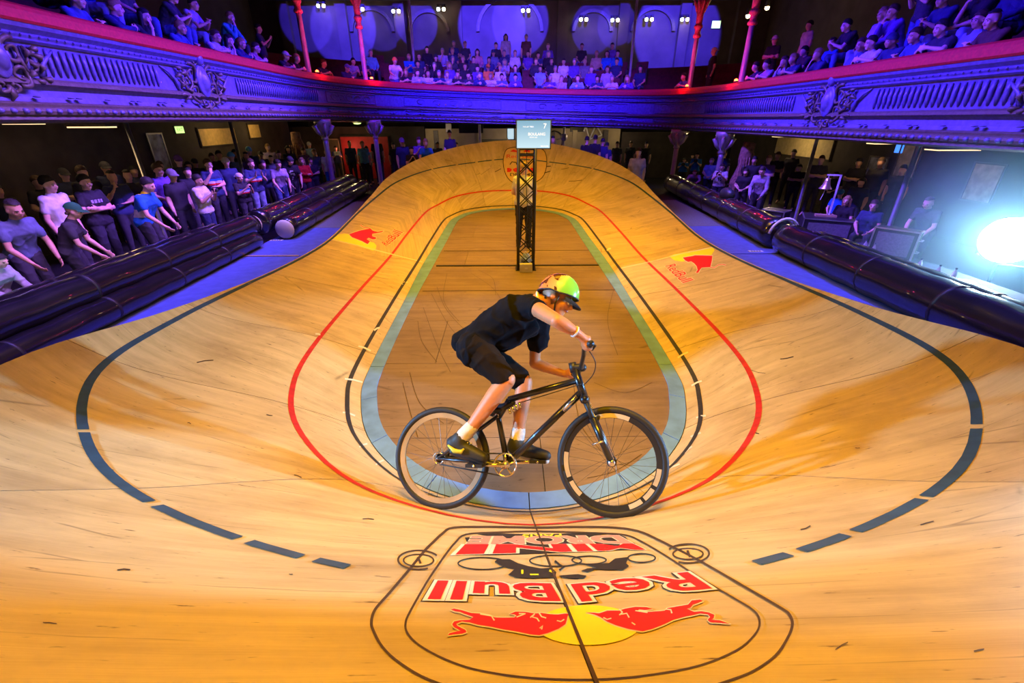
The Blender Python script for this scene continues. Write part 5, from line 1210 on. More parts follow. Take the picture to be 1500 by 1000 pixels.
for nm, c, rm, th0 in (('rear_wheel', HR, 'rim_tan', .1), ('front_wheel', HF, 'rim_pale', .35)):
    w_ = bp(nm, ring(c, WR-.020, .020, 56, 10), M['rubber'])
    mb = MB(); n = 56; V = []; F = []
    prof = [(WR-.036, -.013), (WR-.036, .013), (WR-.064, .009), (WR-.064, -.009)]
    for k in range(n):
        a = 2*PI*k/n; d = E1*math.cos(a)+E2*math.sin(a)
        for rr_, l in prof: V.append(c+d*rr_+E3*l)
    for k in range(n):
        for j in range(4): F.append((k*4+j, k*4+(j+1) % 4, ((k+1) % n)*4+(j+1) % 4, ((k+1) % n)*4+j))
    mb.add(V, F); bp('rim', mb, M[rm] if nm == 'rear_wheel' else M['black'], False, w_)
    if nm == 'front_wheel':
        for a0, a1 in ((1.15, 2.0), (2.95, 3.5), (3.6, 3.95), (5.05, 5.35), (5.42, 5.7), (5.78, 6.15)):
            V = []; F = []; q_ = 8
            for k in range(q_+1):
                a = a0+(a1-a0)*k/q_; d = E1*math.cos(a)+E2*math.sin(a)
                V += [c+d*(WR-.038)+E3*.0142, c+d*(WR-.062)+E3*.0112]
            for k in range(q_): F.append((2*k, 2*k+1, 2*k+3, 2*k+2))
            bp('rim_lettering', MB().add(V, F), M['rim_pale'], False, w_)
    for k in range(28):
        a = 2*PI*k/28+th0; sgn = 1 if k % 2 else -1; a2 = a+(.9 if k % 4 < 2 else -.9)
        bp('spoke', MB().tube([c+(E1*math.cos(a2)+E2*math.sin(a2))*.024+E3*.028*sgn, c+(E1*math.cos(a)+E2*math.sin(a))*(WR-.064)], .0011, 4), M['spoke'], False, w_)
    bp('hub', MB().lathe([(.026, -.034), (.026, -.028), (.016, -.024), (.016, .024), (.026, .028), (.026, .034)], c, 14, E3), M['black'], True, w_)
    bp('axle', MB().lathe([(.009, -.066), (.009, .066)], c, 8, E3), M['silver'], True, w_)
BBp = B(743, 679); ST = B(729, 606); HT = B(842, 541); HB = B(857, 585)
fr_ = bp('frame', MB().tube([B(745, 585), B(849, 556)], .0185, 12), M['bike'])
bp('down_tube', MB().tube([BBp, B(854, 572)], .021, 12), M['bike'], True)
bp('seat_tube', MB().tube([BBp, ST, B(727, 598)], [.018, .016, .013], 10), M['bike'], True)
bp('head_tube', MB().tube([HT, HB], .023, 12), M['bike'], True)
bp('top_tube_end', MB().tube([B(746, 585), B(730, 612)], .017, 10), M['bike'], True)
bp('tube_stripe', MB().tube([B(825, 601, .012), B(845, 580, .012)], .0125, 8), M['silver'], True)
for sg in (-1, 1):
    bp('chain_stay', MB().tube([BBp+E3*.03*sg, lerp(BBp, HR, .35)+E3*.042*sg, HR+E3*.06*sg], [.011, .010, .009], 8), M['bike'])
    bp('seat_stay', MB().tube([B(731, 608)+E3*.022*sg, lerp(B(731, 608), HR, .5)+E3*.045*sg, HR+E3*.06*sg], .0085, 8), M['bike'])
    crown = HB+E3*.052*sg
    FT = HF+E3*.062*sg
    leg = bp('fork_leg', MB().tube([lerp(crown, FT, .30), lerp(crown, FT, .95)], [.021, .018], 12), M['bike'])
    bp('stanchion', MB().tube([crown, lerp(crown, FT, .36)], .015, 10), M['black'], True, leg)
    bp('dropout', MB().ell(FT, (.02, .02, .012), RB, 10, 7), M['silver'], True, leg)
    bp('fork_edge', MB().tube([lerp(crown, FT, .05)+E1*.017, lerp(crown, FT, .95)+E1*.019], .0028, 5), M['silver'], True, leg)
bp('fork_crown', MB().cap(HB+E3*.055, HB-E3*.055, .026), M['bike'])
br = lerp(HB, HF, .33)+E1*.01
bp('fork_brace', MB().tube([lerp(HB+E3*.052, HF+E3*.062, .4), lerp(HB, HF, .34)+E2*.03+E1*.03, lerp(HB-E3*.052, HF-E3*.062, .4)], .011, 8), M['bike'])
bp('brake_arm', MB().tube([B(868, 651, .07), B(884, 646, .08)], .006, 6), M['silver'])
# stem and riser bar
ST1 = HT+(HT-HB).normalized()*.012; CL = B(853, 538)
bp('stem', MB().cap(ST1, CL, .021, .024), M['black']); bp('stem_cap', MB().tube([B(838, 531), B(841, 545)], .022, 12), M['black'])
GN1, GN0 = B(866, 503, .335), B(856, 506, .20)
GF1, GF0 = B(835, 549, -.33), B(843, 546, -.20)
bp('handlebar', MB().tube([GN1, GN0, B(855, 520, .13), B(851, 538, .06), CL, B(848, 545, -.06), B(845, 545, -.13), GF0, GF1], .0125, 10), M['bike'])
bp('grip', MB().tube([GN1, lerp(GN1, GN0, .95)], .017, 10), M['rubber']); bp('grip', MB().tube([GF1, lerp(GF1, GF0, .95)], .017, 10), M['rubber'])
bp('brake_lever', MB().tube([B(858, 510, .2), B(868, 512, .25), B(872, 506, .31)], .006, 6), M['black'])
bp('brake_cable', MB().tube(smooth_pts([tuple(B(862, 512, .2)), tuple(B(872, 530, .17)), tuple(B(869, 548, .1)), tuple(B(856, 563, .03))], 5, False), .0028, 5), M['black'])
bp('brake_cable', MB().tube([B(852, 562, .02), B(800, 578, .024), B(760, 590, .024)], .0028, 5), M['black'])
# saddle on its post
sd = MB(); sd.cap(B(722, 602), B(752, 590), .032, .014); sd.ell(B(724, 600), (.05, .022, .062), RB, 14, 8); bp('saddle', sd, M['black'])
bp('seat_clamp', MB().tube([B(727, 600), B(729, 612)], .021, 10), M['silver'])
for k in range(4): bp('saddle_coil', MB().tube([B(745+5*k, 598-3*k, .02), B(748+5*k, 606-3*k, .02)], .008, 6), M['silver'])
# cranks, chainring, chain, pedals
RC = BBp+E3*.048
cr = bp('chainring', ring(RC, .062, .0055, 36, 6), M['silver'])
for k in range(5): a = 2*PI*k/5+.3; bp('spider_arm', MB().tube([RC, RC+(E1*math.cos(a)+E2*math.sin(a))*.06], .006, 6), M['silver'], True, cr)
PN = B(697, 681, .10); PF = B(789, 675, -.09)
bp('bottom_bracket', MB().tube([BBp-E3*.055, BBp+E3*.062], .021, 12), M['silver'])
bp('crank_arm', MB().tube([RC+E3*.014, PN-E3*.03], [.014, .010], 8), M['silver']); bp('crank_arm', MB().tube([BBp-E3*.055, PF+E3*.03], [.014, .010], 8), M['silver'])
for P_ in (PN, PF): 
    pd = bp('pedal', MB().box(P_, (.095, .018, .085), RB), M['black'], False)
    bp('pedal_axle', MB().tube([P_-E3*.045, P_+E3*.045], .008, 8), M['silver'], True, pd)
sp2 = HR+E3*.045
bp('sprocket', ring(sp2, .032, .005, 20, 6), M['silver'])
bp('chain', MB().tube([RC+E2*.062, sp2+E2*.032], .0042, 5), M['rubber']); bp('chain', MB().tube([RC-E2*.062, sp2-E2*.032], .0042, 5), M['rubber'])
# ------------------------------------------------------------------ rider
s_ = .93
BK = (B(866, 503, .335)-B(856, 506, .2)).normalized()
hN = lerp(GN1, GN0, .42); hF = lerp(GF1, GF0, .5)
J = dict(pelvis=B(700, 512, 0), waist=B(716, 487, 0), chest=B(752, 463, 0), neck=B(783, 444, 0), head=B(817, 436, 0),
         shL=B(781, 449, .165), shR=B(787, 462, -.17), elL=B(816, 470, .40), elR=B(783, 532, -.27), wrL=B(846, 488, .335), wrR=B(828, 548, -.27),
         hipL=B(703, 518, .085), hipR=B(708, 520, -.085), knL=B(742, 556, .10), knR=B(768, 560, -.10), anL=B(680, 640, .105), anR=B(758, 645, -.10),
         toeL=B(703, 668, .105), toeR=B(795, 666, -.10), heelL=B(664, 650, .105), heelR=B(753, 655, -.10),
         f=(E1*.84-E2*.45+E3*.10), u=(E1*.45+E2*.86), sleeveL=.16, sleeveR=.62, drape=[(B(776, 478, .03), B(735, 500, .04), .05, .055), (B(776, 480, -.08), B(738, 502, -.05), .055, .05), (B(705, 488, 0), B(680, 500, 0), .085, .075), (B(790, 470, -.15), B(787, 500, -.23), .075, .07)])
bkN = (Vector(J['wrL'])-hN); bkF = (Vector(J['wrR'])-hF)
J['handL'] = (hN, GN1-GN0, bkN+E2*.03+E3*.01, 1); J['handR'] = (hF, GF1-GF0, bkF+E2*.03, -1)
rider = thing('rider', 'crouching rider in dark t-shirt, shorts and green-orange helmet racing on the bicycle', 'person', J['pelvis'])
parts, PH, RH = person_parts(J, s_, .0085, .5, .66)
from mathutils import noise as MN
def crumple(me, amp=.006, sc=11, st=(1, 1, 1)):
    me.update(); ns = [v.normal.copy() for v in me.vertices]
    for v, n in zip(me.vertices, ns):
        q = Vector((v.co.x*st[0], v.co.y*st[1], v.co.z*st[2]))*sc
        r = 1-abs(MN.noise(q))*2.2; v.co += n*amp*(r**3 if r > 0 else 0)+n*amp*.5*MN.noise(q*.4)
    return me
def rl(me):
    me.transform(Matrix.Translation(-rider.location)); return me
def rb(name, mb, mt, parent=None, smooth=True): mb.v = [tuple(Vector(v)-rider.location) for v in mb.v]; return mb.build(name, mt, parent or rider, smooth)
rskin = mat('rider_skin', (.56, .22, .09), .5, var=.14, scale=9, sss=.05)
tee = mat('charcoal_tshirt', (.005, .005, .008), .95, var=.4, scale=7, bump=.5); shr = mat('brown_black_shorts', (.011, .007, .005), .95, var=.35, scale=8, bump=.5)
for _m in (tee, shr): _m.node_tree.nodes['Principled BSDF'].inputs['Specular IOR Level'].default_value = .15
body_ = link('body', rl(parts['body']), rskin, rider)
shirt_ = link('tshirt', rl(crumple(parts['shirt'], .010, 9)), tee, rider); shorts_ = link('shorts', rl(crumple(parts['trousers'], .008, 10)), shr, rider)
shirt_['label'] = 'charcoal t-shirt'; shorts_['label'] = 'dark knee-length shorts'
nd_ = (Vector(J['head'])-Vector(J['neck'])).normalized(); nv = E3.cross(nd_).normalized()
rb('collar', MB().tube([lerp(J['neck'], J['head'], .22)+(E3*math.cos(a)*.058+nv*math.sin(a)*.058) for a in np.linspace(0, 2*PI, 17)[:-1]], .008, 6, True), M['cream'])
for q, lat, fc in (('L', .105, 'near'), ('R', -.10, 'far')):
    an, hl, to = Vector(J['an'+q]), Vector(J['heel'+q]), Vector(J['toe'+q])
    so = MB(); so.cap(lerp(an, J['kn'+q], .17), lerp(an, hl, .4), .044*s_, .047*s_); rb('sock', so, mat('white_sock', (.62, .56, .5), .9, var=.15, scale=40, bump=.3))
    sh = MB(); sh.cap(hl+(an-hl)*.1, lerp(hl, to, .55), .047, .043); sh.cap(lerp(hl, to, .45), to+(to-hl).normalized()*.02, .044, .032); sh.cap(lerp(an, hl, .35), lerp(hl, to, .2), .05, .044)
    sm = link('shoe', rl(blob(sh, .009, 3, .5)), mat('black_shoe_'+fc, (.02, .02, .018), .6, var=.3), rider)
    dn = -E2
    so2 = MB(); so2.cap(hl+dn*.042, to+dn*.030+(to-hl).normalized()*.02, .022, .018); rb('sole', so2, M['sole'] if q == 'R' else M['black'], sm)
    if q == 'L':
        st_ = MB(); st_.tube([lerp(hl, to, -.1)+E3*.042-E2*.01, lerp(hl, to, .15)+E3*.052-E2*.022, lerp(hl, to, .4)+E3*.047-E2*.012, lerp(hl, to, .5)+E3*.043+E2*.012], [.006, .013, .012, .005], 8); rb('side_flash', st_, mat('lime_flash', (.55, .52, .05), .5), sm)
    for k in range(4): rb('lace', MB().tube([lerp(hl, to, .35+.1*k)+E2*.046-E3*.022, lerp(hl, to, .38+.1*k)+E2*.047+E3*.022], .003, 5), M['sole'], sm)
# helmet
r3, f3, u3 = frame(J['f'], J['u']); hc = Vector(J['head'])
hm = MB(); n, m = 28, 12; V = []; F = []
for i in range(m+1):
    for k in range(n):
        a = 2*PI*k/n; ff = math.cos(a); th = (1.62 if ff < .2 else 1.62-.22*(ff-.2))*i/m
        if ff < -.2: th = (1.62+.30*(-ff-.2))*i/m
        V.append(hc+(r3*math.sin(a)*.100*math.sin(th)+f3*(ff*.126*math.sin(th)-.008)+u3*(.022+.124*math.cos(th)))*s_*1.06)
for i in range(m):
    for k in range(n): F.append((i*n+k, (i+1)*n+k, (i+1)*n+(k+1) % n, i*n+(k+1) % n))
hm.add(V, F)
HMt = bpy.data.materials.new('helmet_shell'); HMt.use_nodes = True; nt = HMt.node_tree; b_ = nt.nodes['Principled BSDF']; b_.inputs['Roughness'].default_value = .22; b_.inputs['Coat Weight'].default_value = .5
tc = nt.nodes.new('ShaderNodeTexCoord'); vm = nt.nodes.new('ShaderNodeVectorMath'); vm.operation = 'DOT_PRODUCT'; vm.inputs[1].default_value = tuple(f3)
off_ = (hc-rider.location).dot(f3)
ad = nt.nodes.new('ShaderNodeMath'); ad.operation = 'SUBTRACT'; ad.inputs[1].default_value = off_
ml = nt.nodes.new('ShaderNodeMath'); ml.operation = 'MULTIPLY_ADD'; ml.inputs[1].default_value = 3.6; ml.inputs[2].default_value = .5
nz = nt.nodes.new('ShaderNodeTexNoise'); nz.inputs['Scale'].default_value = 16; nz.inputs['Detail'].default_value = 3
rp = nt.nodes.new('ShaderNodeValToRGB'); els = rp.color_ramp.elements; els[0].color = (.72, .22, .05, 1); els[0].position = .25; els[1].color = (.22, .62, .06, 1); els[1].position = .62
e = els.new(.45); e.color = (.62, .38, .10, 1); e = els.new(.53); e.color = (.50, .62, .10, 1)
r2 = nt.nodes.new('ShaderNodeValToRGB'); r2.color_ramp.interpolation = 'CONSTANT'; r2.color_ramp.elements[0].color = (0, 0, 0, 1); r2.color_ramp.elements[1].color = (1, 1, 1, 1); r2.color_ramp.elements[1].position = .56
gt = nt.nodes.new('ShaderNodeMath'); gt.operation = 'LESS_THAN'; gt.inputs[1].default_value = .52
mu = nt.nodes.new('ShaderNodeMath'); mu.operation = 'MULTIPLY'; mx = nt.nodes.new('ShaderNodeMix'); mx.data_type = 'RGBA'; mx.inputs[7].default_value = (.10, .03, .01, 1)
L_ = nt.links.new; L_(tc.outputs['Object'], vm.inputs[0]); L_(vm.outputs['Value'], ad.inputs[0]); L_(ad.outputs[0], ml.inputs[0]); L_(ml.outputs[0], rp.inputs[0]); L_(tc.outputs['Object'], nz.inputs[0]); L_(nz.outputs[0], r2.inputs[0]); L_(ml.outputs[0], gt.inputs[0]); L_(gt.outputs[0], mu.inputs[0]); L_(r2.outputs[0], mu.inputs[1]); L_(mu.outputs[0], mx.inputs[0]); L_(rp.outputs[0], mx.inputs[6]); L_(mx.outputs[2], b_.inputs['Base Color'])
hel = rb('helmet', hm, HMt); hel['label'] = 'lime green and orange patterned helmet'
rb('helmet_rim', MB().tube([V[m*n+k] for k in range(n)], .005, 6, True), M['black'], hel)
vz = MB(); V = []; F = []; n = 10
for j, (ex, z) in enumerate(((0, .012), (.02, .004), (.036, -.006))):
    for k in range(n+1): a = -1.0+2.0*k/n; V.append(hc+(r3*math.sin(a)*.104+f3*(.122*math.cos(a)+ex*math.cos(a*1.3))+u3*(z+.0))*s_*1.06)
for j in range(2):
    for k in range(n): F.append((j*(n+1)+k, j*(n+1)+k+1, (j+1)*(n+1)+k+1, (j+1)*(n+1)+k))
vz.add(V, F); vz.add([v+u3*-.006 for v in V], [q[::-1] for q in F]); rb('visor', vz, M['black'], hel)
for sg in (-1, 1):
    rb('chin_strap', MB().tube([PH(.080*sg, .03, .0), PH(.074*sg, .025, -.05), PH(.045*sg, .04, -.105), PH(0, .045, -.118)], .005, 6), M['paper'] if sg < 0 else M['black'], hel)
    rb('eye', MB().ell(PH(.031*sg, .083, -.004), .0135*s_, None, 10, 7), M['eye'])
    rb('pupil', MB().ell(PH(.031*sg, .0945, -.005), .0062*s_, None, 8, 6), M['iris'])
    rb('eyebrow', MB().tube([PH(.014*sg, .096, .014), PH(.032*sg, .095, .020), PH(.050*sg, .083, .014)], .004, 5), HAIRM[1])
rb('lips', MB().tube([PH(-.024, .086, -.056), PH(0, .096, -.054), PH(.024, .086, -.056)], [.003, .006, .003], 6), M['lip'])
rb('hair', MB().ell(PH(0, -.055, -.035), (.060*s_, .045*s_, .045*s_), RH, 14, 9), HAIRM[1])
rb('wristband', MB().tube([lerp(J['elL'], J['wrL'], .84), lerp(J['elL'], J['wrL'], .90)], .031, 12), M['sole'])
# ================================================================== SPECTATORS
def pose(**k):
    J = dict(pelvis=(0, 0, .95), waist=(0, 0, 1.07), chest=(0, 0, 1.30), neck=(0, .01, 1.47), head=(0, -.02, 1.61),
             shL=(-.165, 0, 1.41), shR=(.165, 0, 1.41), elL=(-.225, .02, 1.13), elR=(.225, .02, 1.13), wrL=(-.215, -.05, .90), wrR=(.215, -.05, .90),
             hipL=(-.09, 0, .92), hipR=(.09, 0, .92), knL=(-.10, -.02, .50), knR=(.10, -.02, .50), anL=(-.11, .02, .09), anR=(.11, .02, .09),
             toeL=(-.13, -.17, .035), toeR=(.13, -.17, .035), f=(0, -1, -.12), u=(0, -.12, 1), curl=.5)
    J.update(k); return J
SIT = dict(pelvis=(0, 0, .50), waist=(0, .0, .62), chest=(0, -.03, .86), neck=(0, -.03, 1.03), head=(0, -.07, 1.17), shL=(-.165, -.03, .97), shR=(.165, -.03, .97),
           elL=(-.23, -.10, .72), elR=(.23, -.10, .72), wrL=(-.12, -.32, .60), wrR=(.12, -.32, .60), hipL=(-.09, -.02, .49), hipR=(.09, -.02, .49),
           knL=(-.13, -.44, .50), knR=(.13, -.44, .50), anL=(-.13, -.42, .09), anR=(.13, -.42, .09), toeL=(-.14, -.60, .035), toeR=(.14, -.60, .035))
def sit(**k): d = dict(SIT); d.update(k); return pose(**d)
LEANJ = dict(pelvis=(0, .12, .93), waist=(0, .05, 1.04), chest=(0, -.10, 1.22), neck=(0, -.20, 1.36), head=(0, -.28, 1.48), shL=(-.165, -.15, 1.30), shR=(.165, -.15, 1.30),
             elL=(-.24, -.34, 1.10), elR=(.24, -.34, 1.10), wrL=(-.16, -.52, 1.00), wrR=(.16, -.52, 1.00), hipL=(-.09, .11, .90), hipR=(.09, .11, .90))
POSES = {
 'standing': pose(),
 'hands': pose(elL=(-.24, -.02, 1.14), elR=(.24, -.02, 1.14), wrL=(-.06, -.22, 1.02), wrR=(.06, -.23, 1.03), palmL=(0, 1, 0), palmR=(0, 1, 0)),
 'phone': pose(elL=(-.22, -.12, 1.16), elR=(.22, -.12, 1.16), wrL=(-.07, -.30, 1.33), wrR=(.07, -.30, 1.33), hdL=(.3, -.4, .8), hdR=(-.3, -.4, .8), palmL=(1, .4, 0), palmR=(-1, .4, 0), curl=.8),
 'crossed': pose(elL=(-.23, -.06, 1.16), elR=(.23, -.06, 1.15), wrL=(.08, -.19, 1.17), wrR=(-.08, -.16, 1.20), hdL=(1, 0, .1), hdR=(-1, 0, .1), palmL=(0, 1, 0), palmR=(0, 1, 0)),
 'face': pose(elL=(-.24, -.10, 1.20), wrL=(-.10, -.20, 1.42), hdL=(.35, .25, 1), palmL=(.3, 1, 0), elR=(.22, -.06, 1.15), wrR=(-.03, -.22, 1.13), hdR=(-1, 0, .1)),
 'lean': pose(**LEANJ),
 'barrier': pose(pelvis=(0, .10, .93), waist=(0, .06, 1.05), chest=(0, -.03, 1.25), neck=(0, -.09, 1.41), head=(0, -.16, 1.53), shL=(-.165, -.05, 1.34), shR=(.165, -.05, 1.34), elL=(-.22, -.12, 1.06), elR=(.22, -.12, 1.06), wrL=(-.15, -.30, .86), wrR=(.15, -.30, .86), f=(0, -1, -.3), u=(0, -.3, 1), hipL=(-.09, .08, .90), hipR=(.09, .08, .90)),
 'clap': pose(elL=(-.26, -.10, 1.18), elR=(.26, -.10, 1.18), wrL=(-.09, -.30, 1.30), wrR=(.09, -.30, 1.32), hdL=(.1, -.3, 1), hdR=(-.1, -.3, 1), palmL=(1, 0, 0), palmR=(-1, 0, 0), curl=.15),
 'seated': sit(), 
 'elbows': sit(chest=(0, -.14, .83), neck=(0, -.22, .97), head=(0, -.29, 1.09), shL=(-.165, -.18, .92), shR=(.165, -.18, .92), elL=(-.16, -.36, .66), elR=(.16, -.36, .66), wrL=(-.05, -.50, .74), wrR=(.05, -.50, .74), hdL=(.4, -.2, .4), hdR=(-.4, -.2, .4)),
 'chin': sit(chest=(0, -.12, .84), neck=(0, -.18, .99), head=(0, -.25, 1.12), shL=(-.165, -.16, .93), shR=(.165, -.16, .93), elL=(-.14, -.36, .68), wrL=(-.06, -.36, .92), hdL=(.3, .2, 1), palmL=(.2, 1, .2), elR=(.18, -.36, .64), wrR=(.04, -.46, .60)),
 'railsit': sit(chest=(0, -.12, .85), neck=(0, -.20, 1.00), head=(0, -.26, 1.13), shL=(-.165, -.15, .95), shR=(.165, -.15, .95), elL=(-.26, -.32, .80), elR=(.26, -.32, .80), wrL=(-.05, -.46, .84), wrR=(.05, -.46, .86), hdL=(1, 0, .1), hdR=(-1, 0, .1), palmL=(0, 1, 0), palmR=(0, 1, 0)),
}
SITTING = ('seated', 'elbows', 'chin', 'railsit')
PROTO = {}
def proto(pn, hi):
    key = (pn, hi)
    if key not in PROTO:
        J = POSES[pn]; vox = .0135 if hi else .024
        tee_, P, R = person_parts(J, 1.0, vox, .58, 1.0)
        sh_ = MB(); torso(sh_, J, .016, 1.0)
        for q in 'LR': sh_.cap(J['sh'+q], J['el'+q], .062, .052); sh_.cap(J['el'+q], lerp(J['el'+q], J['wr'+q], .93), .052, .040)
        long_ = blob(sh_, vox, 2, .5)
        shoe = []
        for q in 'LR':
            a, t = Vector(J['an'+q]), Vector(J['toe'+q]); m_ = MB(); m_.cap(a-Vector((0, -.03, .045)), t, .045, .036); m_.cap(a-Vector((0, 0, .03)), a, .048, .046); shoe.append(m_.mesh('shoe', True, [M['black']]))
        for me in list(tee_.values())+[long_]: me.materials.append(M['black'])
        if hi:
            for me in (tee_['shirt'], long_, tee_['trousers']): crumple(me, .009, 7)
        PROTO[key] = dict(body=tee_['body'], tee=tee_['shirt'], long=long_, trousers=tee_['trousers'], shoe=shoe, head=P(0, 0, 0), R=R)
    return PROTO[key]
SHIRTM = {}
PAL = {'black': (.015, .014, .018), 'charcoal': (.035, .035, .045), 'navy': (.02, .03, .10), 'white': (.62, .60, .60), 'pale grey': (.36, .35, .38), 'blue-grey': (.10, .13, .24), 'red': (.62, .01, .015), 'royal blue': (.01, .14, .55),
       'purple': (.12, .05, .30), 'lilac': (.40, .32, .50), 'pale blue': (.22, .36, .62), 'brown': (.10, .05, .03), 'grey': (.16, .15, .17), 'pink': (.5, .2, .25), 'denim': (.06, .10, .24), 'pale denim': (.22, .28, .42), 'beige': (.40, .30, .20), 'green': (.01, .13, .05), 'light blue': (.12, .42, .60), 'orange': (.75, .22, .03), 'turquoise': (.05, .35, .45)}
def cl(c):
    if c not in SHIRTM: SHIRTM[c] = mat('cloth_'+c.replace(' ', '_').replace('-', '_'), PAL[c], .85, var=.22, scale=9, bump=.35)
    return SHIRTM[c]
def put(me, name, mt, parent, loc=None, rot=None, scale=None):
    o = bpy.data.objects.new(name, me); COL.objects.link(o); o.parent = parent
    o.material_slots[0].link = 'OBJECT'; o.material_slots[0].material = mt
    if loc is not None: o.location = loc
    if rot is not None: o.rotation_euler = rot.to_euler()
    if scale: o.scale = scale
    return o
def person(loc, h, rz, pn, shirt, label, hair='short', hc=0, skin=0, trousers='charcoal', sleeve='tee', hi=False, shoes=True, hat=None, group=None, extra=None, z0=None):
    pr = proto(pn, hi)
    r = thing('spectator', label, 'person', loc, rz, group); full = 1.30 if pn in SITTING else 1.725
    k = h/full; r.scale = (k, k, k)
    if pn not in SITTING: r.scale = (1.0*max(.92, min(1.08, k)), 1.0*max(.92, min(1.08, k)), k)
    put(pr['body'], 'body', SKIN[skin], r)
    sh = put(pr[sleeve], 'shirt' if sleeve == 'tee' else 'jacket', cl(shirt), r)
    put(pr['trousers'], 'trousers', cl(trousers), r)
    if shoes:
        for me in pr['shoe']: put(me, 'shoe', cl('white' if (len(label) % 3 == 0) else 'black'), r)
    hr = put(HM[hair], 'hair' if hair in ('short', 'long', 'bun', 'bald') else 'hat', HAIRM[hc] if hair in ('short', 'long', 'bun', 'bald') else cl(hat or 'navy'), r, pr['head'], pr['R'] @ Matrix(((1, 0, 0), (0, -1, 0), (0, 0, 1))) if False else Matrix((pr['R'].col[0]*-1, pr['R'].col[1]*-1, pr['R'].col[2])).transposed())
    if hi:
        R = pr['R']; hd = pr['head']
        E_ = MB(); 
        for sg in (-1, 1):
            c = hd+R @ Vector((.031*sg, .086, -.004)); put(MB().ell((0, 0, 0), .008, None, 8, 6).mesh('eye', True, [M['iris']]), 'eye', M['iris'], r, c)
            put(MB().tube([R @ Vector((.014*sg, .012, 0)), R @ Vector((.032*sg, .011, .006)), R @ Vector((.050*sg, -.002, 0))], .004, 5).mesh('eyebrow', True, [M['iris']]), 'eyebrow', HAIRM[hc], r, hd+R @ Vector((0, .084, .014)))
        put(MB().tube([R @ Vector((-.024, -.008, 0)), R @ Vector((0, .002, .002)), R @ Vector((.024, -.008, 0))], [.003, .006, .003], 6).mesh('lips', True, [M['lip']]), 'lips', M['lip'], r, hd+R @ Vector((0, .094, -.056)))
        if hair != 'short' and hair not in ('long', 'bald', 'bun'): put(MB().cap((-.055, .075, -.02), (.055, .075, -.02), .028).mesh('hair', True, [HAIRM[0]]), 'hair', HAIRM[hc], r, hd)
    return r, pr, k
FOCUS = Vector((.2, 5.0, 0))
def face_to(p, tgt=None): t = (tgt or FOCUS)-Vector(p); return math.atan2(t.x, -t.y)
def head_at(px_, py_, X): return at_x(px_, py_, X)
def floor_person(px_, py_, X, pn, shirt, label, turn=0, tgt=None, **k):
    """person whose crown is seen at a pixel, standing at distance X beside the track"""
    p = at_x(px_, py_, X)
    hy = {'lean': -.28, 'barrier': -.16, 'elbows': -.29, 'chin': -.25, 'railsit': -.26, 'seated': -.07}.get(pn, -.02)
    crown = {'lean': 1.60, 'barrier': 1.65}.get(pn, 1.725 if pn not in SITTING else 1.29)
    rz = face_to(p, tgt)+math.radians(turn); ht = p.z-FZ
    d = Vector((-math.sin(rz)*-hy*-1, 0, 0))
    fwd = Vector((math.sin(rz), -math.cos(rz), 0))
    base = Vector((p.x, p.y, FZ))+fwd*hy*(ht/crown)
    full = 1.30 if pn in SITTING else 1.725
    return person(base, ht*full/crown, rz, pn, shirt, label, **k)
def B2(px_, py_, Y, pn, shirt, label, **k):
    p = at_y(px_, py_, Y); rz = face_to(p)+math.radians(k.pop('turn', 0)); crown = {'lean': 1.60, 'barrier': 1.65}.get(pn, 1.725 if pn not in SITTING else 1.29)
    full = 1.30 if pn in SITTING else 1.725; h = (p.z-FZ)*full/crown
    return person(Vector((p.x, p.y, FZ)), h, rz, pn, shirt, label, **k)
L = floor_person
a_, p_, _k = L(-12, 372, -6.45, 'barrier', 'pale grey', 'person in pale grey sweatshirt at the very left edge of the crowd', sleeve='long', trousers='pale denim', hi=True, turn=10)
L(14, 293, -6.75, 'barrier', 'blue-grey', 'person in blue-grey t-shirt with hands out, left edge', hair='bald', hi=True, turn=-5, skin=1)
L(66, 258, -7.5, 'standing', 'white', 'bearded person in white t-shirt behind the green cap', hi=True, hc=0, turn=20)
gc = L(103, 297, -6.5, 'barrier', 'charcoal', 'person in green cap and charcoal t-shirt leaning on the barrier', hair='cap', hat='green', hi=True, turn=42, hc=1)
L(120, 256, -7.6, 'crossed', 'black', 'person with clasped hands in black t-shirt with purple print', hi=True, hc=0, turn=12)
L(128, 243, -8.4, 'standing', 'charcoal', 'dark-haired person half hidden behind the clasped hands', hc=1)
L(150, 251, -8.2, 'face', 'navy', 'person with hand raised, third row on the left', hair='bald', skin=1)
L(213, 260, -6.6, 'barrier', 'royal blue', 'person in bright blue jersey with yellow collar leaning on the tube', hi=True, turn=32, hc=0)
L(199, 248, -8.3, 'standing', 'charcoal', 'bald person behind the bright blue jersey', hair='bald')
L(231, 240, -7.5, 'hands', 'purple', 'tall bearded person in purple t-shirt holding a phone', hi=True, hc=1, turn=15)
L(247, 248, -7.2, 'standing', 'black', 'person in dark patterned cap and black top', hair='cap', hat='grey', turn=10)
L(259, 228, -8.6, 'standing', 'navy', 'person in grey baseball cap in the back of the left crowd', hair='cap', hat='purple')
L(272, 244, -7.5, 'standing', 'black', 'dark-haired person in black behind the camera holder', hc=0)
cm = L(287, 256, -6.7, 'phone', 'white', 'person in white t-shirt holding a small camera', hi=True, hc=0, skin=2, turn=35, trousers='navy')
L(303, 233, -7.5, 'face', 'navy', 'person in striped navy jersey with a hand at the mouth', hi=True, hc=1, turn=12)
L(329, 231, -7.6, 'standing', 'navy', 'bearded person in white headband and navy shirt', hair='beanie', hat='white', hc=1)
L(337, 223, -8.3, 'standing', 'blue-grey', 'person in light blue beanie behind the white headband', hair='beanie', hat='light blue')
L(349, 254, -6.9, 'phone', 'black', 'short person with cap and glasses taking a picture', hair='backcap', hat='white', hc=1, hi=True, turn=20)
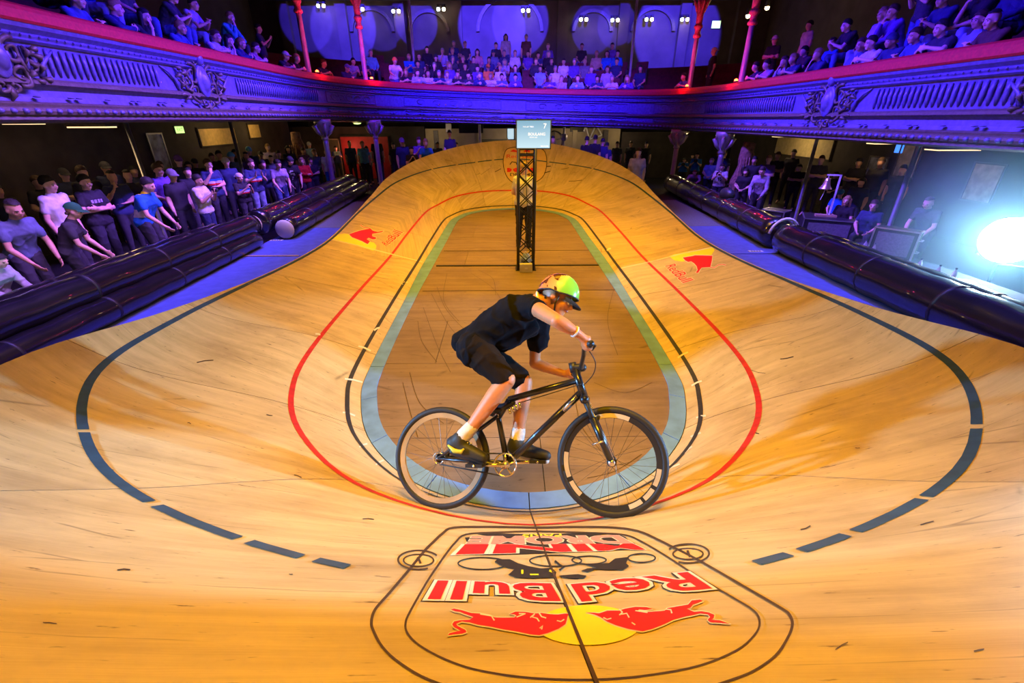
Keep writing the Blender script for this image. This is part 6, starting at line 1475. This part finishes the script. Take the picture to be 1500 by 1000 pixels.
L(366, 233, -7.0, 'clap', 'navy', 'clapping person in tricolour striped jersey, nearer one', hi=True, hc=1, turn=10, trousers='pale denim')
L(384, 235, -7.3, 'clap', 'navy', 'clapping person in tricolour striped jersey, farther one', hc=0, turn=5)
L(359, 223, -8.2, 'standing', 'purple', 'bald person behind the clapping jerseys', hair='bald', skin=1)
L(366, 215, -8.9, 'standing', 'navy', 'person in blue cap at the back of the left crowd', hair='cap', hat='light blue')
L(391, 211, -9.0, 'standing', 'lilac', 'fair-haired person far back beside the second silver pole', hc=2)
L(396, 228, -7.9, 'standing', 'grey', 'bald person behind the grey-lilac t-shirt', hair='bald')
L(407, 221, -8.0, 'standing', 'charcoal', 'person with glasses behind the patterned black t-shirt', hc=1)
L(406, 234, -6.7, 'barrier', 'lilac', 'person with glasses in grey-lilac t-shirt at the barrier', hi=True, hc=0, turn=5, trousers='denim')
L(424, 229, -6.7, 'barrier', 'black', 'person in dark beanie and black t-shirt with white swirl print', hair='beanie', hat='charcoal', hi=True, turn=5)
L(441, 231, -6.8, 'crossed', 'red', 'blond person in a bright red sweater', hair='long', hc=2, sleeve='long', hi=True, turn=-5)
L(454, 231, -6.9, 'face', 'charcoal', 'person with hand on chin just right of the red sweater', hc=1)
L(421, 214, -8.6, 'standing', 'navy', 'dark-haired person in the back row above the black beanie', hc=0, hair='long')
L(443, 217, -8.2, 'standing', 'purple', 'person behind the red sweater in purple', hc=1)
L(452, 208, -8.9, 'standing', 'pale blue', 'person in white cap left of the first blue column', hair='cap', hat='white')
L(459, 219, -7.5, 'hands', 'blue-grey', 'person in checked shirt just right of the red sweater group', hc=2, sleeve='long')
L(477, 219, -7.0, 'standing', 'white', 'bald person in white tank top and blue shorts', hair='bald', skin=1, trousers='royal blue')
L(433, 212, -9.2, 'standing', 'black', 'person left of the column at the back', hc=0)
L(491, 214, -8.2, 'phone', 'navy', 'person holding up a tablet right of the tank top', hc=0)
B2(511, 207, 21.6, 'standing', 'navy', 'bald person far back left of the red door', hair='bald', skin=2)
L(527, 219, -6.9, 'lean', 'white', 'person in open white vest leaning over the far tube', hc=1, turn=-10)
B2(530, 207, 20.8, 'standing', 'light blue', 'fair person in light blue shirt below the red door', hc=2)
B2(550, 199, 21.2, 'standing', 'black', 'person in black standing at the red door', hc=1)
L(560, 214, -6.25, 'crossed', 'pink', 'stout person in pinkish white t-shirt at the far left barrier end', hc=1, trousers='black')
L(536, 214, -6.4, 'barrier', 'white', 'person in white shirt with backpack behind the leaning vest', hc=1)
B2(588, 202, 18.6, 'standing', 'navy', 'person in dark cap behind the far left curve', hair='cap', hat='grey')
B2(602, 215, 17.9, 'phone', 'black', 'photographer in black crouching behind the far left curve', hc=0)
B2(613, 201, 18.8, 'phone', 'purple', 'person pointing a camera above the far left curve', hc=1)
B2(622, 203, 18.3, 'lean', 'royal blue', 'person in blue bending above the far left curve', hc=2)
B2(658, 191, 21.0, 'standing', 'black', 'person in black below the white notice', hc=0)
for q, (px_, py_, c, h_) in enumerate(((862, 200, 'black', 'short'), (871, 198, 'black', 'short'), (872, 211, 'navy', 'long'), (882, 203, 'navy', 'short'), (888, 209, 'navy', 'short'), (810, 200, 'white', 'bald'))):
    B2(px_, py_, 19.0+.3*q if q < 5 else 18.4, 'standing', c, ('first', 'second', 'third', 'fourth', 'fifth', 'lone pale')[q]+(' from left of the dark group behind the far curve' if q < 5 else ' head above the track right of the screen'), hair=h_, turn=(160 if q < 5 else 0))
B2(936, 217, 14.5, 'standing', 'lilac', 'person in pale t-shirt standing alone right of the far curve', hc=0, turn=5)
B2(907, 238, 15.9, 'seated', 'purple', 'low seated person right of the far curve', hc=0)
R_ = lambda px_, py_, X, *a, **k: floor_person(px_, py_, X, *a, **k)
R_(1003, 232, 7.4, 'phone', 'royal blue', 'photographer in blue behind the far right tube', hc=0)
R_(1022, 224, 7.4, 'phone', 'royal blue', 'taller person with camera behind the far right tube', hc=0)
R_(1020, 249, 6.5, 'lean', 'lilac', 'person in pale open jacket leaning on the far right tube', hc=1, sleeve='long')
R_(1044, 232, 7.0, 'hands', 'pale blue', 'person in pale top behind the white t-shirt photographer', hc=2)
R_(1058, 240, 6.55, 'phone', 'white', 'photographer in white printed t-shirt at the right tube', hc=0, hi=True)
R_(1094, 247, 6.7, 'hands', 'black', 'long-haired person in dark top holding a bag on the right', hair='long', hc=0)
R_(1099, 234, 7.8, 'standing', 'purple', 'bald person behind the dark long-haired one', hair='bald')
R_(1118, 244, 6.55, 'barrier', 'lilac', 'bearded person in striped lilac shirt by the amplifier case', hc=0, hi=True, sleeve='long')
R_(1124, 228, 7.6, 'crossed', 'purple', 'fair person behind the bearded striped shirt', hc=2)
R_(1172, 241, 8.9, 'crossed', 'black', 'person in black t-shirt left of the bell stand', hc=0)
R_(1226, 252, 9.4, 'hands', 'black', 'person in black behind the bell stand', hc=0)
R_(1262, 261, 8.3, 'standing', 'navy', 'dark-haired person right of the bell stand at the back', hc=0, hair='long')
R_(1243, 287, 7.5, 'seated', 'black', 'seated judge with long hair and white scarf', hair='long', hc=2, hi=True)
R_(1283, 293, 7.4, 'seated', 'navy', 'seated judge in dark t-shirt left of the big one', hc=1, hi=True, hair='bun', turn=10)
R_(1364, 289, 7.45, 'barrier', 'charcoal', 'big judge in dark grey t-shirt leaning at the table', hc=1, hi=True, hair='bald')
R_(1235, 278, 8.2, 'seated', 'royal blue', 'person in blue cap behind the long-haired judge', hair='cap', hat='royal blue')
R_(1015, 226, 8.6, 'standing', 'black', 'dark person in the back right of the far column', hc=0)
# person hidden behind the truss tower
pt = at_z(764, 362, 0); pm = at_y(768, 238, pt.y)
for a in (1,):
    r_, _, _ = person(Vector((pm.x, pt.y, -.006)), pm.z+.006, math.radians(170), 'hands', 'white', 'person in white t-shirt and dark trousers standing behind the truss tower', hi=True, trousers='black', hc=2, skin=0, hair='short')
# printed stripes and marks on front people's shirts, cut from the shirt surface itself
def band(label_part, name, z0, z1, mt, pn, key='tee', x0=-.3, x1=.3, front=False):
    r = next(o for o in bpy.data.objects if o.get('label') == label_part); me = PROTO[(pn, True)][key]
    me.update(); V = []; F = []; mp = {}
    for p in me.polygons:
        c = p.center
        if z0 <= c.z <= z1 and x0 <= c.x <= x1 and (not front or p.normal.y < -.1) and abs(c.x) < .175:
            f = []
            for i_ in p.vertices:
                if i_ not in mp: v = me.vertices[i_]; mp[i_] = len(V); V.append(v.co+v.normal*.004)
                f.append(mp[i_])
            F.append(tuple(f))
    if F: link(name, MB().add(V, F).mesh(name, True, [mt]), None, r)
for lb, pn, dz in (('person in striped navy jersey with a hand at the mouth', 'face', 0), ('clapping person in tricolour striped jersey, nearer one', 'clap', 0), ('short person with cap and glasses taking a picture', 'phone', 0)):
    band(lb, 'blue_stripe', 1.245+dz, 1.285+dz, cl('royal blue'), pn); band(lb, 'white_stripe', 1.20+dz, 1.245+dz, cl('white'), pn); band(lb, 'red_stripe', 1.155+dz, 1.20+dz, cl('red'), pn)
band('person in bright blue jersey with yellow collar leaning on the tube', 'yellow_collar', 1.395, 1.43, M['yellow'], 'barrier')
band('person in bright blue jersey with yellow collar leaning on the tube', 'white_side_panel', 1.02, 1.16, cl('white'), 'barrier', x0=-.2, x1=-.11)
for k in range(4): band('person with clasped hands in black t-shirt with purple print', 'purple_print', 1.27, 1.33, cl('lilac'), 'crossed', x0=-.10+.052*k, x1=-.062+.052*k, front=True)
band('person in purple t-shirt' if False else 'tall bearded person in purple t-shirt holding a phone', 'pale_print', 1.0, 1.32, cl('lilac'), 'hands', x0=-.03, x1=.02, front=True)
for z_, a_, b_ in ((1.24, -.08, .02), (1.20, -.10, -.05), (1.16, -.06, .06), (1.12, .02, .07), (1.06, -.01, .03), (1.0, -.02, .01)): band('person in dark beanie and black t-shirt with white swirl print', 'white_print', z_-.018, z_+.016, cl('white'), 'barrier', x0=a_, x1=b_, front=True)
for z_, a_, b_ in ((1.22, -.06, -.02), (1.22, .0, .05), (1.15, -.04, .0), (1.15, .02, .06)): band('photographer in white printed t-shirt at the right tube', 'dark_print', z_-.025, z_+.025, cl('charcoal'), 'phone', x0=a_, x1=b_, front=True)
# cameras and phones held in hands
def held(lb, name, label, cat, pn, d, mt, lens=False):
    r = next(o for o in bpy.data.objects if o.get('label') == lb); J = POSES[pn]
    c = (Vector(J['wrL'])+Vector(J['wrR']))/2+(Vector(J.get('hdL', (0, -1, .2))).normalized()+Vector(J.get('hdR', (0, -1, .2))).normalized())*.04
    bpy.context.view_layer.update(); w = Matrix.LocRotScale(r.location, r.rotation_euler, r.scale) @ c
    t_ = thing(name, label, cat, w, r.rotation_euler.z)
    MB().box((0, 0, 0), d).build('casing', mt, t_)
    if lens: MB().lathe([(.03, 0), (.034, .05), (.026, .055)], (0, -d[1]/2, 0), 14, (0, -1, 0)).build('lens', M['case'], t_, True); MB().box((0, 0, d[2]/2+.012), (.035, .03, .022)).build('viewfinder', mt, t_)
    else: MB().box((0, d[1]/2+.001, 0), (d[0]*.9, .002, d[2]*.9)).build('screen', mat('phone_screen', (.5, .55, .6), emit=(.5, .6, .8), es=.5), t_)
held('person in white t-shirt holding a small camera', 'camera', 'small black camera in the hands of the white t-shirt person, left', 'camera', 'phone', (.12, .04, .075), M['black'], True)
held('short person with cap and glasses taking a picture', 'phone', 'phone held by the short person with cap and glasses', 'phone', 'phone', (.075, .01, .14), M['black'])
held('photographer in white printed t-shirt at the right tube', 'camera', 'black camera held by the photographer in white printed t-shirt', 'camera', 'phone', (.14, .05, .10), M['black'], True)
held('person holding up a tablet right of the tank top', 'tablet', 'tablet held up right of the white tank top', 'tablet', 'phone', (.25, .01, .17), M['paper'])
held('photographer in blue behind the far right tube', 'camera', 'black camera of the shorter photographer in blue', 'camera', 'phone', (.14, .05, .10), M['black'], True)
held('taller person with camera behind the far right tube', 'camera', 'black camera of the taller photographer in blue', 'camera', 'phone', (.14, .05, .10), M['black'], True)
# ---------------------------------------------------------------- balcony spectators
ORD = 'first second third fourth fifth sixth seventh eighth ninth tenth eleventh twelfth thirteenth fourteenth fifteenth sixteenth seventeenth eighteenth nineteenth twentieth'.split()
def bal(s_, tier, pn, shirt, label, turn=0, dz=0, fo=None, **k):
    o0, o1, z = TIER[tier]; p, t, n = on_plan(s_); o_ = (o0+o1)/2 if fo is None else fo
    loc = Vector((p.x+n.x*o_, p.y+n.y*o_, ZB(p.x)+z+dz)); rz = math.atan2(n.x, -n.y)+math.radians(turn)
    return person(loc, k.pop('h', 1.30 if pn in SITTING else 1.72), rz, pn, shirt, label, **k)
def s_of(px_, o_, zt):
    """place along the balcony whose point (offset o_, height zt over its soffit) shows nearest to a column of pixels"""
    best = None
    for q in range(300):
        s = TOT*q/299; p, t, n = on_plan(s); P = Vector((p.x+n.x*o_, p.y+n.y*o_, ZB(p.x)+zt)); d = P-CAM; z = d.dot(FW)
        if z < .3: continue
        e = abs(750+FPX*d.dot(RT)/z-px_)
        if best is None or e < best[0]: best = (e, s)
    return best[1]
rows = {
 0: [(592, 'lean', 'white', 'leaning far over the rail in red and white', 'beanie', 'orange'), (603, 'railsit', 'black', '', 'short', None), (614, 'railsit', 'pale grey', '', 'short', None), (626, 'railsit', 'white', '', 'bald', None), (637, 'railsit', 'navy', '', 'short', None), (653, 'railsit', 'pale grey', '', 'short', None), (667, 'railsit', 'black', '', 'bald', None), (676, 'railsit', 'charcoal', '', 'short', None), (689, 'railsit', 'navy', '', 'short', None), (714, 'railsit', 'white', '', 'short', None), (733, 'railsit', 'blue-grey', '', 'short', None), (754, 'railsit', 'purple', '', 'short', None), (812, 'railsit', 'purple', '', 'bald', None), (819, 'chin', 'lilac', '', 'short', None), (846, 'railsit', 'pale blue', '', 'bald', None), (877, 'railsit', 'navy', '', 'short', None), (900, 'railsit', 'white', '', 'short', None), (921, 'railsit', 'purple', '', 'long', None)],
 1: [(524, 'elbows', 'navy', '', 'short', None), (612, 'seated', 'charcoal', '', 'short', None), (634, 'chin', 'black', '', 'short', None), (659, 'seated', 'purple', '', 'long', None), (678, 'seated', 'black', '', 'short', None), (700, 'elbows', 'purple', '', 'short', None), (712, 'seated', 'orange', '', 'cap', 'orange'), (735, 'seated', 'white', '', 'short', None), (757, 'seated', 'blue-grey', '', 'short', None), (794, 'seated', 'pale blue', '', 'short', None), (812, 'seated', 'white', '', 'short', None), (870, 'seated', 'purple', '', 'short', None), (889, 'seated', 'lilac', '', 'long', None), (938, 'seated', 'navy', '', 'long', None)],
 2: [(543, 'seated', 'light blue', '', 'short', None), (601, 'elbows', 'royal blue', '', 'short', None), (616, 'seated', 'navy', '', 'long', None), (636, 'seated', 'black', '', 'beanie', 'charcoal'), (662, 'chin', 'charcoal', '', 'short', None), (676, 'seated', 'black', '', 'short', None), (695, 'seated', 'charcoal', '', 'short', None), (719, 'seated', 'navy', '', 'short', None), (738, 'elbows', 'lilac', '', 'long', None), (788, 'seated', 'charcoal', '', 'short', None), (808, 'seated', 'black', '', 'bald', None), (828, 'seated', 'white', '', 'short', None), (838, 'seated', 'purple', '', 'short', None), (851, 'seated', 'grey', '', 'bald', None), (905, 'seated', 'navy', '', 'short', None)],
 3: [(629, 'seated', 'black', '', 'short', None), (650, 'chin', 'lilac', '', 'short', None), (663, 'seated', 'navy', '', 'short', None), (700, 'seated', 'pink', '', 'long', None), (719, 'seated', 'blue-grey', '', 'cap', 'navy'), (742, 'seated', 'navy', '', 'short', None), (756, 'seated', 'white', '', 'short', None), (778, 'seated', 'purple', '', 'short', None), (788, 'elbows', 'navy', '', 'short', None), (804, 'seated', 'black', '', 'long', None), (879, 'seated', 'beige', '', 'short', None), (889, 'seated', 'royal blue', '', 'long', None), (898, 'seated', 'royal blue', '', 'short', None)],
 4: [(728, 'seated', 'charcoal', '', 'short', None), (738, 'standing', 'pale grey', '', 'long', None), (770, 'standing', 'brown', '', 'short', None), (803, 'seated', 'purple', '', 'short', None), (662, 'seated', 'navy', '', 'short', None), (685, 'seated', 'charcoal', '', 'short', None), (852, 'seated', 'black', '', 'short', None), (893, 'seated', 'purple', '', 'short', None)],
}
RN = ('front', 'second', 'third', 'fourth', 'fifth')
hh = 0
for t_, lst in rows.items():
    lst = sorted(lst)
    for q, (px_, pn, c, ex, hair, hat) in enumerate(lst):
        o0, o1, z = TIER[t_]; s_ = s_of(px_, (o0+o1)/2, z+1.2); hh += 1
        lab = ('%s spectator %s' % (('seated', 'standing', 'leaning')[0 if pn in SITTING else 1 if pn == 'standing' else 2], ex)) if ex else '%s spectator, %s top, %s from left in %s row of back balcony' % ('seated' if pn in SITTING else 'standing', c, ORD[q], RN[t_])
        bal(s_, t_, pn, c, lab, dz=(.04 if pn in SITTING else -.05) if t_ else .0, hair=hair, hat=hat, hc=(hh*7) % 4, skin=(hh*5) % 3, trousers=('charcoal', 'denim', 'navy')[hh % 3], sleeve='long' if hh % 3 == 0 else 'tee', shoes=False)
# people by and between the columns
def balp(px_, tier, *a, **k):
    o0, o1, z = TIER[tier]; o_ = k.get('fo'); o_ = (o0+o1)/2 if o_ is None else o_; return bal(s_of(px_, o_, z+1.2), tier, *a, **k)
balp(385, 1, 'phone', 'navy', 'standing person looking at a phone left of the first upper column', hc=0, turn=20)
balp(406, 0, 'railsit', 'charcoal', 'person in white cap resting arms on the rail left of the first column', hair='cap', hat='white')
balp(423, 0, 'railsit', 'black', 'person just left of the first upper column at the rail', hc=2)
balp(468, 0, 'railsit', 'navy', 'person just right of the first upper column at the rail', hc=1)
balp(497, 0, 'elbows', 'navy', 'person in dark cap between the two left columns', hair='cap', hat='blue-grey')
balp(518, 1, 'elbows', 'lilac', 'person leaning in pale shirt left of the second column', hc=0)
balp(1047, 1, 'standing', 'black', 'standing person in white backwards cap between the right columns', hair='backcap', hat='white', turn=-30)
balp(1010, 0, 'railsit', 'blue-grey', 'person between the two right columns at the rail', hc=0)
balp(1127, 1, 'crossed', 'black', 'standing person in white cap with crossed arms right of the columns', hair='cap', hat='white', turn=25)
balp(1140, 0, 'railsit', 'lilac', 'person with raised hands at the rail below the white cap', hc=1)
balp(1119, 0, 'railsit', 'navy', 'person right beside the first right column at the rail', hc=0)
for q, (px_, t_, pn, c, hair, tn) in enumerate(((1180, 2, 'standing', 'white', 'short', 0), (1166, 0, 'chin', 'pale grey', 'long', 10), (1176, 0, 'railsit', 'navy', 'short', 0), (1197, 1, 'elbows', 'charcoal', 'short', 0), (1220, 1, 'seated', 'royal blue', 'short', 5), (1214, 0, 'chin', 'navy', 'short', 0), (1259, 1, 'elbows', 'black', 'short', 0), (1263, 0, 'seated', 'blue-grey', 'short', 10), (1290, 1, 'seated', 'lilac', 'long', 0), (1297, 0, 'railsit', 'white', 'short', 0), (1325, 1, 'chin', 'purple', 'short', 0), (1330, 0, 'elbows', 'navy', 'beanie', 5), (1352, 1, 'phone', 'charcoal', 'short', -10), (1368, 0, 'elbows', 'denim', 'short', 0), (1400, 1, 'elbows', 'navy', 'short', 5), (1412, 0, 'railsit', 'charcoal', 'short', 0), (1440, 0, 'seated', 'pale denim', 'short', 0), (1462, 1, 'chin', 'black', 'short', 0), (1480, 0, 'elbows', 'brown', 'bald', 0), (1500, 1, 'seated', 'navy', 'short', 0))):
    balp(px_, t_, pn, c, 'right balcony spectator in %s, %s counting outwards from the right columns' % (c, ORD[q]), hair=hair, turn=tn, hc=q % 3, skin=q % 3, hat='navy', trousers=('denim', 'charcoal', 'pale denim')[q % 3], shoes=False, sleeve='long' if q % 3 == 1 else 'tee', hi=px_ > 1250, **(dict(dz=.22, fo=-1.05) if t_ == 1 and px_ > 1250 else {}))
for q, (px_, t_, pn, c, hair, tn) in enumerate(((359, 0, 'railsit', 'pink', 'short', 5), (337, 0, 'railsit', 'navy', 'short', 0), (318, 0, 'chin', 'lilac', 'long', 0), (301, 0, 'railsit', 'white', 'short', 0), (326, 1, 'chin', 'turquoise', 'short', -10), (272, 1, 'elbows', 'lilac', 'short', 0), (235, 1, 'elbows', 'charcoal', 'short', 10), (240, 0, 'elbows', 'denim', 'short', 0), (187, 0, 'chin', 'black', 'long', 0), (170, 1, 'seated', 'charcoal', 'short', 0), (136, 0, 'railsit', 'navy', 'short', 20), (105, 1, 'elbows', 'royal blue', 'short', 0), (80, 0, 'elbows', 'denim', 'short', 0), (40, 1, 'seated', 'navy', 'short', 0))):
    balp(px_, t_, pn, c, 'left balcony spectator in %s, %s counting outwards from the left columns' % (c, ORD[q]), hair=hair, turn=tn, hc=(q+1) % 3, skin=q % 2, trousers=('denim', 'charcoal', 'pale denim')[q % 3], shoes=False, sleeve='long' if q % 3 == 1 else 'tee', hi=True, **(dict(dz=.30, fo=-1.0) if t_ == 1 else {}))

# back rows of the floor crowd, in the half dark
rr = random.Random(11)
for q in range(16):
    x = -8.7-rr.random()*1.0; y = 5.2+q*.78+rr.uniform(-.2, .2); h = rr.uniform(1.62, 1.84); p = Vector((x, y, FZ))
    person(p, h, face_to(p), rr.choice(('standing', 'crossed', 'hands')), rr.choice(('black', 'charcoal', 'navy')), 'dim back-row person on the left floor, %s from the camera' % ORD[q], hair=rr.choice(('short', 'short', 'cap', 'long')), hc=q % 2, skin=q % 3, hat='charcoal', shoes=False, group='back row of the left floor crowd')
for q in range(9):
    x = 6.9+rr.random()*2.6; y = 11.5+q*.75; p = Vector((x, y, FZ))
    person(p, rr.uniform(1.62, 1.82), face_to(p), rr.choice(('standing', 'crossed')), rr.choice(('black', 'charcoal', 'navy')), 'dim back-row person on the right floor, %s from the camera' % ORD[q], hair='short', hc=q % 2, skin=q % 3, shoes=False, group='back row of the right floor crowd')
for q, px_ in enumerate((575, 590, 640, 668, 905, 925, 948)):
    p = at_y(px_, 205, 21.8+.3*(q % 3)); p = Vector((p.x, p.y, FZ))
    person(p, 1.72, face_to(p), 'standing', rr.choice(('black', 'charcoal', 'navy')), 'dim person standing at the back wall, %s from the left' % ORD[q], hc=q % 2, skin=q % 3, shoes=False, group='people at the back wall')

# nudge neighbours apart so that nobody stands inside another or in a column
roots = [o for o in bpy.data.objects if o.name.startswith('spectator') and o.parent is None]
fixed = [(o.location.copy(), o.name) for o in bpy.data.objects if o.parent is None and (o.name.startswith('iron_column') or o.name.startswith('steel_pole') or o.name.startswith('carved_trunk'))]
home = {o.name: o.location.copy() for o in roots}; pos = {o.name: o.location.copy() for o in roots}
for it in range(14):
    for i, a in enumerate(roots):
        pa = pos[a.name]
        for b in roots[i+1:]:
            pb = pos[b.name]; d = Vector((pb.x-pa.x, pb.y-pa.y, 0))
            if abs(pb.z-pa.z) < .28 and d.length < .46:
                d = d.normalized()*(.46-d.length)*.5 if d.length > .01 else Vector((.1, 0, 0)); pa -= d; pb += d
        for f, nm in fixed:
            d = Vector((pa.x-f.x, pa.y-f.y, 0))
            if d.length < .42 and -.8 < f.z-pa.z < .8: pa += d.normalized()*(.42-d.length)
for o in roots:
    d = pos[o.name]-home[o.name]; d.z = 0
    if d.length > .30: d = d.normalized()*.30
    o.location = home[o.name]+d
